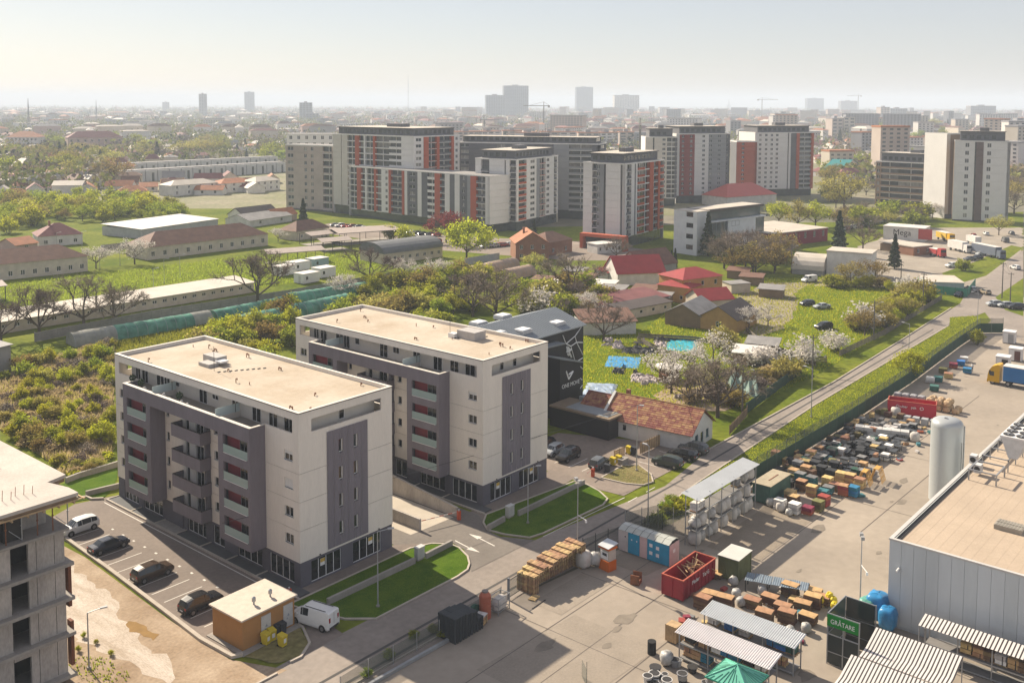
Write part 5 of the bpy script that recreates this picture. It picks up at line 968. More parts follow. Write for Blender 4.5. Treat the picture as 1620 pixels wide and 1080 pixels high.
# ------------------------------------------------------------------ lamp posts and poles
def lamp(loc, H, rz, lab, kind=0, arm=1.2):
    t = thing('street_lamp', lab, 'street lamp', (*loc, 0), rz, 'street lamps and poles'); m = STEEL if kind < 2 else DARK; b = MB(); b.cyl(0, 0, 0, H, .085, .05, 8); b.part('pole', m, t); MB().cyl(0, 0, 0, .25, .2, n=8).part('base', CONC, t)
    if kind == 0: b = MB(); b.rod((0, 0, H-.05), (arm, 0, H+.1), .04, 6); b.part('arm', m, t); MB().box(arm-.1, -.13, H+.05, arm+.55, .13, H+.17).part('lamp_head', flat('lamp_grey', (.42, .42, .42)), t)
    if kind == 1:
        b = MB(); b.rod((-.5, 0, H), (.5, 0, H), .04, 6); b.part('arm', m, t)
        for x in (-.45, .45): MB().box(x-.22, -.18, H+.05, x+.22, .18, H+.4).part('floodlight', flat('flood_grey', (.3, .3, .3)), t)
        b = MB(); b.rod((0, 0, H*.6), (-1.3, -.4, H*.6-.15), .04, 6); b.rod((-1.3, -.4, H*.6-.15), (-1.35, -.4, H*.6-.45), .12, 8); b.part('camera_arm', WHITE, t)
    return t
lamp((67.8, 75.6), 8.2, -.5, 'grey lamp post on the lawn in front of the nearer apartment block'); lamp((94.1, 76.8), 7.2, -.5, 'grey lamp post on the lawn in front of the farther apartment block')
lamp((89.4, 65.6), 9.6, 1.1, 'post with twin floodlights and a camera arm behind the wooden pallets', 1); lamp((103.3, 64.9), 10.3, 1.5, 'slim lamp post beside the cabins on the near road edge', 0, .4); lamp((118.2, 76.3), 9.6, -1.2, 'tall slim lamp post on the small traffic island', 0, .4)
lamp((158.1, 67.4), 8.4, 1.4, 'lamp post on the grass verge, nearest the yard rack'); lamp((203.45,66.52), 8.4, 1.4, 'lamp post on the grass verge beside the young green willow'); lamp((248.65,65.68), 8.2, 1.4, 'lamp post near the far end of the grass verge'); lamp((101.4, 37.3), 7.2, .5, 'floodlight mast at the corner of the metal hall', 1)
lamp((42.53,87.51), 5.5, -.3, 'lamp post beside the unfinished building at the bottom left')
PM = mat('old_pole', (.12, .11, .10), .9, var=.2, scale=2)
def upole(loc, H, rz, lab, arm=True):
    t = thing('utility_pole', lab, 'pole', (*loc, 0), rz, 'utility poles'); b = MB(); b.cyl(0, 0, 0, H, .17, .1, 8); b.part('pole', PM, t); b = MB(); b.box(-.7, -.06, H-.5, .7, .06, H-.38); b.part('crossarm', PM, t)
    for x in (-.6, 0, .6): MB().cyl(x, 0, H-.38, H-.18, .05, n=6).part('insulator', flat('insulator', (.3, .25, .2)), t)
    if arm: b = MB(); b.rod((0, 0, H-1.2), (1.4, 0, H-.2), .04, 6); b.box(1.3, -.12, H-.25, 1.9, .12, H-.15); b.part('lamp_arm', flat('lamp_grey', (.42, .42, .42)), t)
    return t
UP = [((151.2, 76.6), 8.4, 'dark utility pole by the thorny tree near the tiled house'), ((180.42,76.89), 8.6, 'dark utility pole beside the white blossoms at the bend of the plank fence'), ((219.84,79.66), 9.0, 'dark utility pole halfway along the plank fence'), ((264.30,83.23), 9.0, 'dark utility pole at the far end of the plank fence'), ((290.73,70.81), 10, 'tall dark utility pole right of the junction, left of two'), ((286.57,67.73), 8, 'tall dark utility pole right of the junction, right of two'), ((290.87,131.65), 9, 'pale concrete pole beside the barrel roofed shed'), ((293.65,98.97), 7, 'lamp post by the green fenced compound'), ((190.18,151.89), 8, 'wooden pole behind the farther apartment block')]
tops = []
for p, h, lb in UP: upole(p, h, -1.4, lb, h > 8.3); tops.append((*p, h-.2))
WM = mat('overhead_wire', (.06, .06, .065), .7, var=0)
def wire(a, c, sag=.8, off=0):
    a = Vector(a); c = Vector(c); pts = []
    for i in range(13):
        u = i/12; p = a.lerp(c, u); p.z -= sag*4*u*(1-u); pts.append(tuple(p))
    solo(MB().path(pts, .03, 4), 'overhead_wire', WM, 'thin overhead wire strung between the utility poles along the road', 'wire', (0, 0, 0), 0, 'overhead wires')
for i in range(5):
    for o_ in (-.55, .55): wire((tops[i][0], tops[i][1]+o_, tops[i][2]), (tops[i+1][0], tops[i+1][1]+o_, tops[i+1][2]))
wire(tops[0], (158.1, 67.4, 8.0), .3); wire(tops[0], (170, 58, 5.0), .3); wire((60, 92, 7), tops[0], 1.)
# ------------------------------------------------------------------ black climbing hall
BK = mat('black_cladding', (.022, .021, .024), .6, var=.12, scale=.4); SEAM = mat('seam_roof', (.24, .265, .285), .45, var=.06, scale=.4, metal=.3)
t = thing('climbing_hall', 'black clad climbing hall with grey seamed roofs and white rope drawing', 'building', (121.2, 85, 0))
def shed(name, x0, y0, x1, y1, z0, zl, zh, wm, seams='y'):
    """box with a mono-pitch seamed roof falling from x0 (zh) to x1 (zl)"""
    b = MB(); b.add([(x0,y0,z0),(x1,y0,z0),(x1,y1,z0),(x0,y1,z0),(x0,y0,zh),(x1,y0,zl),(x1,y1,zl),(x0,y1,zh)], [(0,1,5,4),(1,2,6,5),(2,3,7,6),(3,0,4,7)]); b.part('wall', wm, t)
    o = .35; k = (zl-zh)/(x1-x0); b = MB(); b.add([(x0-o,y0-o,zh-k*o+.02),(x1+o,y0-o,zl+k*o+.02),(x1+o,y1+o,zl+k*o+.02),(x0-o,y1+o,zh-k*o+.02),(x0-o,y0-o,zh-k*o+.2),(x1+o,y0-o,zl+k*o+.2),(x1+o,y1+o,zl+k*o+.2),(x0-o,y1+o,zh-k*o+.2)], [(0,3,2,1),(4,5,6,7),(0,1,5,4),(1,2,6,5),(2,3,7,6),(3,0,4,7)]); b.part('roof', SEAM, t)
    n = int((y1-y0+2*o)/.6); sm = MB().add([(x0-o, -.02, zh-k*o+.2), (x1+o, -.02, zl+k*o+.2), (x1+o, .02, zl+k*o+.2), (x0-o, .02, zh-k*o+.2), (x0-o, -.02, zh-k*o+.25), (x1+o, -.02, zl+k*o+.25), (x1+o, .02, zl+k*o+.25), (x0-o, .02, zh-k*o+.25)], [(4,5,6,7),(0,1,5,4),(2,3,7,6)]).mesh('roof_seam', SEAM)
    for i in range(n+1): put(sm, 'roof_seam', t, (0, y0-o+(y1-y0+2*o)*i/n, 0))
b = MB(); b.add([(-3,19,0),(21.8,19,0),(21.8,32.5,0),(-3,32.5,0),(-3,19,13),(21.8,19,13),(21.8,32.5,13),(-3,32.5,13),(21.8,25.75,15.1),(-3,25.75,15.1)], [(0,1,5,4),(1,2,6,8,5),(2,3,7,6),(3,0,4,9,7)]); b.part('main_wall', BK, t)
b = MB(); b.gable(-3, 19, 21.8, 32.5, 13.02, 15.12, 'x', 0, .45, .16); b.part('main_roof', SEAM, t)
sm = MB().add([(-.02, 18.55, 13.04), (.02, 18.55, 13.04), (.02, 25.75, 15.28), (-.02, 25.75, 15.28), (-.02, 18.55, 13.1), (.02, 18.55, 13.1), (.02, 25.75, 15.34), (-.02, 25.75, 15.34)], [(4,5,6,7),(0,1,5,4),(1,2,6,5),(3,0,4,7)]).mesh('roof_seam', SEAM)
for i in range(43): put(sm, 'roof_seam', t, (-3.4+i*.6, 0, 0))
shed('mid', -3, 17.2, 13.4, 18.9, 0, 11.3, 11.9, BK); shed('low', 7.6, 13.4, 13.3, 17.1, 0, 8.8, 10.4, BK)
for x, y, z in ((15.5, 20.2, 13.7), (6.5, 20.5, 13.9), (10.5, 28.5, 14.6), (3.5, 28, 14.6), (1.5, 22.0, 14.1)): f = MB().box(x, y, z-.3, x+2.6, y+2.2, z+.3).part('roof_light', flat('skylight_kerb', (.5, .5, .5)), t); put(MB().box(x+.15, y+.15, z+.3, x+2.45, y+2.05, z+.45).mesh('dome', flat('skylight_white', (.75, .76, .76))), 'dome', f)
MB().box(4.9, 1.7, 0, 10.0, 13.3, 3.2).part('low_wing', BK, t); MB().box(4.65, 1.45, 3.2, 10.25, 13.3, 3.5).part('wing_parapet', mat('parapet_wood', (.20, .15, .10), .8, var=.1), t); MB().box(5.3, 2.2, 3.51, 9.7, 10.4, 3.55).part('wing_roof', flat('wing_roof_grey', (.20, .22, .23), .5), t); MB().box(9.75, 2.0, 3.5, 10.2, 11.0, 4.2).part('wing_upstand', SEAM, t); MB().box(6.0, 2.6, 3.56, 8.0, 3.6, 3.6).part('roof_hatch', flat('hatch_tan', (.5, .42, .32)), t)
def ln(b, pts, y, w=.14):
    for (x0, z0), (x1, z1) in zip(pts, pts[1:]): b.rod((x0, y, z0), (x1, y, z1), w*.5, 4)
e = MB(); yb = 18.95
for pts in ([(15.6, 12.2), (16.6, 10.5), (19.2, 11.4), (21.2, 12.8)], [(19.2, 11.4), (19.7, 10.2), (21.6, 9.8)], [(19.7, 10.2), (21.6, 7.6)], [(16.6, 10.5), (18.0, 9.8), (19.7, 10.2)], [(18.0, 9.8), (19.4, 6.6), (21.6, 7.0)], [(19.4, 6.6), (21.6, 5.0)], [(19.4, 6.6), (19.6, 4.2), (21.5, 3.0)], [(19.6, 4.2), (19.9, .9), (21.6, 2.0)], [(19.9, .9), (20.9, .1)]): ln(e, pts, yb, .2)
e.part('rope_drawing', LETTER, t); e = MB()
for q in ([(16.8, 10.0), (17.1, 8.9)], [(17.2, 9.8), (17.8, 9.0)], [(16.7, 9.0), (18.1, 9.2)], [(17.5, 8.9), (18.2, 7.8)], [(17.0, 8.7), (17.4, 8.3)]): ln(e, q, yb, .4)
e.part('climber_figure', LETTER, t)
e = MB(); ln(e, [(9.3, 8.1), (10.0, 6.6), (11.2, 7.7), (10.0, 7.4)], 13.36, .3); e.part('logo_mark', LETTER, t); text('ONE MOVE', .98, LETTER, (10.6, 13.36, 5.6), (pi/2, 0, 0), t, 'lettering', .02)
# ------------------------------------------------------------------ tiled white house
TILEM = mat('roof_tile', (.20, .08, .045), .85, var=.25, scale=1.2, per=.34, col2=(.29, .15, .085), fine=.2)
def tile_roof(t, x0, x1, y0, y1, z0, z1, rows, tw, m=TILEM):
    """pitched roof of separate course-wide tiles on both slopes, ridge along x"""
    ym = (y0+y1)/2; sl_ = hypot(ym-y0, z1-z0); th = atan2(z1-z0, ym-y0); d = sl_/rows; n = int((x1-x0)/tw); w = (x1-x0)/n
    b = MB(); b.box(0, 0, 0, w*.96, d*1.12, .05); me = b.mesh('roof_tile', m); lo = MB()
    for sgn in (1,):
        for r in range(rows):
            for i in range(n):
                yy = y0+cos(th)*d*r; zz = z0+sin(th)*d*r; o = put(me, 'roof_tile', t, (x0+i*w, yy, zz+.02+RND.uniform(0, .02))); o.rotation_euler = (th-.10, 0, 0)
    lo.add([(x0, y1, z0), (x1, y1, z0), (x1, ym, z1), (x0, ym, z1)], [(0, 1, 2, 3)]); lo.add([(x0, y0, z0-.02), (x1, y0, z0-.02), (x1, ym, z1-.02), (x0, ym, z1-.02)], [(0, 1, 2, 3)]); lo.part('roof_slope', m, t)
    MB().rod((x0, ym, z1+.06), (x1, ym, z1+.06), .12, 8).part('ridge', m, t)
WW = mat('whitewash', (.56, .55, .53), .9, var=.08, scale=.6, fine=.05)
t = thing('tiled_house', 'long white house with old patchy red tile roof beside the road', 'house', (128.2, 94.2, 0), -1.482)
b = MB(); wall(b, (0, 0, 0), (1, 0), 20, 2.8, [(8.2, 1.1, 8.9, 2.1), (2.5, 1.1, 3.2, 2.0)], .2); wall(b, (20, 0, 0), (0, 1), 8, 2.8, [(1.6, .8, 2.7, 2.1), (3.6, 0, 4.6, 2.1), (5.6, .8, 6.6, 2.1)], .2); wall(b, (0, 8, 0), (0, -1), 8, 2.8, [], .2); wall(b, (20, 8, 0), (-1, 0), 20, 2.8, [], .2)
b.add([(0, 8, 2.8), (0, 0, 2.8), (0, 4, 5.2)], [(0, 1, 2)]); b.add([(20, 0, 2.8), (20, 8, 2.8), (20, 4, 5.5)], [(0, 1, 2)]); b.part('wall', WW, t)
BLUEW = flat('blue_window_frame', (.06, .22, .30))
window(t, (20, 0, 0), (0, 1), 1.6, .8, 1.1, 1.3, 2, frame=BLUEW); window(t, (20, 0, 0), (0, 1), 3.6, 0.02, 1.0, 2.05, 1, frame=BLUEW, name='door', sill=False); window(t, (20, 0, 0), (0, 1), 5.6, .8, 1.0, 1.3, 2, frame=BLUEW); window(t, (0, 0, 0), (1, 0), 8.2, 1.1, .7, 1.0, 1); window(t, (0, 0, 0), (1, 0), 2.5, 1.1, .7, .9, 1)
tile_roof(t, 4.9, 20.5, -.5, 8.5, 2.62, 5.65, 13, .62); tile_roof(t, -.4, 4.5, -.4, 8.4, 2.5, 5.1, 12, .62); MB().gable(4.5, -.4, 4.9, 8.4, 2.75, 5.75, 'x', 0, .01, .2).part('fire_wall', WW, t); b = MB(); b.box(6.5, 4.3, 4.8, 7.1, 4.9, 6.4); b.part('chimney', mat('chimney_brick', (.25, .12, .07), .9, var=.2, scale=2), t)
fence('timber_fence', 'light timber board fence along the cars by the tiled house', [(124.2, 79.6), (130.4, 79.4), (131.0, 78.4)], .62, (1.9, WOODD), [('board', .1, 1.75, .05, WOOD)]); fence('timber_screen', 'short slatted timber screen behind the grey hatchback', [(119.2, 80.9), (121.6, 80.7)], 1.2, (1.7, WOODD), [('slat_board', .15+.3*k, .41+.3*k, .04, WOOD) for k in range(5)], 'screen')
solo(MB().box(-1.5, -1.2, 0, 1.5, 1.2, 1.7).box(-1.7, -1.4, 1.7, 1.7, 1.4, 1.8), 'bin_shelter', CONC, 'low pale concrete box beside the yellow bins of the traffic island', 'box', (119.2, 79.3, 0)).scale = (.5, .35, .5)

# ------------------------------------------------------------------ plants
NR = np.random.default_rng(5)
def quads(name, V, m):
    """V: (n, 4, 3) leaf-sized faces"""
    n = len(V); me = bpy.data.meshes.new(name); me.vertices.add(n*4); me.vertices.foreach_set('co', V.reshape(-1).astype(np.float32)); me.loops.add(n*4); me.loops.foreach_set('vertex_index', np.arange(n*4, dtype=np.int32))
    me.polygons.add(n); me.polygons.foreach_set('loop_start', np.arange(0, n*4, 4, dtype=np.int32)); me.materials.append(m); me.update(calc_edges=True); return me
def leaves(C, size, asp=1., up=0.):
    n = len(C); a = NR.normal(size=(n, 3)); a[:, 2] = a[:, 2]*(1-up)+up*2.2*np.abs(a[:, 2]); a /= np.linalg.norm(a, axis=1)[:, None]
    b = NR.normal(size=(n, 3)); b -= (b*a).sum(1)[:, None]*a; b /= np.linalg.norm(b, axis=1)[:, None]
    s = size*NR.uniform(.6, 1.35, (n, 1)); u = a*s*asp*.5; v = b*s*.5
    return np.stack([C-u, C+v*.9, C+u, C-v*.9], 1)
def limbs(H, depth, spread, r0, bias=.35, fork=2.6, stem=.3, seed=0, mid=1):
    R = random.Random(seed); segs = []; tips = []
    def go(p, d, L, r, k):
        q = p+d*L; segs.append((p, q, r, r*.68))
        if k <= mid: tips.append(q)
        if k <= mid and k: tips.append(p.lerp(q, .5))
        if k == 0: return
        n = int(fork)+(R.random() < fork % 1) if k < depth else 5; a0 = R.uniform(0, 6)
        for i in range(n):
            if k == depth:
                a = a0+i*2*pi/4; e = Vector((cos(a)*.85, sin(a)*.85, R.uniform(.45, 1.0))).normalized() if i < 4 else Vector((0, 0, 1)); go(p.lerp(q, R.uniform(.75, 1)), e, L*R.uniform(.8, 1.15), r*.6, k-1); continue
            e = (d+Vector((R.gauss(0, 1), R.gauss(0, 1), R.gauss(0, .6)))*spread+Vector((0, 0, bias))).normalized(); go(q, e, L*R.uniform(.62, .86), r*.62, k-1)
    go(Vector((0, 0, -.1)), Vector((0, 0, 1)), H*stem, r0, depth)
    zm = max(t.z for t in tips); k = H/zm
    return [(a*k, c*k, r, s) for a, c, r, s in segs], np.array([tuple(t*k) for t in tips])
LEAF = dict(green=mat('leaf_spring_green', (.19, .24, .02), .7, scale=.7, col2=(.33, .35, .04), isl=.35, trans=.58, per=.22), yellow=mat('leaf_yellow_green', (.31, .33, .02), .7, scale=.7, col2=(.44, .44, .04), isl=.3, trans=.6, per=.15),
    olive=mat('leaf_olive', (.27, .23, .06), .8, scale=.7, col2=(.38, .34, .09), isl=.4, trans=.5, per=.3), twig=mat('twig_grey_brown', (.21, .165, .125), .9, scale=1, var=.2, isl=.3, per=.25), blossom=mat('blossom_white', (.62, .58, .53), .8, scale=1, var=.1, isl=.2, trans=.4), conifer=mat('needle_dark', (.022, .04, .016), .8, scale=1, col2=(.045, .07, .028), isl=.35, per=.2), red=mat('leaf_wine', (.20, .045, .045), .8, scale=1, var=.25, isl=.35, trans=.4), dry=mat('dry_stalk', (.42, .33, .18), .9, scale=1, var=.25, isl=.35, trans=.5))
BARK = mat('bark', (.085, .065, .05), .95, var=.25, scale=3)
PL = {}
def plant_mesh(kind, v):
    if (kind, v) in PL: return PL[kind, v]
    sd = hash_ = sum(map(ord, kind))*7+v; tm = MB()
    if kind in ('leafy', 'yellow', 'olive', 'blossom', 'red'):
        d = dict(leafy=('green', 4, .55, 15, .95, .34), yellow=('yellow', 4, .5, 15, .95, .32), olive=('olive', 4, .5, 9, .9, .30), blossom=('blossom', 4, .6, 12, .6, .22), red=('red', 4, .5, 14, .9, .32))[kind]
        segs, tips = limbs(8, d[1], d[2], .22, .16, 2.6, .2, sd, 2)
        for a, c, r, s in segs: tm.rod(a, c, r, 5, 0, s, False)
        C = np.repeat(tips, d[3], 0)+NR.normal(size=(len(tips)*d[3], 3))*d[4]*np.array([.62, .62, .5]); C = C[C[:, 2] > 1.0]
        cm = quads('crown', leaves(C, d[5], 1.2), LEAF[d[0]])
    elif kind == 'bare':
        segs, tips = limbs(9, 6, .44, .26, .14, 2.35, .2, sd, 3)
        for a, c, r, s in segs[:]:
            if r > .035: tm.rod(a, c, max(r, .035), 5, 0, max(s, .03), False)
        C = []; 
        T = np.repeat(tips, 3, 0); D = NR.normal(size=T.shape)*np.array([.5, .5, .45]); D[:, 2] += .18; W = NR.normal(size=T.shape)*.017
        small = np.array([(*a, *c) for a, c, r, s in segs if r <= .06]); A = small[:, :3]; B = small[:, 3:]; w2 = NR.normal(size=A.shape)*.03
        V = np.concatenate([np.stack([T-W, T+W, T+D+W*.3, T+D-W*.3], 1), np.stack([A-w2, A+w2, B+w2*.7, B-w2*.7], 1)]); cm = quads('crown', V, LEAF['twig'])
    elif kind == 'conifer':
        tm.cyl(0, 0, 0, 9, .2, .04, 6); C = []
        z = NR.uniform(.8, 9.6, 1500)**1; rr = (1-z/10)*2.5*NR.uniform(.45, 1, 1500)*(.8+.2*np.sin(z*5.5)); th = NR.uniform(0, 2*pi, 1500); C = np.stack([rr*np.cos(th), rr*np.sin(th), z-.18*rr], 1); cm = quads('crown', leaves(C, .5, 1.3), LEAF['conifer'])
    elif kind == 'cypress':
        tm.cyl(0, 0, 0, 5, .15, .04, 6); z = NR.uniform(.3, 7.8, 900); rr = np.minimum(1, (8-z)/5)*.85*NR.uniform(.6, 1, 900); th = NR.uniform(0, 2*pi, 900); cm = quads('crown', leaves(np.stack([rr*np.cos(th), rr*np.sin(th), z], 1), .38, 1.5, .6), LEAF['conifer'])
    else:                                                    # shrubs of many shoots
        lm, n, sz, hh, wd = dict(bush=('green', 2000, .17, 2.6, 1.5), willow=('yellow', 2100, .15, 3.0, 1.5), scrub=('olive', 1700, .16, 2.2, 1.5), briar=('twig', 1500, .14, 1.8, 1.6), reed=('dry', 900, .2, 1.3, 1.2), tuft=('yellow', 220, .22, .6, .8), whitebush=('blossom', 700, .16, 2.2, 1.4))[kind]
        ns = 26; th = NR.uniform(0, 2*pi, ns); rr = NR.uniform(0, 1, ns)**.6*wd; tops = np.stack([rr*np.cos(th), rr*np.sin(th), hh*(1-.45*(rr/wd)**2)*NR.uniform(.7, 1.1, ns)], 1)
        for tp in tops[:16]: tm.rod((tp[0]*.3, tp[1]*.3, 0), tuple(tp*.95), .035, 4, 0, .012, False)
        i = NR.integers(0, ns, n); u = NR.uniform(.25, 1.05, n)**.7; C = tops[i]*np.stack([.3+.7*u, .3+.7*u, u], 1)+NR.normal(size=(n, 3))*np.array([.22, .22, .16])*wd*.7; C[:, 2] = np.abs(C[:, 2]); cm = quads('crown', leaves(C, sz, 1.7, .35), LEAF[lm])
        if kind in ('scrub', 'bush', 'willow'): pass
    PL[kind, v] = (tm.mesh('trunk', BARK), cm); return PL[kind, v]
PNAME = dict(leafy='leafy_tree', yellow='yellow_green_tree', olive='budding_tree', blossom='blossom_tree', red='wine_red_tree', bare='bare_tree', conifer='conifer_tree', cypress='cypress_tree', bush='green_shrub', willow='willow_shrub', scrub='olive_shrub', briar='bare_shrub', reed='dry_weed_clump', tuft='grass_tuft', whitebush='blossom_shrub')
PH = dict(leafy=8, yellow=8, olive=8, blossom=8, red=8, bare=9, conifer=9.5, cypress=8, bush=2.6, willow=3, scrub=2.2, briar=1.8, reed=1.3, tuft=.6, whitebush=2.2)
def plant(kind, p, h, lab, grp=None, wide=1., v=None):
    tm, cm = plant_mesh(kind, RND.randrange(3) if v is None else v); s = h/PH[kind]
    t = thing(PNAME[kind], lab, 'shrub' if kind in ('bush', 'willow', 'scrub', 'briar', 'whitebush') else 'plant' if kind in ('reed', 'tuft') else 'tree', (p[0], p[1], 0), RND.uniform(0, 6.28), grp); t.scale = (s*wide, s*wide, s)
    put(tm, 'trunk' if 'tree' in PNAME[kind] else 'stems', t); put(cm, 'crown' if 'tree' in PNAME[kind] else 'foliage', t); return t
def inside(p, poly):
    c = False; n = len(poly)
    for i in range(n):
        a, b_ = poly[i], poly[i-1]
        if (a[1] > p[1]) != (b_[1] > p[1]) and p[0] < (b_[0]-a[0])*(p[1]-a[1])/(b_[1]-a[1])+a[0]: c = not c
    return c
def fill(poly, n, kinds, h0, h1, lab, grp, wide=1., gap=1.2):
    xs = [p[0] for p in poly]; ys = [p[1] for p in poly]; done = []; k = 0
    while len(done) < n and k < n*60:
        k += 1; p = (RND.uniform(min(xs), max(xs)), RND.uniform(min(ys), max(ys)))
        if not inside(p, poly) or any(abs(p[0]-q[0])+abs(p[1]-q[1]) < gap for q in done): continue
        done.append(p); kd = RND.choice(kinds); plant(kd, p, RND.uniform(h0, h1)*(.6 if kd in ('reed', 'tuft') else 1), LBL[kd]+' '+lab, grp, wide)
LBL = dict(leafy='spring green tree', yellow='yellow green tree', olive='budding olive brown tree', blossom='white blossoming tree', red='wine red tree', bare='bare branched tree', conifer='dark conifer', cypress='narrow dark cypress', bush='green shrub', willow='yellow green upright shrub', scrub='olive brown shrub', briar='bare twiggy shrub', reed='dry straw coloured weeds', tuft='fresh grass tuft', whitebush='white blossoming shrub')
# overgrown plot behind the unfinished building
OV = [(78.86,194.19), (88.76,200.29), (98.39,204.00), (106.68,203.70), (72, 139), (62, 136.5), (64.52,139.66), (66.28,163.93)]
fill(OV, 62, ['willow', 'bush', 'scrub', 'willow', 'willow', 'scrub'], 1.6, 3.3, 'in the overgrown plot behind the unfinished building', 'shrubs of the overgrown plot', 1.05)
fill(OV, 150, ['reed', 'reed', 'reed', 'briar', 'willow'], 1.2, 1.9, 'in the overgrown plot behind the unfinished building', 'shrubs of the overgrown plot', 1.3, .8)
fill([(62.68,142.57), (64.52,139.66), (73.40,140.10), (71.00,135.62), (64.90,134.77)], 12, ['reed', 'tuft', 'scrub'], 1.0, 1.5, 'beside the low pale wall of the small lawn', 'weeds by the lawn wall', 1.3, .8)
fill([(126.93,198.64), (143.65,205.27), (159.43,208.25), (139.25,179.73), (88, 128), (81, 127), (79, 140), (73, 147)], 62, ['willow', 'willow', 'bush', 'scrub'], 2.6, 5.2, 'between the two apartment blocks and the green tunnels', 'shrubs behind the nearer block', 1.1, 1.6)
fill([(170.81,204.08), (189.75,210.03), (210.03,194.39), (193.23,172.04), (122, 135), (110, 130), (98, 130)], 46, ['bush', 'willow', 'bush', 'leafy', 'scrub'], 3.4, 5.6, 'behind the roof of the farther block', 'shrubs behind the farther block', 1.2, 1.8)
tufts_ = [(OV, 26000, .8, 'dry', 6), (OV, 12000, .6, 'yellow', 7)]
# verge beside the road: long grass
VG = [(104, 66.2), (119, 67.2), (165, 69.5), (246, 71.2), (256, 74), (262, 70), (247, 64.5), (190, 62.2), (126, 62.0), (117.8, 61.0), (104, 65)]
sheet('grass_verge', VG, .03, mat('verge_grass', (.08, .13, .012), .9, scale=.4, col2=(.18, .21, .03), fine=.35, bump=.6, trans=.3))
def tufts(name, poly, n, h, m, seed=1):
    R = random.Random(seed); xs = [p[0] for p in poly]; ys = [p[1] for p in poly]; P = []
    while len(P) < n:
        p = (R.uniform(min(xs), max(xs)), R.uniform(min(ys), max(ys)))
        if inside(p, poly): P.append((*p, 0))
    P = np.array(P); a = NR.uniform(0, 2*pi, n); w = np.stack([np.cos(a), np.sin(a), 0*a], 1)*.09; l = NR.normal(size=(n, 3))*h*.35; l[:, 2] = h*NR.uniform(.5, 1.3, n)
    o = put(quads(name, np.stack([P-w, P+w, P+l+w*.15, P+l-w*.15], 1), m), name); o['kind'] = 'stuff'
for q in tufts_: tufts('weed_grass', q[0], q[1], q[2], LEAF[q[3]], q[4])
tufts('verge_grass', VG, 22000, .17, LEAF['yellow']); tufts('lawn_grass', LA, 9000, .10, LEAF['green'], 2); tufts('lawn_grass', LB, 7000, .10, LEAF['green'], 3); tufts('weed_grass', IS, 1500, .16, LEAF['dry'], 4)
tufts('weed_grass', [(41.6, 92), (44.5, 88), (44.8, 84), (42, 81.5), (41.2, 86)], 240, .22, LEAF['green'], 5)
for p, h in (((44.89,93.21), .6), ((45.10,91.20), .5), ((45.05,88.17), .6), ((43.33,91.20), .6)): plant('willow', p, h, 'fresh green weeds sprouting beside the unfinished building', 'weeds beside the unfinished building')
for p in ((65.94,68.27), (67.99,67.68), (62.01,67.68), (58.54,66.90), (67.93,66.30)): plant('bush', p, .8, 'low hedge shrub along the wire fence by the dark pallets', 'low shrubs along the wire fence', 1.3)
plant('yellow', (192.80,62.59), 5.5, 'young yellow green willow on the grass verge by the fence'); plant('bush', (230.71,60.93), 3.2, 'dark green shrub in the fence corner at the end of the verge')
fill([(104.5, 65.2), (116, 66.8), (117, 61.5), (104.8, 63.5)], 9, ['tuft', 'bush'], 1.0, 1.5, 'on the verge behind the tall yard rack', 'weeds behind the yard rack', 1.4, 1.)

# ------------------------------------------------------------------ sheds, houses and yards in the middle distance
def hmat(n, c, **k): return mat('house_'+n, c, .85, scale=.5, **{'var': .12, 'fine': .06, **k})
HW = dict(cream=hmat('cream', (.55, .48, .38)), white=hmat('white', (.60, .58, .54)), ochre=hmat('ochre', (.42, .25, .09)), brick=hmat('brick', (.27, .13, .08)), grey=hmat('grey', (.30, .29, .28)), crimson=hmat('crimson', (.22, .02, .035)), pink=hmat('pink', (.46, .34, .29)), wood=hmat('wood', (.22, .15, .09)), metal=hmat('metal', (.40, .41, .41)))
HR = dict(brown=mat('roof_brown', (.16, .085, .06), .8, var=.18, scale=.5, fine=.12), maroon=mat('roof_maroon', (.17, .06, .06), .8, var=.18, scale=.5, fine=.1), red=mat('roof_red', (.30, .035, .035), .6, var=.12, scale=.5, fine=.08), tile=mat('roof_orange', (.34, .13, .06), .8, var=.2, scale=.5, fine=.12), pale=mat('roof_pale', (.50, .45, .38), .7, var=.12, scale=.2, fine=.06), white=mat('roof_white', (.62, .59, .55), .7, var=.08, scale=.3), dark=mat('roof_dark', (.075, .06, .055), .7, var=.15, scale=.5, fine=.1), grey=mat('roof_grey', (.24, .23, .22), .7, var=.2, scale=.4, fine=.1), green=mat('roof_teal', (.02, .20, .20), .6, var=.1, scale=.4), slate=mat('roof_slate', (.13, .135, .14), .6, var=.15, scale=.5))
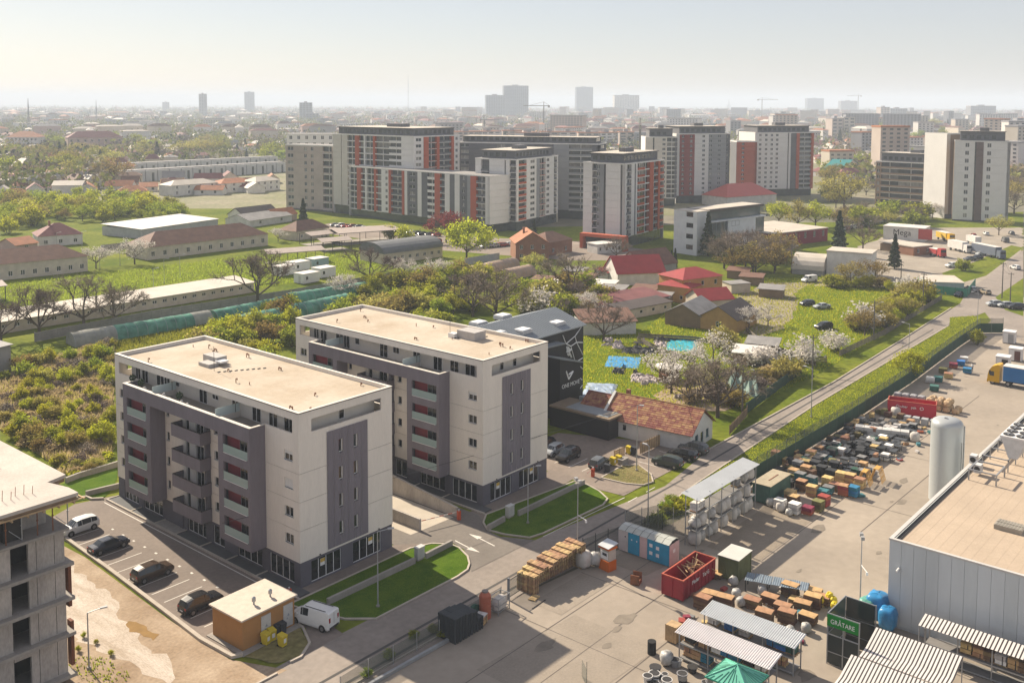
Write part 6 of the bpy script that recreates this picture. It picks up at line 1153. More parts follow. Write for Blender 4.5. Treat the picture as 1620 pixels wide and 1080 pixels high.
def house(lab, A, B, depth, h, roof, rh, wm, rm, nw=0, ww=1.3, wh=1.4, sill=.9, rows=1, cat='house', name='house', grp=None, ov=.4, ribs=0, chim=0, side=0, door=True, pane=None):
    L, rz = seg(A, B); t = thing(name, lab, cat, (*A, 0), rz, grp); wm = HW.get(wm, wm); rm = HR.get(rm, rm); fh = h/rows
    hs = [(L*(i+.5)/nw-ww/2, fh*r+sill, L*(i+.5)/nw+ww/2, fh*r+sill+wh) for r in range(rows) for i in range(nw)]; ss = [(depth*(i+.5)/side-ww/2, fh*r+sill, depth*(i+.5)/side+ww/2, fh*r+sill+wh) for r in range(rows) for i in range(side)]
    b = MB(); wall(b, (0, 0, 0), (1, 0), L, h, hs, .15); wall(b, (L, 0, 0), (0, 1), depth, h, ss, .15); wall(b, (L, depth, 0), (-1, 0), L, h, [], .15); wall(b, (0, depth, 0), (0, -1), depth, h, [], .15)
    if roof == 'gable': b.add([(0, depth, h), (0, 0, h), (0, depth/2, h+rh)], [(0, 1, 2)]); b.add([(L, 0, h), (L, depth, h), (L, depth/2, h+rh)], [(0, 1, 2)])
    if roof == 'gabley': b.add([(0, 0, h), (L, 0, h), (L/2, 0, h+rh)], [(0, 1, 2)]); b.add([(L, depth, h), (0, depth, h), (L/2, depth, h+rh)], [(0, 1, 2)])
    b.part('wall', wm, t)
    for x0, z0, x1, z1 in hs: window(t, (0, 0, 0), (1, 0), x0, z0, x1-x0, z1-z0, 2 if x1-x0 > 1 else 1, depth=.08, sill=False, fw=.09, pane=pane)
    for x0, z0, x1, z1 in ss: window(t, (L, 0, 0), (0, 1), x0, z0, x1-x0, z1-z0, 2 if x1-x0 > 1 else 1, depth=.08, sill=False, fw=.09, pane=pane)
    b = MB()
    if roof == 'gable': b.gable(0, 0, L, depth, h+.02, h+rh, 'x', 0, ov)
    elif roof == 'gabley':
        o = MB().gable(0, 0, depth, L, h+.02, h+rh, 'x', 0, ov); b._addm(o)
    elif roof == 'hip': b.hip(0, 0, L, depth, h+.02, h+rh, 0, ov)
    elif roof == 'flat': b.box(-ov*.5, -ov*.5, h+.01, L+ov*.5, depth+ov*.5, h+max(rh, .15))
    elif roof == 'mono': b.add([(-ov, -ov, h), (L+ov, -ov, h), (L+ov, depth+ov, h+rh), (-ov, depth+ov, h+rh), (-ov, -ov, h+.15), (L+ov, -ov, h+.15), (L+ov, depth+ov, h+rh+.15), (-ov, depth+ov, h+rh+.15)], [(0,3,2,1),(4,5,6,7),(0,1,5,4),(1,2,6,5),(2,3,7,6),(3,0,4,7)])
    elif roof == 'barrel':
        n = 10; P = [(depth/2-depth*.53*cos(pi*i/n), h+rh*sin(pi*i/n)) for i in range(n+1)]
        b.add([(-.2, y, z) for y, z in P]+[(L+.2, y, z) for y, z in P], [(i, i+1, n+2+i, n+1+i)[::-1] for i in range(n)]+[tuple(range(n+1)), tuple(range(2*n+1, n, -1))])
    b.part('roof', rm, t)
    if ribs:
        n = int(L/ribs); k = (rh if roof == 'mono' else 0); me = MB().add([(-.04, -ov, h+.15), (.04, -ov, h+.15), (.04, depth+ov, h+k+.15), (-.04, depth+ov, h+k+.15), (-.04, -ov, h+.22), (.04, -ov, h+.22), (.04, depth+ov, h+k+.22), (-.04, depth+ov, h+k+.22)], [(4,5,6,7),(0,1,5,4),(2,3,7,6),(1,2,6,5),(3,0,4,7)]).mesh('roof_rib', rm)
        for i in range(n+1): put(me, 'roof_rib', t, (L*i/n, 0, 0))
    for c in range(chim): MB().box(L*(.3+.4*c), depth*.5, h+rh*.5, L*(.3+.4*c)+.7, depth*.5+.7, h+rh+.9).part('chimney', HW['brick'], t)
    return t
GL = 'brown roofed barracks on the left'
house('long low shed with pale sheet roof behind the bare trees and concrete fence', (88.64,232.41), (162.37,231.24), 9.5, 2.7, 'mono', .7, 'cream', 'pale', 26, 1.2, .9, 1.2, name='long_shed', cat='shed')
house('barrack with brown hipped roof at the left picture edge', (111.39,303.94), (148.67,298.74), 13, 4.77, 'hip', 3.6, 'cream', 'brown', 11, 1.2, 1.5, 1.0, name='barrack', cat='building', grp=GL)
house('longer barrack with brown hipped roof between two blossoming trees', (171.87,304.35), (219.59,303.59), 14, 4.24, 'hip', 4.2, 'cream', 'brown', 11, 1.3, 1.7, 1.1, name='barrack', cat='building', grp=GL)
house('white house with maroon hipped roof behind the left barrack', (161.88,361.57), (176.28,357.46), 13, 3.8, 'hip', 4.0, 'white', 'maroon', 3, chim=1)
house('lean house with tan roof at the side of the maroon roofed white house', (150.50,353.82), (158.93,355.55), 10, 2.6, 'gable', 2.0, 'pink', 'tile', 1)
house('open fronted depot with broad white roof behind the longer barrack', (197.72,353.90), (236.99,362.23), 22, 3.6, 'mono', .8, 'metal', 'white', 0, name='depot', cat='shed')
house('small cream house with pyramid brown roof beside the dark conifer', (233.81,305.26), (251.34,307.19), 9.5, 3.5, 'hip', 3.4, 'cream', 'brown', 3, .9, 1.2)
house('grey sheet roofed shed with dark gable left of the old flats', (245.77,352.37), (271.33,357.21), 14, 2.8, 'gable', 2.2, 'white', 'grey', 2, name='shed', cat='shed'); house('dark roofed house standing before the old flats', (254.34,369.27), (274.59,371.67), 10, 3, 'gable', 3.0, 'white', 'dark', 2)
house('small brown roofed house half hidden by the conifer', (263.51,358.99), (275.77,359.37), 8, 3, 'gable', 2.5, 'pink', 'tile', 1)
t = house('long barrel roofed workshop with dark sheet roof and cream walls', (217.63,238.68), (242.67,236.41), 13, 3.53, 'barrel', 3.2, 'cream', 'slate', 8, 1.2, 1.2, 1.2, name='workshop', cat='shed')
house('grey garage shed with dark roof at the left picture edge', (75.72,197.81), (83.20,199.45), 9, 5, 'mono', .6, 'grey', 'grey', 0, name='garage', cat='shed')
def canopy2(lab, A, B, depth, h):
    L, rz = seg(A, B); t = thing('open_canopy', lab, 'canopy', (*A, 0), rz, 'open steel canopies'); P = MB().cyl(0, 0, 0, h, .11, n=6).mesh('canopy_post', DARK)
    for i in range(4):
        for y in (0, depth): put(P, 'canopy_post', t, (L*i/3, y, 0))
    MB().gable(0, 0, L, depth, h, h+.8, 'x', 0, .5).part('roof', mat('canopy_roof', (.36, .30, .26), .7, var=.1), t); MB().box(0, -.06, h-.25, L, .06, h).part('beam', DARK, t); MB().box(.3, .3, .02, L-.3, depth-.3, .06).part('slab', CONC, t)
canopy2('open steel canopy nearest the white cabins', (191.63,264.44), (209.01,258.21), 9, 4.0); canopy2('small open steel canopy between the larger ones', (222.08,274.99), (232.65,272.12), 8, 3.6); canopy2('largest open steel canopy beside the barrel roofed workshop', (235.94,282.66), (258.60,274.68), 14, 4.6); canopy2('narrow open steel canopy by the pyramid roofed house', (228.17,289.01), (242.56,287.64), 8, 4.0); canopy2('open steel canopy at the left picture edge', (106.26,271.62), (112.26,271.07), 8, 4)
for i, (p, lb, m) in enumerate((((181.96,245.48), 'white cabin container, leftmost of the group under the canopies', WHITE), ((178.62,230.23), 'white cabin container, nearest the concrete fence', WHITE), ((189.59,248.68), 'white cabin container, at the back of the group', WHITE), ((187.81,233.89), 'white cabin container, rightmost of the group', WHITE), ((198.06,249.73), 'pale teal container behind the white cabins', flat('cabin_teal', (.30, .42, .42))))):
    t = thing('cabin_container', lb, 'cabin', (*p, 0), .05, 'white cabins by the canopies'); MB().box(0, 0, .15, 6.2, 4.2, 2.9).part('body', m, t); MB().box(-.1, -.1, 2.9, 6.3, 4.3, 3.02).part('roof', HR['white'], t); MB().box(1, -.03, 1.2, 1.8, -.004, 2.1).part('cabin_window', PANE, t); MB().box(-.03, 1.2, .2, -.004, 2.1, 2.3).part('door', flat('cabin_door', (.5, .5, .48)), t)
def tunnel(lab, a, c, r, h, m, me=None):
    a, c = Vector(a), Vector(c); L = (c-a).length; n = max(3, int(L/2.2)); t = thing('polytunnel', lab, 'polytunnel', (a.x, a.y, 0), atan2(c.y-a.y, c.x-a.x), 'green polytunnels'); K = 9
    for i in range(n):
        b = MB(); x0, x1 = L*i/n, L*(i+1)/n; q = [1+RND.uniform(-.04, .05) for _ in range(2)]; R0 = [[(x, -r*cos(pi*k/K)*s_*(1.0), h*sin(pi*k/K)**.8*s_) for k in range(K+1)] for x, s_ in ((x0, .97), ((x0+x1)/2, q[0]*.96), (x1, .97))]
        for A_, B_ in zip(R0, R0[1:]): b.add(A_+B_, [(k, k+1, K+2+k, K+1+k)[::-1] for k in range(K)])
        if i in (0, n-1): z = R0[0] if i == 0 else R0[-1]; b.add(z, [tuple(range(K+1))])
        b.part('cover', (me if me and (i < n*.22 or i > n*.85) else m), t, smooth=True)
    H = MB(); H.path([(0, -r*.975*cos(pi*k/K), h*.975*sin(pi*k/K)**.8) for k in range(K+1)], .04, 5); hm = H.mesh('hoop', STEEL)
    for i in range(n+1): put(hm, 'hoop', t, (L*i/n, 0, 0))
TG = mat('tunnel_green', (.13, .31, .235), .55, var=.4, scale=.35, trans=.25); TW = mat('tunnel_film', (.36, .36, .32), .4, var=.2, scale=.5, trans=.3); TP = mat('tunnel_pink', (.48, .36, .28), .6, var=.15, scale=.4, trans=.3)
tunnel('longest green polytunnel with pale ends behind the nearer block', (100.30,210.18), (132.89,207.89), 2.6, 2.9, TG, TW); tunnel('short green polytunnel with open pale end in the second row', (134.27,208.42), (156.06,209.65), 2.4, 2.6, TG); tunnel('long green polytunnel nearest the two apartment blocks', (132.78,196.79), (168.42,199.20), 2.6, 3.0, TG); tunnel('far green polytunnel with a white mouth beside the blossoming tree', (158.03,209.86), (182.10,207.29), 2.6, 3.2, TG)
tunnel('pinkish plastic tunnel left of two behind the farther block', (214.64,203.31), (243.58,205.39), 2.8, 3.0, TP); tunnel('pinkish plastic tunnel right of two behind the farther block', (224.40,192.18), (236.02,192.35), 2.8, 3.0, TP)
PC = mat('fence_panel_concrete', (.25, .23, .21), .9, var=.15, scale=.6, fine=.1)
def cfence(lab, pts, h=2.1, m=PC): return fence('concrete_fence', lab, pts, 2.6, (h+.15, m), [('panel', .02+k*h/3, (k+1)*h/3, .07, m) for k in range(3)], pr=.09)
cfence('long grey concrete panel fence behind the green polytunnels', [(96.49,218.91), (125.42,220.72), (164.61,217.73), (196.55,217.53), (210.71,216.06)]); cfence('concrete panel fence behind the longer barrack and depot', [(172.22,335.94), (189.29,335.38)])
WP = mat('plank_grey', (.16, .135, .11), .9, var=.25, scale=1, isl=.2)
fence('plank_fence', 'dark plank fence along the far side of the road by the meadow', [(200.65,79.73), (226.43,79.49), (278.05,82.67)], 2.0, (1.5, WP), [('plank', .1+k*.33, .36+k*.33, .05, WP) for k in range(4)]); fence('plank_fence', 'short plank fence turning into the meadow at the utility pole', [(191.03,84.61), (193.99,79.68)], 2.0, (1.5, WP), [('plank', .1+k*.33, .36+k*.33, .05, WP) for k in range(4)])
GS = mat('fence_sheet_green', (.03, .065, .05), .7, var=.2, scale=.8)
fence('sheet_fence', 'dark green sheet fence in front of the garden by the bare tree', [(152.47,76.57), (183.33,80.36)], 2.4, (2.0, GS), [('sheet', .05, 1.9, .05, GS)]); fence('plank_fence', 'brown plank fence beside the road at the end of the tiled house', [(141.0, 73.6), (151.5, 75.9), (152.62,76.41)], 1.6, (1.7, WOODD), [('plank', .1, 1.5, .06, WOODD)]); fence('garden_fence', 'low wooden fence and hedge edging the meadow track', [(199.55,96.80), (189.65,80.23)], 3, (1.2, WP), [('plank', .2, 1.1, .05, WP)])
fence('sheet_fence', 'grey sheet fence behind the big yellow green tree', [(234.10,218.07), (250.39,217.26)], 2.5, (2.4, HW['metal']), [('sheet', .05, 2.4, .05, HW['metal'])])
# centre gardens
sheet('meadow', [(184.45,137.43), (190.35,122.86), (218.13,131.32), (277.03,133.84), (288.47,120.81), (285.41,93.50), (271.60,82.32), (186.84,77.72), (156.06,77.80), (142.74,93.22), (146.34,106.60)], -.005, mat('meadow_grass', (.11, .18, .010), .9, scale=.16, col2=(.21, .27, .02), fine=.3, bump=.5, trans=.3))
sheet('dirt_track', ragged([(244.50,126.36), (270.74,129.77), (281.03,119.60), (262.28,117.07), (239.75,106.55), (217.17,99.83), (204.06,100.55), (208.36,109.96)], .5, 3), .0, mat('track_earth', (.26, .22, .17), .95, var=.2, scale=.2, fine=.15))
sheet('bare_patch', ragged([(151.67,94.33), (163.29,96.67), (171.25,87.48), (181.99,85.45), (165.91,80.89), (151.93,79.86), (145.51,87.29)], .4, 2), .002, DIRT)
house('white sheds with brown ribbed roof beside the climbing hall', (180.37,131.51), (189.97,123.30), 8, 2.9, 'mono', 1.4, 'white', 'brown', 0, name='shed', cat='shed', ribs=.8)
house('long low shed with reddish and dark roof beyond the ribbed shed', (198.92,138.55), (222.05,134.08), 9, 2.6, 'mono', 1.0, 'cream', 'maroon', 3, name='shed', cat='shed'); house('low shed with dark grey roof in front of the ochre house', (199.61,133.43), (217.00,130.27), 5, 2.4, 'mono', .7, 'cream', 'dark', 4, 1, .9, name='shed', cat='shed')
house('white gabled house with bright red metal roof', (237.14,160.41), (248.83,151.65), 12, 3.6, 'gable', 4.2, 'white', 'red', 0, ribs=0, side=0); house('ochre two storey house with dark red hipped roof', (228.77,133.89), (241.88,129.36), 10, 6.0, 'hip', 2.2, 'ochre', 'red', 3, 1, 1.3, rows=2, side=2); house('lower ochre wing with red roof in front of the ochre house', (227.26,140.79), (227.69,131.34), 7, 4.2, 'hip', 1.6, 'ochre', 'red', 2, .9, 1.1)
house('wooden house with grey and red gabled roof in the gardens', (202.81,123.43), (204.25,114.68), 12, 3.0, 'gabley', 2.4, 'wood', 'grey', 0, side=0); house('house with dark brown gabled roof and yellow gable', (204.25,114.68), (205.16,105.84), 13, 3.2, 'gabley', 2.6, 'ochre', 'dark', 1); house('small red roofed annex behind the brown roofed house', (220.74,123.66), (228.82,119.07), 8, 3.0, 'gable', 2.2, 'cream', 'red', 0)
house('brick house with red tiled gable and lower red porch roof', (252.00,211.39), (260.32,203.96), 13, 6.0, 'gabley', 3.6, 'brick', 'tile', 3, 1.1, 1.4, rows=2, chim=1); house('tan roofed villa partly behind the brick house', (267.48,210.42), (281.47,209.99), 10, 4.5, 'hip', 3, 'brick', 'brown', 2)
house('dark brown roofed house behind the bright red roof', (252.33,161.99), (267.08,158.73), 10, 3.5, 'gable', 4, 'grey', 'brown', 0); house('small red roofed hut left of the bright red roof', (240.99,166.85), (245.86,166.10), 5, 2.5, 'mono', .6, 'white', 'red', 0, name='hut', cat='hut')
house('low white kiosk building by the flats car park', (282.59,199.80), (293.41,196.47), 6, 3.2, 'flat', .25, 'white', 'white', 4, 1, 1.4, name='kiosk_building', cat='kiosk'); house('pair of cream garages beside the track', (247.67,129.56), (252.85,126.44), 5, 2.6, 'flat', .2, 'cream', 'grey', 0, name='garage', cat='garage')
for i, p in enumerate(((214.90,160.21), (224.22,160.56), (210.24,152.57), (202.33,151.82), (220.02,154.37), (211.44,141.38), (195.19,140.65), (225.70,147.86), (219.30,139.70), (248.50,121.79), (216.64,169.22), (218.31,177.42), (269.42,142.52), (262.37,134.66), (230.05,171.54), (236.55,179.97), (189.69,95.56), (180.98,93.93))): house('low garden shed with weathered roof among the gardens and trees beyond the climbing hall', p, (p[0]+2, p[1]-6), 5, 2.3, 'mono', .5, 'wood', RND.choice(['grey', 'white', 'brown']), 0, name='garden_shed', cat='shed', grp='garden sheds behind the climbing hall')
house('white walled flat building with striped end wall', (294.75,122.05), (297.31,109.08), 9, 7.33, 'flat', .4, 'white', 'pale', 0, name='hall', cat='hall', ribs=0); house('weathered barrel roofed shed beside the pale pole', (289.91,131.00), (291.92,121.87), 12, 1.6, 'barrel', 4.4, 'grey', 'pale', 0, name='barrel_shed', cat='shed')
house('crimson hall with flat tan roof and arched windows', (337.65,160.41), (369.02,152.68), 26, 4.95, 'flat', .3, 'crimson', 'pale', 6, 1.5, 2.2, 2.2, name='hall', cat='hall')
t = thing('office_building', 'white panelled office building with glass corners and dark top storey', 'office', (*(301.84,171.46), 0), seg((301.84,171.46), (341.67,165.63))[1]); L_ = seg((301.84,171.46), (341.67,165.63))[0]; D_ = seg((301.84,171.46), (302.48,181.69))[0]; H_ = 15.20
PW_ = mat('office_panel', (.60, .61, .62), .5, var=.06, scale=.4, per=.03); OG = mat('office_glass', (.05, .085, .09), .08, var=.2, scale=.3, spec=.8); fh = H_/4
MB().box(.05, .05, 0, 7.0, D_-.05, H_-.1).part('white_wing', PW_, t)
for r in range(8):
    for c in range(6):
        if c in (1, 2) and r % 2 == 1: continue
        MB().box(-.04, D_/6*c+.02, H_/8*r+.03, .045, D_/6*(c+1)-.02, H_/8*(r+1)-.03).part('facade_panel', PW_, t)
for r in range(4): window(t, (0, D_, 0), (0, -1), D_*.55, fh*r+fh*.52, D_*.32, fh*.42, 2, DARK, depth=-.03, sill=False)
MB().box(7.0, .8, 0, L_-6, D_, H_*.72).part('glass_front', OG, t); MB().box(L_*.45, .2, 0, L_-5.5, .8, H_*.72).part('white_block', PW_, t)
for r in range(3): window(t, (0, .2, 0), (1, 0), L_*.5, fh*r+1.2, 4.5, 1.8, 2, DARK, depth=-.03, sill=False)
MB().box(L_-6, .3, 0, L_, D_, H_*.72).part('glass_corner', OG, t)
for i in range(14): MB().box(7.4+i*(L_-8)/14, .72, 0, 7.5+i*(L_-8)/14, .8, H_*.72).part('mullion', mat('mullion_grey', (.3, .33, .33), .5), t)
MB().box(6.9, 1.6, H_*.72, L_-.8, D_-1, H_-.5).part('top_storey', OG, t); MB().box(6.8, -.2, H_*.72, L_+.2, D_, H_*.72+.4).part('band', PW_, t); MB().box(6.4, .6, H_-.5, L_, D_, H_+.3).part('roof', HR['dark'], t); MB().box(7.2, 1.2, H_+.3, L_-.8, D_-.8, H_+.36).part('roof_surface', HR['pale'], t); MB().box(0, 0, H_-.1, 7, D_, H_+.2).part('roof', HR['pale'], t)
# right hand far yard and junction
sheet('gravel_yard', ragged([(275.13,117.06), (290.37,95.16), (297.30,79.92), (385.65,87.49), (465.20,105.97), (432.56,142.62), (342.26,136.63)], .5, 4), -.004, mat('yard_gravel', (.30, .26, .21), .95, var=.15, scale=.15, fine=.12))
sheet('grass_strip', [(301.37,87.11), (326.43,84.26), (399.32,90.67), (403.50,95.76), (351.21,94.76), (322.13,96.07)], .01, GRASS); sheet('grass_strip', [(291.51,72.61), (329.21,74.39), (269.78,60.59), (275.03,66.12)], .01, GRASS)
fence('compound_fence', 'teal green sheet fence round a small cabin compound at the junction', [(296.97,95.18), (285.24,90.83), (286.33,78.53), (304.95,81.50)], 3, (2.4, GS), [('sheet', .05, 2.3, .05, mat('sheet_teal', (.05, .24, .17), .6, var=.12, scale=.5))]); house('grey flat cabin inside the teal fenced compound', (287.02,88.81), (291.53,80.83), 12, 2.8, 'flat', .2, 'metal', 'pale', 0, name='cabin', cat='cabin')
hw_ = house('white building with red and black painted wall beyond the conifers', (388.79,138.43), (390.38,123.32), 10, 4.98, 'flat', .3, 'white', 'white', 0, name='hall', cat='hall'); house('low brown brick hut beside the red lorry cab', (351.97,114.64), (360.90,111.06), 9, 3, 'flat', .3, 'brick', 'pale', 2, name='hut', cat='hut'); house('small shed with pale roof left of the brown hut', (356.49,120.52), (366.20,118.67), 8, 2.6, 'mono', .5, 'wood', 'pale', 0, name='shed', cat='shed')
def truck(lab, p, rz, c, L=8, h=3.4, cab=True, k=None):
    t = thing('lorry', lab, 'lorry', (*p, 0), rz, 'lorries in the far yard'); MB().box(-L/2, -1.25, 1.0, L/2, 1.25, h).part('cargo_box', flat('cargo_'+k, c), t); MB().box(-L/2-.03, -1.28, h, L/2+.03, 1.28, h+.1).part('cargo_roof', HR['white'], t)
    for x in (-L*.3, L*.3, L/2+1.2)[:3 if cab else 2]:
        for s in (-1.05, 1.05): MB().rod((x, s-.15, .5), (x, s+.15, .5), .5, 12).part('wheel', TYRE, t)
    if cab: b = MB(); b.obox((L/2+1.25, 0, .5), (2.0, 2.4, 2.6), 0, 0, .9); b.part('cab', flat('cab_'+k, c), t); MB().box(L/2+2.12, -1.0, 1.7, L/2+2.2, 1.0, 2.6).part('windscreen', GLASSC, t)
truck('blue lorry with long dark curtain trailer by the far road', (368.87,95.47), -2.2, (.10, .12, .16), 12, 3.9, k='blue'); truck('white box lorry in the far yard', (374.80,106.61), -2.2, (.6, .58, .55), 8, 3.6, k='white'); truck('yellow van box in the far yard', (400.95,119.32), -2.3, (.55, .36, .03), 7, 3.2, k='yellow'); truck('red lorry cab and box by the brown hut', (357.11,108.81), -2.2, (.35, .03, .03), 4, 2.6, k='red'); truck('small white trailer behind the white box lorry', (397.55,107.52), -2.3, (.6, .6, .58), 6, 3.0, False, 'white')
G4 = 'cars on the meadow'; G5 = 'cars at the junction and far yard'; G6 = 'cars parked before the flats'
car('hatch', 'navy', (246.71,107.06), 2.6, 'dark blue car on the meadow beside the silver one', G4); car('sedan', 'silver', (245.35,102.53), 2.6, 'silver saloon on the meadow beside the dark blue car', G4); car('suv', 'black', (223.35,92.74), 2.7, 'black car standing alone in the meadow grass', G4); car('van', 'white', (279.79,121.02), 2.8, 'white van parked by the white flat building', None, 'white_van', cat='van')
for i, (p, k, c, r_) in enumerate((((285.89,80.38), 'hatch', 'navy', 3.0), ((295.70,80.32), 'suv', 'silver', .8), ((294.42,76.13), 'hatch', 'beige', .8), ((278.38,69.56), 'hatch', 'silver', 2.3), ((278.49,66.98), 'hatch', 'silver', 2.3), ((277.73,64.22), 'suv', 'black', 2.3), ((335.61,97.02), 'suv', 'white', 2.6), ((345.24,80.52), 'hatch', 'white', .8), ((354.64,96.91), 'sedan', 'grey', 2.6), ((359.14,95.93), 'sedan', 'navy', 2.6), ((369.24,97.22), 'hatch', 'silver', 2.6), ((411.18,99.85), 'van', 'grey', .5), ((436.97,103.87), 'hatch', 'grey', .5), ((427.98,111.09), 'hatch', 'white', .5), ((418.46,113.27), 'hatch', 'red', .5))): car(k, c, p, r_, ['dark blue car turning at the junction', 'silver car driving onto the main road', 'beige car waiting at the junction', 'silver car leftmost of three parked past the junction', 'silver car middle of three parked past the junction', 'black car rightmost of three parked past the junction', 'white car in the far yard by the small bush', 'white car on the far road by the right edge', 'grey saloon in the far parking row', 'navy saloon in the far parking row', 'silver hatchback in the far parking row', 'grey van parked past the blue lorry', 'grey car below the beige tower', 'white car below the beige tower', 'red car below the beige tower'][i], G5, detail=i < 8)
R5 = random.Random(9)
for i in range(46):
    if i < 18: p = [(272.32,329.00), (278.03,274.32)]; u = i/17
    elif i < 26: p = [(268.26,238.88), (280.06,235.26)]; u = (i-18)/7
    elif i < 34: p = [(266.35,276.51), (265.39,261.86)]; u = (i-26)/7
    else: p = [(402.28,160.86), (442.56,158.37)]; u = (i-34)/11
    q = (p[0][0]+(p[1][0]-p[0][0])*u+R5.uniform(-.4, .4), p[0][1]+(p[1][1]-p[0][1])*u); car(R5.choice(['hatch', 'sedan', 'suv']), R5.choice(['white', 'silver', 'grey', 'black', 'red', 'white']), q, 2.8, 'car in the parking rows at the foot of the apartment towers', G6, detail=False)
sheet('parking_lot', [(256.36,334.16), (280.97,339.43), (283.00,268.72), (306.19,220.96), (302.03,182.20), (287.35,173.29), (264.81,198.86), (253.15,246.62), (254.15,295.70)], -.006, ASPH)
t = thing('garden_kiosk', 'round brown garden kiosk with a pale octagonal roof in the meadow', 'kiosk', (*(162.34,97.77), 0)); b = MB(); b.cyl(0, 0, 0, 2.5, 2.0, n=8); b.part('wall', HW['wood'], t); b = MB(); b.cyl(0, 0, 2.5, 2.7, 2.7, n=8); b.cyl(0, 0, 2.7, 3.1, 2.6, .6, 8); b.part('roof', HR['white'], t); MB().cyl(0, 0, 3.1, 3.6, .5, n=8).part('cap', HR['white'], t); MB().box(-2.9, -1, 0, -1.9, .4, 1.6).part('annex', HW['brick'], t)
def rag(lab, name, pts, h, m, cat, seed):
    R = random.Random(seed); cx, cy = sum(p[0] for p in pts)/len(pts), sum(p[1] for p in pts)/len(pts); b = MB(); n = 9; xs = [p[0] for p in pts]; ys = [p[1] for p in pts]; x0, x1, y0, y1 = min(xs), max(xs), min(ys), max(ys)
    g = [[(x0+(x1-x0)*i/n-cx, y0+(y1-y0)*j/n-cy, .03 if i in (0, n) or j in (0, n) else R.uniform(.06, h)) for j in range(n+1)] for i in range(n+1)]; vs = [v for r_ in g for v in r_]
    b.add(vs, [(i*(n+1)+j, (i+1)*(n+1)+j, (i+1)*(n+1)+j+1, i*(n+1)+j+1) for i in range(n) for j in range(n)]); return tag(put(b.mesh(name, m), name, None, (cx, cy, 0), .5), lab, cat)
TB = mat('tarp_blue', (.05, .27, .55), .5, var=.3, scale=1.2, bump=.5)
rag('crumpled bright blue tarpaulin lying on the grass', 'blue_tarpaulin', [(165.49,114.06), (171.71,114.68), (166.91,107.93), (162.99,108.81)], .16, TB, 'tarpaulin', 1); rag('round blue paddling pool cover among the garden rubbish', 'pool_cover', [(186.31,112.03), (193.27,112.96), (188.46,106.97), (182.32,106.50)], .3, mat('pool_blue', (.03, .33, .42), .4, var=.15), 'cover', 2)
rag('blue and white tarpaulin lean-to at the foot of the climbing hall', 'tarpaulin_roof', [(145.66,105.52), (152.38,105.98), (146.64,100.15), (142.34,101.01)], .45, mat('tarp_pale', (.25, .34, .48), .5, col2=(.30, .36, .43), scale=.8), 'tarpaulin', 3)
rag('greenhouse of torn pale green netting beside the bare garden tree', 'net_house', [(166.58,86.36), (171.65,87.02), (166.04,81.96), (160.43,81.25)], 2.6, mat('net_pale', (.30, .40, .36), .6, var=.15, trans=.4), 'greenhouse', 4)
for i in range(34):
    p = [((177.05,114.22)), ((183.12,115.70)), ((186.98,115.68)), ((178.57,120.94)), ((161.49,105.57)), ((157.82,101.01)), ((158.06,86.95)), ((153.80,87.75))][i % 8]; rag(['heap of dark rubbish in the garden beyond the climbing hall', 'heap of pale rubbish in the garden beyond the climbing hall'][i % 2], 'rubbish_heap', [(p[0]+RND.uniform(-4, 4)+dx, p[1]+RND.uniform(-4, 4)+dy) for dx, dy in ((0, 0),) for _ in (0,)]*1+[(p[0]+RND.uniform(-3, 3)+1.6, p[1]+RND.uniform(-3, 3)+1.4)], .7, [mat('rubbish_dark', (.06, .06, .06), .8, var=.5, scale=2), mat('rubbish_pale', (.38, .33, .32), .8, var=.4, scale=2)][i % 2], 'rubbish', i)['group'] = 'rubbish heaps in the garden'
for lb, pts in (('wooden garden fence between the plots beyond the climbing hall, nearest', [(184.02,119.08), (178.29,108.71), (175.91,99.78)]), ('wooden garden fence behind the rubbish heaps', [(186.72,120.50), (192.52,109.30), (191.97,101.22)]), ('wooden garden fence along the brown roofed house', [(208.33,105.07), (199.55,96.80)])): fence('garden_fence', lb, pts, 2.4, (1.3, WP), [('plank', .15, .6, .05, WP), ('plank', .7, 1.15, .05, WP)])
# the worker by the white cabins
pv = [((0, 0, .95), .15), ((0, 0, 1.18), .16), ((0, 0, 1.42), .18), ((0, 0, 1.55), .07), ((0, .02, 1.68), .105), ((0, .02, 1.8), .08), ((-.2, 0, 1.42), .07), ((-.27, .05, 1.15), .05), ((-.24, .14, .9), .04), ((.2, 0, 1.42), .07), ((.27, .05, 1.15), .05), ((.24, .14, .9), .04), ((-.1, 0, .88), .1), ((-.12, .04, .48), .075), ((-.12, 0, .08), .05), ((-.12, .14, .04), .045), ((.1, 0, .88), .1), ((.13, .0, .48), .075), ((.13, -.05, .08), .05), ((.13, .1, .04), .045)]
pe = [(0, 1), (1, 2), (2, 3), (3, 4), (4, 5), (2, 6), (6, 7), (7, 8), (2, 9), (9, 10), (10, 11), (0, 12), (12, 13), (13, 14), (14, 15), (0, 16), (16, 17), (17, 18), (18, 19)]
me = bpy.data.meshes.new('person'); me.from_pydata([p for p, r_ in pv], pe, []); po = tag(put(me, 'person', None, (*(206.41,55.13), 0), 1.2), 'person in a white top and dark trousers standing near the white box cabins', 'person'); po.modifiers.new('skin', 'SKIN'); po.modifiers.new('sub', 'SUBSURF').levels = 1
for v_, (p, r_) in zip(me.skin_vertices[0].data, pv): v_.radius = (r_, r_*.85)
me.skin_vertices[0].data[0].use_root = True; bpy.context.view_layer.update(); m2 = bpy.data.meshes.new_from_object(po.evaluated_get(bpy.context.evaluated_depsgraph_get())); po.modifiers.clear(); po.data = m2; m2.materials.clear(); m2.materials.append(flat('person_trousers', (.03, .03, .04))); m2.materials.append(flat('person_top', (.55, .54, .52))); m2.materials.append(flat('skin', (.40, .25, .18)))
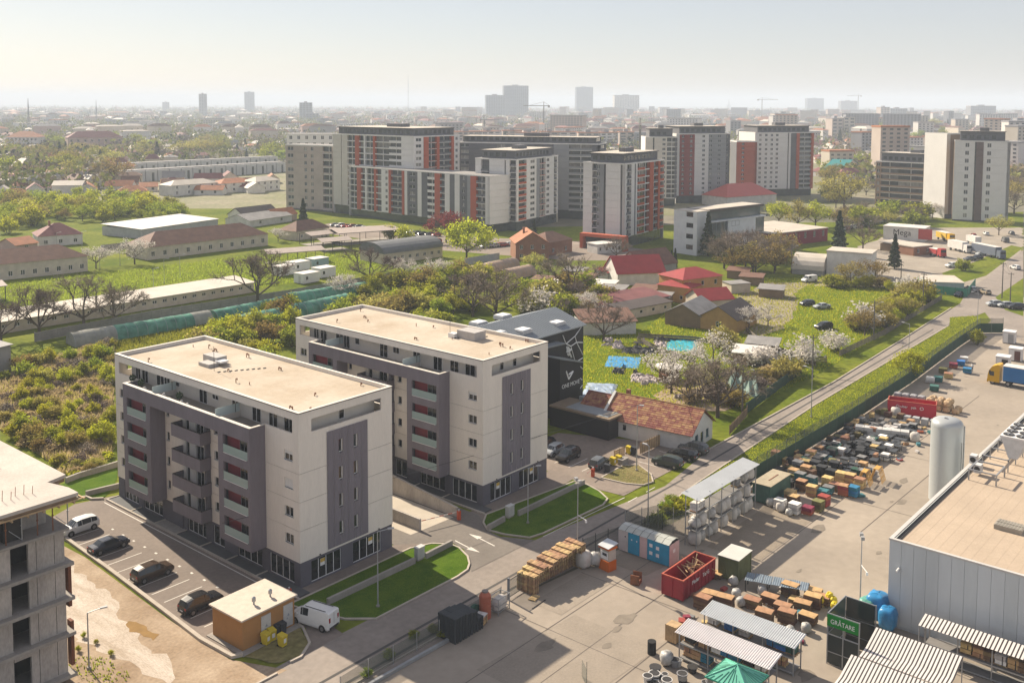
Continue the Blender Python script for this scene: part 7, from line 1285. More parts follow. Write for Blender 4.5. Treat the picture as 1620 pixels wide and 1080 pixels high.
for f in m2.polygons: c = f.center; f.material_index = 2 if c.z > 1.56 or (abs(c.x) > .21 and c.z < 1.12) else 1 if c.z > .98 else 0; f.use_smooth = True
put(blob(0, .0, 1.77, .105, .115, .085, 1, 10, 6, 2, .02).mesh('hair', DARK, True), 'hair', po)
# trees of the middle distance
for p, k, h, lb in (((99.55,223.52), 'bare', 12, 'bare tree by the long shed, leftmost of three'), ((109.46,222.60), 'bare', 12.5, 'bare tree by the long shed, middle of three'), ((115.61,220.52), 'bare', 10.5, 'bare tree by the long shed, rightmost of three'), ((152.24,215.25), 'bare', 15, 'biggest spreading bare tree at the end of the long shed'), ((90.71,222.08), 'bare', 10, 'bare tree at the left picture edge'), ((189.94,214.28), 'bare', 11, 'bare tree before the barrel roofed workshop'),
        ((152.67,301.35), 'blossom', 7, 'pale blossoming tree between the two barracks, left'), ((165.11,300.27), 'blossom', 8, 'pale blossoming tree at the end of the longer barrack'), ((228.15,309.04), 'blossom', 5, 'small blossoming tree by the pyramid roofed house'), ((173.96,207.04), 'blossom', 6, 'white blossoming tree beside the green polytunnels'), ((242.10,224.65), 'yellow', 13.5, 'big yellow green tree in front of the apartment towers'), ((267.92,259.01), 'red', 11, 'wine red tree beside the big yellow green tree'), ((254.27,327.28), 'conifer', 13, 'dark conifer before the old flats'), ((284.72,229.98), 'conifer', 9, 'spreading conifer before the white corner tower'),
        ((176.79,154.36), 'bare', 13, 'bare tree behind the farther block, left of two'), ((179.36,164.30), 'bare', 12, 'bare tree behind the farther block, right of two'), ((210.86,158.25), 'bare', 13, 'large brownish bare tree behind the climbing hall'), ((179.13,124.70), 'bare', 9, 'thin bare tree over the ribbed white shed'), ((189.87,152.25), 'whitebush', 7, 'pale blossoming tree behind the climbing hall roof'), ((205.14,215.77), 'blossom', 6, 'white blossoming tree by the barrel roofed workshop'), ((207.62,204.90), 'blossom', 6.5, 'white blossoming tree left of the pink tunnels'),
        ((171.91,93.55), 'blossom', 8, 'white blossoming tree in the middle of the garden'), ((154.72,92.61), 'blossom', 8, 'full white blossoming tree nearest the tiled house'), ((147.77,79.42), 'bare', 11, 'dark spreading bare tree beside the road'), ((189.04,100.40), 'scrub', 5, 'round olive bush in the garden centre'), ((150.81,86.65), 'bare', 7, 'small bare tree beside the full blossoming one'), ((211.78,106.02), 'blossom', 5, 'blossoming tree by the brown roofed house'), ((217.82,104.15), 'blossom', 5, 'blossoming tree at the track edge'),
        ((182.12,88.92), 'whitebush', 4.5, 'white blossoming shrub row by the garden fence, left'), ((183.32,86.08), 'whitebush', 5, 'white blossoming shrub row by the garden fence, middle'), ((190.29,83.20), 'whitebush', 5.5, 'white blossoming shrub by the utility pole'), ((177.23,80.58), 'scrub', 4.5, 'olive bush by the dark green sheet fence'), ((229.43,85.75), 'whitebush', 6, 'white blossoming shrub along the plank fence, left'), ((204.62,82.45), 'whitebush', 4.5, 'pale blossoming shrub at the plank fence corner'), ((275.99,90.36), 'whitebush', 6, 'pale blossoming shrub near the junction'),
        ((338.92,135.97), 'conifer', 15, 'big dark conifer before the crimson hall'), ((320.71,110.25), 'conifer', 11, 'dark conifer by the brown hut'), ((304.46,168.49), 'conifer', 15, 'tall dark conifer against the office building'), ((273.22,164.26), 'cypress', 6, 'narrow cypress by the brown roof, left'), ((275.08,163.98), 'cypress', 6.5, 'narrow cypress by the brown roof, right'), ((280.94,146.46), 'bare', 13, 'brown bare tree before the office building, left'), ((290.39,144.73), 'bare', 12, 'brown bare tree before the office building, right'), ((287.33,135.68), 'olive', 9, 'olive green tree by the pale pole'),
        ((355.08,133.59), 'bare', 9, 'reddish bare tree right of the big conifer'), ((288.73,104.59), 'olive', 7, 'pale budding tree by the white flat building, right'), ((281.83,109.41), 'olive', 7, 'pale budding tree by the white flat building, left'), ((398.96,186.86), 'yellow', 10, 'yellowish tree behind the crimson hall, left'), ((396.23,177.02), 'olive', 12, 'olive tree behind the crimson hall'), ((405.36,173.16), 'yellow', 11, 'yellowish tree behind the crimson hall, right'), ((488.63,194.09), 'olive', 18, 'tall budding tree left of the beige flats'), ((431.41,107.22), 'olive', 8, 'round olive tree below the beige tower'), ((475.58,146.93), 'blossom', 7, 'blossoming tree before the beige flats'), ((331.74,92.24), 'bush', 4, 'small round bush in the far parking strip'), ((451.10,148.80), 'bare', 7, 'bare tree before the beige flats'), ((277.61,188.42), 'bare', 8, 'bare tree by the low white kiosk building'), ((258.75,279.75), 'willow', 6, 'young tree before the towers, left'), ((257.51,270.76), 'willow', 6.5, 'young tree before the towers, right'), ((239.62,193.49), 'olive', 6, 'budding tree by the brick house')): plant(k, p, h, lb, 'trees of the middle distance', 1.25 if k in ('bare', 'blossom') else 1.1)
fill([(216.15,82.11), (224.99,81.13), (273.35,82.86), (284.65,91.51), (254.57,89.57), (227.96,87.44)], 30, ['willow', 'scrub', 'olive', 'willow'], 3.0, 5.5, 'in the hedge along the plank fence', 'hedge along the plank fence', 1.2, 1.5)
fill([(273.47,114.45), (282.30,94.20), (291.59,98.27), (282.90,117.47)], 14, ['willow', 'scrub', 'bush'], 2.5, 3.5, 'in the hedge before the white flat building', 'hedge before the white flat building', 1.3, 1.5)
fill([(212.07,163.46), (221.15,153.07), (203.81,136.25), (189.34,142.04), (195.75,156.97)], 22, ['olive', 'bush', 'scrub', 'bare', 'willow', 'blossom'], 3.5, 7, 'in the gardens behind the climbing hall', 'garden trees behind the climbing hall', 1.15, 2.2)
fill([(200.73,176.42), (210.93,164.75), (198.01,148.57), (188.84,153.43), (188.31,165.50)], 14, ['leafy', 'olive', 'bush'], 4, 7, 'behind the climbing hall roof', 'trees behind the climbing hall roof', 1.2, 2.2)
fill([(153.36,89.43), (172.87,88.99), (181.86,82.06), (158.09,78.22), (148.94,80.66)], 16, ['briar', 'scrub', 'reed'], 1.5, 3, 'in the bare garden by the road', 'garden scrub by the road', 1.3, 1.4)
fill([(175.88,204.85), (201.47,211.92), (220.19,198.61), (217.30,186.09), (200.94,195.79)], 24, ['bush', 'leafy', 'willow', 'scrub'], 3.5, 6, 'beyond the polytunnels', 'trees beyond the polytunnels', 1.2, 2.2)
tufts('meadow_grass', [(184.45,137.43), (190.35,122.86), (218.13,131.32), (277.03,133.84), (288.47,120.81), (285.41,93.50), (271.60,82.32), (186.84,77.72), (156.06,77.80), (142.74,93.22), (146.34,106.60)], 42000, .32, LEAF['yellow'], 8)
tufts('field_grass', [(97.01,237.89), (121.11,295.85), (145.49,292.03), (199.24,287.77), (228.31,265.70), (221.24,232.68), (168.43,234.37)], 36000, .5, LEAF['green'], 9); tufts('field_grass', [(97.52,205.00), (131.73,206.09), (175.88,204.85), (170.26,198.34), (150.81,197.05), (120.17,188.17), (101.26,193.51)], 14000, .5, LEAF['green'], 10)
MB().box(13, -.06, 1, 18, -.01, 5).part('mural_panel', flat('mural_red', (.45, .06, .05)), hw_); text('Mega', 3.2, DARK, (7, -.06, 3), (pi/2, 0, 0), hw_)
for i in range(7): lamp([(153.45,300.46), (160.74,301.43), (153.26,262.22), (160.84,266.26), (142.61,249.66), (159.90,343.18), (167.10,339.48)][i], 7, 0, 'thin lamp post on the barracks field')

# ------------------------------------------------------------------ apartment towers
TWM = dict(w=mat('tower_white', (.68, .66, .63), .85, var=.05, scale=.15, fine=.04), c=mat('tower_cream', (.58, .54, .48), .85, var=.06, scale=.15, fine=.04), d=mat('tower_dark_grey', (.13, .13, .14), .8, var=.1, scale=.2), r=mat('tower_red', (.40, .09, .045), .8, var=.08, scale=.2), m=mat('tower_grey', (.26, .265, .275), .8, var=.08, scale=.2), t=mat('tower_tan', (.33, .23, .16), .85, var=.08, scale=.2), p=mat('tower_pinkish', (.44, .37, .33), .9, var=.1, scale=.2), k=mat('tower_brown', (.15, .11, .10), .85, var=.08), x=mat('tower_maroon', (.25, .05, .045), .8, var=.08))
GDK = mat('tower_glass', (.045, .055, .062), .12, var=.5, scale=.25, spec=.7, per=.25)
GDK2 = mat('tower_glass_curtain', (.22, .21, .19), .3, var=.4, scale=.5, spec=.5, per=.3); GDK3 = mat('tower_glass_mid', (.10, .11, .115), .2, var=.4, scale=.4, spec=.6, per=.3)
TM = {}
def bm(key, mats, *boxes):
    if key not in TM:
        b = MB()
        for q in boxes: b.box(*q[:6], q[6] if len(q) > 6 else 0)
        TM[key] = b.mesh(key[0], mats)
    return TM[key]
def face(t, o, ux, L, H, n, spec, z0=0., dp=1.2):
    """one facade of a tower from storey-high pieces: capital letters are balconies with that parapet colour, (wall colour, 'g') windows in a wall"""
    tot = sum(s[0] for s in spec); x = 0; fh = H/n; nx, ny = ux[1], -ux[0]; rz = atan2(ux[1], ux[0])
    R = random.Random(int(L*10)); GV = [GDK, GDK, GDK, GDK2, GDK, GDK3]
    for s in spec:
        w = L*s[0]/tot; k = s[1]; W = round(w, 2); F_ = round(fh, 2)
        for f in range(n):
            if len(s) > 2 and not (s[2] <= f < s[3]): continue
            p = (o[0]+ux[0]*x, o[1]+ux[1]*x, z0+f*fh)
            if k[0] == 's': put(bm(('slit_window', W, F_), GDK, (0, dp-.35, 0, W, dp, F_)), 'slit_window', t, p, rz)
            elif k[0].isupper():
                m = TWM[k[0].lower()]; gm = R.choice(GV); put(bm(('glazing', W, F_, gm.name), gm, (.0, dp-.15, 0, W, dp, F_)), 'glazing', t, p, rz)
                put(bm(('balcony', W, F_, k), [m, TWM['w']], (0, .02, -.12, W, dp-.15, .12, 1), (0, .0, .12, W, .1, 1.0 if len(k) == 1 else .35), ), 'balcony', t, p, rz)
                if W > 4: put(bm(('mullion', W, F_), TWM['w'], (W/2-.12, dp-.5, .12, W/2+.12, dp-.15, F_-.1)), 'mullion', t, p, rz)
            else:
                m = TWM[k[0]]; fin = -.25 if k.endswith('+') else 0
                if 'g' not in k: put(bm(('wall_panel', W, F_, k), m, (.0, fin, .025, W, dp, F_-.025)), 'wall_panel', t, p, rz)
                else:
                    a, c = (W*.5-.75, W*.5+.75) if W < 4.5 else (W*.22, W*.78); hz = F_*.30, F_*.82
                    put(bm(('wall_panel', W, F_, k), m, (0, 0, .02, W, dp, hz[0]), (0, 0, hz[1], W, dp, F_-.02), (0, 0, hz[0], a, dp, hz[1]), (c, 0, hz[0], W, dp, hz[1])), 'wall_panel', t, p, rz)
                    gm = R.choice(GV); wo = put(bm(('window', W, F_, gm.name), gm, (a, .22, hz[0], c, dp, hz[1])), 'window', t, p, rz)
                    put(bm(('window_frame', W, F_), TWM['w'], ((a+c)/2-.06, .16, hz[0], (a+c)/2+.06, .215, hz[1]), (a, .16, hz[0], c, .215, hz[0]+.1)), 'window_frame', wo)
        x += w
def tower(lab, A, B, depth, H, n, front, side, attic=3.2, core='d', base=4., cat='apartment tower', grp='red white and grey apartment towers', end=None):
    L, rz = seg(A, B); t = thing('apartment_tower', lab, cat, (*A, 0), rz, grp); dp = 1.2
    MB().box(dp, dp, 0, L-dp, depth-.1, H-.05).part('core', TWM[core], t)
    if base: MB().box(.6, .6, 0, L-.6, depth-.1, base).part('ground_floor', GDK if base > 3 else TWM['d'], t)
    face(t, (0, 0), (1, 0), L, H-base, n, front, base); face(t, (L, 0), (0, 1), depth, H-base, n, side, base)
    MB().box(0, depth-.1, 0, L, depth+.1, H).part('back_wall', TWM['c'], t); MB().box(-.1, .1, 0, .1, depth-.1, H).part('end_wall', TWM[end or ('t' if core == 't' else 'w')], t)
    MB().box(-.1, -.1, H, L+.1, depth+.1, H+.5).part('parapet', TWM['w'], t); MB().box(.3, .3, H+.5, L-.3, depth-.3, H+.54).part('roof', HR['grey'], t)
    if attic:
        MB().box(2.2, 1.8, H+.54, L-2.2, depth-1.6, H+.5+attic).part('attic_storey', TWM['d'], t); MB().box(1.6, 1.2, H+.5+attic, L-1.8, depth-1.2, H+.75+attic).part('attic_roof', TWM['d'], t); MB().box(1.9, 1.5, H+.75+attic, L-2.1, depth-1.5, H+.78+attic).part('roof_surface', HR['pale'], t)
        for i in range(int((L-6)/3)): put(bm(('attic_window',), GDK, (0, -.03, 0, 1.8, 0, 1.6)), 'attic_window', t, (3+i*3, 1.79, H+1.3))
        for i in range(int((depth-6)/3)): put(bm(('attic_window',), GDK, (0, -.03, 0, 1.8, 0, 1.6)), 'attic_window', t, (L-2.19, 3+i*3, H+1.3), pi/2)
        MB().box(L*.45, depth*.4, H+.7+attic, L*.62, depth*.6, H+2.3+attic).part('lift_house', TWM['d'], t)
    return t
tower('tallest long apartment tower of the left group with cream end and red framed right side', (306.54,371.18), (307.29,316.94), 30, 37.26, 12, [(1.6, 'c'), (.14, 's'), (1.1, 'c'), (1.5, 'W1'), (.8, 'r'), (.9, 'W1'), (.25, 'w'), (1.5, 'W1'), (.4, 'r'), (2.6, 'W1'), (2.2, 'W'), (2.2, 'w')], [(1.4, 'wg'), (.7, 'r+'), (1.2, 'R1', 5, 12), (.4, 'r+'), (1.8, 'D'), (.4, 'r+'), (.9, 'wg')])
tower('seven storey front wing with white portals and red strips before the tallest tower', (302.83,355.32), (299.23,264.76), 13, 22.75, 7, [(1.5, 'W1'), (.8, 'r'), (.8, 'W1'), (.3, 'w'), (1.4, 'W1'), (.4, 'r'), (1.0, 'W1'), (.5, 'w'), (.9, 'wg'), (.4, 'r+'), (2.0, 'D'), (.4, 'r+'), (.5, 'w'), (1.8, 'dg'), (.7, 'w'), (1.0, 'd'), (1.2, 'W'), (.9, 'r'), (.8, 'D'), (.8, 'w'), (.8, 'd'), (.8, 'w'), (1.2, 'dg'), (.5, 'm'), (.9, 'r'), (1.4, 'D'), (.7, 'w')], [(1, 'w')], attic=0, base=3.4)
tower('white corner tower with orange red balconies on its right side', (307.31,280.08), (311.10,260.34), 37, 29.15, 10, [(1.2, 'w'), (1.6, 'D', 7, 9), (.2, 's'), (3.2, 'w'), (.3, 's'), (.8, 'w'), (1.3, 'D'), (.3, 'w')], [(1.1, 'R'), (1.0, 'R'), (.5, 'w'), (1.8, 'wg'), (.8, 'm'), (1.4, 'R1'), (1.2, 'wg'), (.9, 'w'), (.7, 'D'), (.3, 'w')])
tower('dark grey block standing behind the white corner tower', (338.33,319.61), (366.26,258.10), 16, 33.90, 11, [(2, 'dg'), (3, 'd'), (2, 'dg'), (4, 'd'), (2, 'd'), (2, 'm'), (3, 'M'), (1, 'd')], [(1, 'dg')], attic=2.5)
tower('white tower over a red shop portal with red framed balconies on its right side', (298.05,217.40), (300.30,200.28), 34, 30.42, 10, [(1.5, 'w'), (.8, 'D'), (.4, 'mg'), (.7, 'm'), (.35, 's'), (2.4, 'w'), (.3, 's'), (.5, 'w')], [(.3, 'w'), (1.2, 'D'), (.8, 'w'), (.3, 'd'), (.4, 'w'), (1.9, 'R'), (1.2, 'W1'), (1.0, 'r+'), (1.3, 'D'), (.5, 'r+'), (1.2, 'R')])
b = MB(); t = thing('shop_portal', 'orange red portal frame round the shop front under the white tower', 'portal', (*(292.63,213.72), 0), seg((298.05,217.40), (300.30,200.28))[1]); b.box(0, -2, 0, 1.2, 1, 5.5); b.box(1.2, -2, 4.4, 17, 1, 5.5); b.box(17, -2, 0, 18.2, 1, 5.5); b.part('frame', TWM['r'], t); MB().box(1.2, .5, 0, 17, .8, 4.4).part('shop_glass', GDK, t)
tower('set back cream and dark block between the white tower and the red grid tower', (431.61,275.76), (442.52,263.63), 14, 35.05, 13, [(1, 'c'), (.2, 's'), (.9, 'c'), (.8, 'cg'), (1.4, 'W1')], [(1, 'd')], attic=4)
tower('tall tower with red grid face and grey blue window columns beside it', (453.50,270.57), (478.42,252.86), 22, 36.29, 13, [(.5, 'w'), (1.2, 'xg'), (.2, 'x'), (1.2, 'xg'), (1.1, 'w'), (.9, 'wg'), (.4, 'w'), (.7, 'mg'), (.9, 'm'), (.5, 'mg'), (.9, 'm'), (.7, 'dg')], [(1, 'd'), (1, 'dg')], attic=3.5)
tower('red block with a dark window column between the two tall towers', (506.94,263.66), (514.65,255.14), 14, 30.98, 11, [(.5, 'r'), (.8, 'rg'), (1.6, 'r')], [(1, 'r')], attic=0, end='d')
tower('white gridded tower with a red framed balcony column at its right end', (517.43,257.69), (547.29,236.20), 20, 35.85, 12, [(.3, 'w'), (1, 'wg'), (.9, 'wg'), (.9, 'wg'), (.8, 'wg'), (1.3, 'w'), (.2, 's'), (.3, 'w'), (.9, 'd'), (.5, 'r+'), (1.9, 'M'), (.4, 'r+')], [(1, 'r'), (1, 'rg')], attic=3.5)
tower('old pinkish nine storey block of flats at the left end of the towers', (301.90,401.86), (308.52,373.10), 12, 31.35, 9, [(1.3, 'pg'), (.9, 'p'), (.8, 'pg'), (.9, 'pg'), (.9, 'p'), (1.4, 'P')], [(1, 'p')], attic=0, base=.5, grp='older blocks of flats')
tower('pale block with white roof edge just behind the old pinkish flats', (338.68,449.53), (356.24,430.13), 12, 34.71, 9, [(1, 'wg')]*6, [(1, 'w')], attic=0, base=.5, grp='older blocks of flats')
tower('beige seven storey block with long dark balcony bands', (514.77,188.09), (512.13,154.72), 16, 22.73, 7, [(.5, 'tg'), (1.7, 'T'), (2.5, 'T'), (.2, 't'), (1.3, 'T'), (.2, 'w')], [(1, 'tg')], attic=4.2, core='t', base=.6, grp='beige flats on the right')
tower('tall beige and grey tower with brown central stripe at the right', (471.22,136.98), (477.85,115.33), 9, 35.87, 10, [(1.0, 'w'), (.5, 'wg'), (.5, 'w'), (.15, 's'), (.7, 'k+'), (.2, 'w'), (.7, 'wg'), (1.7, 'w')], [(.8, 'w'), (.7, 'W'), (.8, 'w')], attic=4, core='t', base=.6, grp='beige flats on the right')
tower('tan banded rear part of the tall beige tower', (476.68,141.93), (483.69,137.86), 14, 38.76, 10, [(.3, 'c'), (1, 't')], [(1, 't')], attic=0, base=2, grp='beige flats on the right')
house('bright red hip roofed hall between the tall towers and the office', (454.42,241.18), (489.27,230.89), 18, 5, 'hip', 6, 'white', mat('roof_bright_red', (.48, .10, .08), .6, var=.06), 0, name='hall', cat='hall')
# white terraced houses in two rows on the left
TWW = mat('terrace_white', (.50, .49, .47), .85, var=.05, scale=.3)
for r_ in range(2):
    a, c = Vector([(324.48,605.64), (365.53,677.42)][r_]), Vector([(460.68,613.34), (502.27,678.79)][r_]); n = 15
    for i in range(n):
        p = a.lerp(c, i/n); q = a.lerp(c, (i+1)/n); L, rz = seg(p, q); t = thing('terraced_house', 'white flat roofed terraced house in the long far left row' if r_ == 0 else 'white flat roofed terraced house in the row behind the first', 'house', (*p, 0), rz, 'white terraced houses'); MB().box(.6, 0, 0, L, 10, 7.2).part('wall', TWW, t); MB().box(0, 1.2, 0, .6, 10, 6).part('dark_strip', TWM['d'], t); MB().box(L*.55, -.05, 0, L*.75, -.005, 5.6).part('window', GDK, t); MB().box(.2, 2, 7.2, L, 9.5, 7.8).part('roof_box', HR['grey'], t)

# ------------------------------------------------------------------ suburbs, the far city and the horizon
def shouse(p, rz, w, d, h, rh, wm, rm, lab, grp, win=2):
    t = thing('suburban_house', lab, 'house', (*p, 0), rz, grp); k = ('sh', w, d, h, rh, wm, rm)
    if k not in TM:
        b = MB(); b.box(0, 0, 0, w, d, h); b.add([(0, d, h), (0, 0, h), (0, d/2, h+rh)], [(0, 1, 2)]); b.add([(w, 0, h), (w, d, h), (w, d/2, h+rh)], [(0, 1, 2)]); TM[k] = (b.mesh('wall', HW[wm]), MB().gable(0, 0, w, d, h+.02, h+rh, 'x', 0, .4).mesh('roof', HR[rm]) if RND.random() < .6 else MB().hip(0, 0, w, d, h+.02, h+rh).mesh('roof', HR[rm]))
    put(TM[k][0], 'wall', t); put(TM[k][1], 'roof', t)
    for i in range(win): put(bm(('house_window',), GDK, (0, -.04, 0, 1.3, -.005, 1.4)), 'window', t, (w*(i+.6)/(win+.2)-.6, 0, 1.1))
    return t
def rsub(p, lab, grp, win=2):
    wm, rm = RND.choice(('white', 'cream', 'pink', 'white', 'ochre')), RND.choice(('brown', 'maroon', 'tile', 'tile', 'pale', 'grey', 'maroon')); h = RND.choice((3, 3, 5.5))
    return shouse(p, RND.choice((0, pi/2, -.2))+RND.uniform(-.7, -.3), RND.choice((10, 13, 16)), RND.choice((8, 10)), h, RND.choice((2.2, 3, 3.6)), wm, rm, ('tall ' if h > 4 else 'low ')+wm+' house with '+rm.replace('tile', 'orange')+' roof '+lab, grp, win)
def scatter(poly, n, gap, f):
    xs = [p[0] for p in poly]; ys = [p[1] for p in poly]; done = []; k = 0
    while len(done) < n and k < n*50:
        k += 1; p = (RND.uniform(min(xs), max(xs)), RND.uniform(min(ys), max(ys)))
        if inside(p, poly) and all(hypot(p[0]-q[0], p[1]-q[1]) > gap for q in done): done.append(p); f(p)
scatter([(224.39,544.38), (286.33,507.35), (351.59,475.55), (394.96,528.68), (312.62,575.95), (253.50,614.43)], 24, 19, lambda p: rsub(p, 'in the row beyond the bushy field', 'houses beyond the bushy field'))
scatter([(257.21,623.34), (319.52,596.42), (391.19,729.58), (348.51,843.02)], 22, 24, lambda p: rsub(p, 'among trees at the far left', 'houses at the far left'))
for A, B, d, h, r, lb in (((297.84,500.14), (328.33,501.15), 12, 6, 'pale', 'large white villa with pale roof before the terraced row, left'), ((327.27,496.35), (350.11,495.62), 12, 5.5, 'tile', 'orange roofed villa before the terraced row'), ((345.43,488.39), (365.09,491.89), 11, 6, 'pale', 'white villa with pale roof nearest the old flats')): house(lb, A, B, d, h, 'hip', 2.5, 'white', r, 4, 1.4, 1.6, 1, rows=2)
FB = 'green and olive trees of the bushy field on the left'
def tr(kinds, h0, h1, lab, grp, wide=1.3): return lambda p: plant(RND.choice(kinds), p, RND.uniform(h0, h1), LBL['bush' if 0 else 'leafy'] and lab, grp, wide)
def trees(poly, n, gap, kinds, h0, h1, lab, grp, wide=1.3):
    def f(p): k = RND.choice(kinds); plant(k, p, RND.uniform(h0, h1), LBL[k]+' '+lab, grp, wide)
    scatter(poly, n, gap, f)
trees([(166.64,405.41), (204.18,425.46), (233.31,392.83), (262.32,424.60), (264.22,500.27), (214.78,521.26)], 75, 6, ['leafy', 'olive', 'leafy', 'willow', 'bush'], 4.5, 9, 'in the bushy field on the left', 'trees of the bushy field', 1.25)
trees([(249.91,605.77), (305.17,577.37), (411.59,775.64), (532.27,710.25), (648.14,862.42), (657.59,1208.48), (474.04,1145.09)], 80, 16, ['leafy', 'olive', 'conifer', 'bare', 'leafy', 'olive'], 9, 17, 'among the far left houses', 'trees of the far left suburb')
trees([(478.95,204.86), (498.33,183.30), (847.42,310.16), (815.50,344.24)], 26, 10, ['leafy', 'olive', 'bare', 'bush'], 7, 13, 'between the tall towers and the beige flats', 'trees left of the beige flats')
trees([(1046.16,449.22), (1231.76,365.37), (2139.69,636.05), (1555.74,668.74)], 30, 26, ['leafy', 'olive', 'conifer', 'leafy'], 14, 24, 'beyond the beige flats', 'trees beyond the beige flats', 1.1); trees([(500.35,119.23), (504.13,115.01), (864.92,198.79), (858.95,205.21)], 8, 10, ['olive', 'bare', 'leafy'], 8, 12, 'at the right edge beyond the tower', 'trees at the right edge')
trees([(270.12,145.03), (279.57,130.95), (319.41,145.17), (308.83,163.54)], 12, 6, ['bare', 'olive', 'bare'], 7, 11, 'in front of the office building', 'trees in front of the office')
trees([(386.96,157.28), (434.38,140.57), (490.20,150.05), (448.95,176.71)], 16, 9, ['bare', 'olive', 'bush'], 6, 9, 'by the car park of the beige flats', 'trees by the beige flats car park')
scatter([(584.89,250.50), (610.09,222.83), (847.42,310.16), (924.83,396.95)], 9, 22, lambda p: rsub(p, 'between the red towers and the beige flats', 'houses left of the beige flats')); house('white gabled house with teal roof left of the beige flats', (687.44,274.62), (733.77,279.21), 14, 6, 'gabley', 6, 'white', 'green', 3, 1.2, 1.4, 1, rows=2)
# named far blocks and landmarks: left edge, right edge, height
FBM = dict(a=mat('far_block_grey', (.26, .26, .27), .8, var=.12, scale=.05), b=mat('far_block_cream', (.46, .41, .34), .8, var=.1, scale=.05), c=mat('far_block_blue', (.17, .19, .22), .5, var=.1, scale=.05), d=mat('far_block_pink', (.42, .35, .30), .8, var=.1, scale=.05), e=mat('far_block_white', (.55, .53, .50), .8, var=.08, scale=.05))
def fblock(lab, A, B, H, k, depth=24, grp='buildings of the far city', n=None, red=False):
    L, rz = seg(A, B); t = thing('city_building', lab, 'building', (*A, 0), rz, grp); MB().box(0, 0, 0, L, depth, H).part('wall', FBM[k], t); n = n or max(2, int(H/4.5)); nc = max(2, int(L/7))
    for i in range(n): put(bm(('window_band', round(L, 1), round(H/n, 1), nc), GDK, *[(L*(j+.18)/nc, -.12, H/n*.32, L*(j+.82)/nc, -.02, H/n*.8) for j in range(nc)]), 'window_band', t, (0, 0, H/n*i))['kind'] = 'stuff'
    for i in range(n): put(bm(('window_band', depth, round(H/n, 1)), GDK, *[(depth*(j+.2)/3, -.12, H/n*.35, depth*(j+.75)/3, -.02, H/n*.75) for j in range(3)]), 'window_band', t, (L, 0, H/n*i), pi/2)['kind'] = 'stuff'
    MB().box(-.4, -.4, H, L+.4, depth+.4, H+1.0).part('roof_edge', FBM['a' if k != 'a' else 'e'] if not red else HR['tile'], t); MB().box(L*.35, depth*.3, H+1, L*.6, depth*.7, H+4).part('roof_house', FBM['a'], t); return t
for lb, A, B, H, k in (('broad dark office slab, left part of the big pair on the skyline', (2383.99,2126.30), (2432.23,2087.52), 74.78, 'c'), ('tallest stepped office tower of the big pair on the skyline', (2526.09,2173.67), (2592.33,2121.23), 107.48, 'c'), ('slim dark office tower with a step right of the big pair', (3802.70,2817.37), (3871.28,2770.90), 125.41, 'c'), ('white banded office tower with a notched top on the skyline', (3381.39,2312.35), (3467.70,2249.02), 82.51, 'e'), ('slim pale tower on the left skyline', (1827.64,2889.87), (1846.47,2875.21), 76.37, 'a'), ('squarish tower with a mast on the left skyline', (2544.07,3670.21), (2579.19,3646.41), 92.75, 'c'),
        ('low dark tower left of centre on the skyline', (1626.93,2104.02), (1651.58,2082.95), 49.43, 'c'), ('small pale block at the left of the skyline', (2520.65,4293.47), (2546.89,4276.90), 47.57, 'a'), ('dark square block before the low dark tower', (1498.68,1914.07), (1521.00,1894.44), 24.15, 'c'), ('block on the right skyline with dark top', (5494.51,2415.02), (5587.89,2356.03), 80.10, 'c'), ('grey slab right of the dark topped block', (4989.83,2012.98), (5070.13,1958.57), 64.68, 'a'),
        ('pair of cream towers before the right hand blocks, left', (1386.33,571.17), (1397.61,559.91), 30.82, 'd'), ('pair of cream towers before the right hand blocks, right', (1398.27,559.25), (1410.23,547.30), 32.66, 'b'), ('cream block with dark balconies left of the tower pair', (1868.55,889.62), (1900.48,859.76), 31.73, 'b'), ('pinkish slab among the right hand blocks', (2686.53,973.23), (2705.82,956.41), 42.45, 'd'), ('long grey slab among the right hand blocks', (2893.51,1021.06), (2934.00,986.44), 38.17, 'a'), ('white stepped block at the right edge beyond the beige tower', (1342.11,324.67), (1366.14,300.08), 31.38, 'e'), ('white balcony block left of the stepped one', (1559.71,397.99), (1577.46,380.26), 23.00, 'e'), ('slab with reddish end on the right', (3197.68,887.41), (3262.24,832.80), 45.83, 'a')): fblock(lb, A, B, H, k)
for i in range(9):
    fblock('white and maroon striped slab with pale balconies behind the apartment towers', [(816.20,770.94), (846.54,761.78), (887.61,765.63), (845.10,698.53), (882.07,703.03), (896.64,688.00), (887.58,654.57), (904.76,636.80), (944.64,638.52)][i], [(844.52,763.85), (873.71,756.55), (903.82,749.02), (869.26,694.62), (896.14,688.52), (910.75,673.46), (903.78,637.82), (930.91,630.94), (956.32,626.48)][i], 19, 'de'[i % 2], 14, 'striped slabs behind the towers', 6, True)
for A, B, H, r, lb in (((448.88,1069.28), (471.07,1046.25), 15, 'tile', 'large pale institute with tan hipped roof at the far left'), ((457.99,952.62), (505.96,936.61), 17, 'maroon', 'long pink school like block with red roof at the far left'), ((760.20,1762.72), (818.16,1760.29), 14, 'pale', 'grey hall with pale roof beyond the institute'), ((696.64,1260.07), (743.22,1279.15), 9, 'pale', 'low hall with tan roof in the far left trees'), ((1077.78,1689.80), (1123.61,1710.66), 9, 'white', 'hall with bright white roof in the left haze')): house(lb, A, B, 20, H, 'hip' if r in ('tile', 'maroon') else 'flat', 6 if r in ('tile', 'maroon') else 1, 'white' if r != 'maroon' else 'pink', r, 8, 2, 2.4, 1.5, rows=3, name='far_building', cat='building')
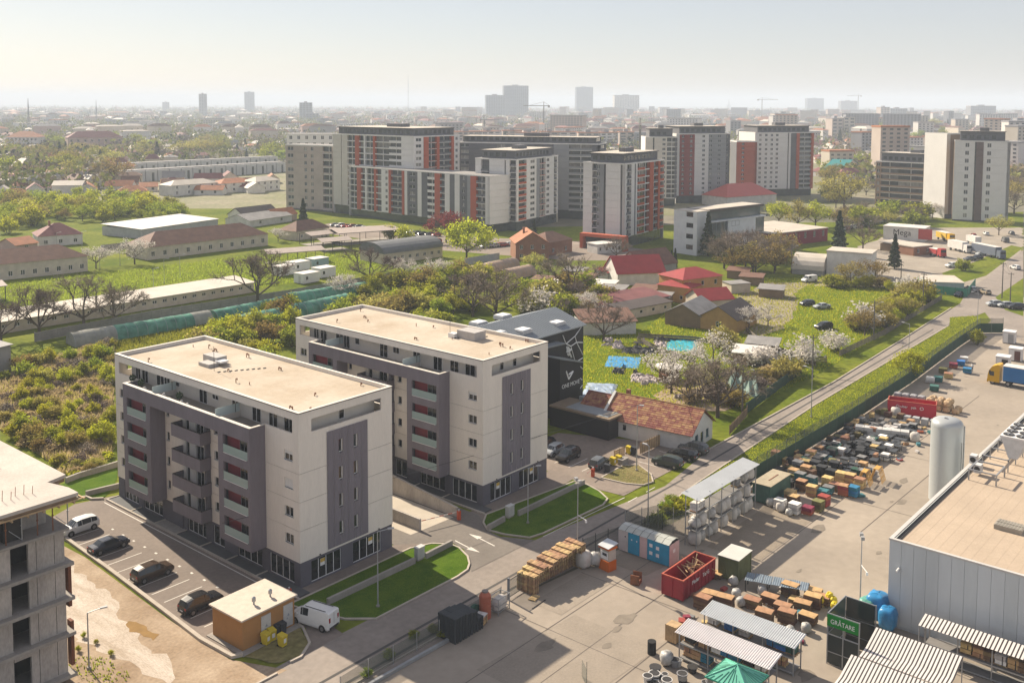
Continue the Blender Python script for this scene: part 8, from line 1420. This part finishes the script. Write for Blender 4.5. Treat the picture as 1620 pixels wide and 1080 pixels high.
t = thing('spire', 'pointed church spire rising above the right skyline', 'spire', (*(8475.30,4498.82), 0)); b = MB(); b.box(-13, -13, 0, 13, 13, 36); b.part('tower_body', FBM['a'], t); b = MB(); b.cyl(0, 0, 36, 96, 9, .5, 8); b.part('steeple', FBM['c'], t)
def mast(p, h, lab, r=1.):
    t = thing('mast', lab, 'mast', (*p, 0), 0, 'masts and cranes on the skyline'); m = FBM['c']; b = MB()
    for i in range(4): b.rod((r*[1, 1, -1, -1][i], r*[1, -1, -1, 1][i], 0), (0, 0, h), r*.16, 4)
    b.part('lattice', m, t); b = MB(); b.box(-r*.5, -r*.5, h*.55, r*.5, r*.5, h*.6); b.part('platform', m, t); return t
mast((714.59,1616.13), 56.42, 'lattice phone mast rising over the far left trees', 1.8); mast((1026.73,2006.31), 55.34, 'thin mast in the left haze', 1.6); mast((3136.47,3268.80), 170.78, 'very tall thin mast left of the big office pair', 2.2)
def crane(p, h, j, rz, lab):
    t = thing('tower_crane', lab, 'crane', (*p, 0), rz, 'masts and cranes on the skyline'); m = mat('crane_steel', (.12, .11, .10), .6, var=.1); MB().box(-.8, -.8, 0, .8, .8, h).part('tower_mast', m, t); MB().box(-j*.3, -.6, h, j, .6, h+1.2).part('jib', m, t); b = MB(); b.rod((0, 0, h), (0, 0, h+7), .5, 4); b.rod((0, 0, h+7), (j*.7, 0, h+1), .2, 4); b.rod((0, 0, h+7), (-j*.28, 0, h+1), .2, 4); b.part('stay', m, t); MB().box(-j*.3, -1.2, h-2.5, -j*.2, 1.2, h).part('counterweight', CONC, t)
crane((1311.18,1039.77), 46.67, 34, 2.3, 'tower crane before the big office pair'); crane((1147.36,1027.23), 25.41, 24, -.6, 'smaller tower crane over the striped slabs'); crane((708.67,458.34), 33.04, 18, .6, 'dark crane mast behind the white tower'); crane((2888.19,1418.28), 63.23, 60, -.5, 'distant tower crane on the right skyline'); crane((3704.79,1428.30), 80.71, 50, 2.6, 'distant tower crane above the right hand blocks')
# random far city: 240 blocks as things, the rest of the built-up plain as one mass
def az(px): return .7021+math.atan((810-px)/1571.86)
R7 = random.Random(21)
for i in range(235):
    d = 750+3600*R7.random()**1.4; u = R7.random(); px = 620+1000*u**.8 if R7.random() < .8 else 620*R7.random(); a = az(px); p = (d*cos(a), d*sin(a))
    if d < 1050 and 500 < px < 1300: continue
    if px < 620 and d < 1400: continue
    h = R7.choice((14, 16, 18, 24, 28, 33, 36)) if px > 620 else R7.choice((10, 12, 15, 20)); L = (R7.choice((16, 22, 30)) if d < 1500 else R7.choice((16, 22, 40, 55))) if h > 20 else R7.choice((20, 30, 45)); r = a-pi/2+R7.choice((0, .5, -.5, .9)); q = (p[0]+L*cos(r), p[1]+L*sin(r)); k = R7.choice('abbdeea')
    t = thing('city_block', ('tall ' if h > 26 else 'middling ' if h > 17 else 'low ')+('long ' if L > 30 else 'narrow ')+dict(a='grey', b='cream', d='pinkish', e='white')[k]+' block in the '+('left' if px < 620 else 'centre' if px < 1050 else 'right')+' part of the hazy city, '+('near' if d < 1400 else 'halfway out' if d < 2500 else 'towards the horizon'), 'building', (*p, 0), r, 'blocks of the hazy far city'); kk = ('cb', L, h, k)
    if kk not in TM: TM[kk] = (MB().box(0, 0, 0, L, 13, h).mesh('wall', FBM[k]), MB().box(-.3, -.3, h, L+.3, 13.3, h+1.2).mesh('roof', R7.choice((FBM['a'], HR['tile'], FBM['a'], HR['grey']))))
    put(TM[kk][0], 'wall', t); put(TM[kk][1], 'roof', t)
    for f in range(int(h/3)):
        if d < 2600: put(bm(('window_row', L), GDK, *[(L*(j+.25)/max(3, L//5), -.1, .9, L*(j+.7)/max(3, L//5), -.01, 2.3) for j in range(int(max(3, L//5)))]), 'window_row', t, (0, 0, f*3))['kind'] = 'stuff'
HM = MB(); rng = random.Random(33); keys = ['white', 'cream', 'pink', 'grey']; 
def add_house(p, r, w, d, h, rh, wi, ri):
    c, s = cos(r), sin(r); T = lambda x, y, z: (p[0]+x*c-y*s, p[1]+x*s+y*c, z)
    HM.add([T(0, 0, 0), T(w, 0, 0), T(w, d, 0), T(0, d, 0), T(0, 0, h), T(w, 0, h), T(w, d, h), T(0, d, h)], [(0, 1, 5, 4), (1, 2, 6, 5), (2, 3, 7, 6), (3, 0, 4, 7)], wi)
    HM.add([T(-.4, -.4, h), T(w+.4, -.4, h), T(w+.4, d+.4, h), T(-.4, d+.4, h), T(w*.25, d/2, h+rh), T(w*.75, d/2, h+rh)], [(0, 1, 5, 4), (1, 2, 5), (2, 3, 4, 5), (3, 0, 4)], ri)
hs3 = 0; RD0 = hypot(*(452.88,731.54))
while hs3 < 7600:
    d = 480+6500*rng.random()**1.7; px = rng.uniform(-80, 1700); a = az(px)
    if d < 1000 and (330 < px < 1310): continue
    if d < 640 and px < 330 or d < RD0 and 165 < px < 465: continue
    if d < 700 and px > 1300: continue
    big = rng.random() < (.25 if px > 700 else .12) and d > 1300; w = rng.uniform(9, 16)*(1.6 if d > 3000 else 1)*(2.4 if big else 1)
    add_house((d*cos(a), d*sin(a)), rng.choice((a, a+.6, a-pi/2, a+pi/2+.3)), w, rng.uniform(8, 12)*(1.4 if d > 3000 else 1), rng.choice((3, 3.5, 5.5, 6))*(3 if big else 1), rng.uniform(1.5, 4), rng.choice((0, 0, 1, 2, 3)), rng.choice((4, 4, 5, 5, 6, 7, 8)) if px > 500 else rng.choice((4, 5, 6, 7, 7, 8))); hs3 += 1
struct(HM, 'distant_rooftops', [HW['white'], HW['cream'], HW['pink'], HW['grey'], HR['tile'], HR['maroon'], HR['brown'], HR['pale'], HR['grey']], 'stuff')
# tree masses of the far plain: clumps of leaf-sized faces
def wood(name, n, d0, d1, pw, mats_, seed, pxr=(-80, 1700), skip=None):
    R = np.random.default_rng(seed); d = d0+(d1-d0)*R.random(n)**pw; px = R.uniform(*pxr, n); a = .7021+np.arctan((810-px)/1571.86); keep = np.ones(n, bool)
    if skip: keep = ~skip(d, px)
    d, a = d[keep], a[keep]; n = len(d); h = R.uniform(5, 13, n)*(1+d/6000); K = 26; base = np.stack([d*np.cos(a), d*np.sin(a), h*.55], 1)
    C = np.repeat(base, K, 0)+R.normal(size=(n*K, 3))*np.repeat(np.stack([h*.30, h*.30, h*.24], 1), K, 0); C[:, 2] = np.maximum(.3, C[:, 2]); q = leaves(C, 1., 1.1); s = np.repeat(h*.22, K)[:, None, None]; q = C[:, None, :]+(q-C[:, None, :])*s
    o = put(quads(name, q, mats_), name); o['kind'] = 'stuff'
RD = hypot(*(452.88,731.54))
sk = lambda d, px: ((d < 900) & (px > 330) & (px < 1310)) | ((d < 620) & (px <= 330)) | ((px > 165) & (px < 465) & (d < RD)) | ((d < 650) & (px > 1300))
FT = dict(a=mat('far_foliage_green', (.12, .15, .03), .8, scale=.02, col2=(.20, .20, .06), isl=.3, trans=.3), b=mat('far_foliage_brown', (.17, .14, .09), .8, scale=.02, col2=(.24, .20, .13), isl=.3, trans=.25), c=mat('far_foliage_dark', (.025, .04, .02), .8, scale=.02, var=.3, isl=.3))
wood('distant_wood', 4300, 480, 6500, 1.6, FT['a'], 1, skip=sk); wood('distant_wood', 3600, 480, 6500, 1.6, FT['b'], 2, skip=sk); wood('distant_wood', 700, 500, 5000, 1.5, FT['c'], 3, skip=sk); wood('distant_wood', 900, 480, 2500, 1.2, FT['a'], 4, (-80, 520), sk)

# ------------------------------------------------------------------ the hazy air over the plain
hz = bpy.data.materials.new('haze_air'); hz.use_nodes = True; t = hz.node_tree
t.nodes.remove(t.nodes['Principled BSDF']); pv = t.nodes.new('ShaderNodeVolumePrincipled')
pv.inputs['Color'].default_value = (.76, .86, 1, 1); pv.inputs['Density'].default_value = HAZE; pv.inputs['Anisotropy'].default_value = .0
t.links.new(pv.outputs[0], t.nodes['Material Output'].inputs['Volume'])
b = MB(); b.box(-14200, -14200, -1.2, 14200, 14200, 136)
hb = put(b.mesh('haze', hz), 'haze'); hb['kind'] = 'stuff'
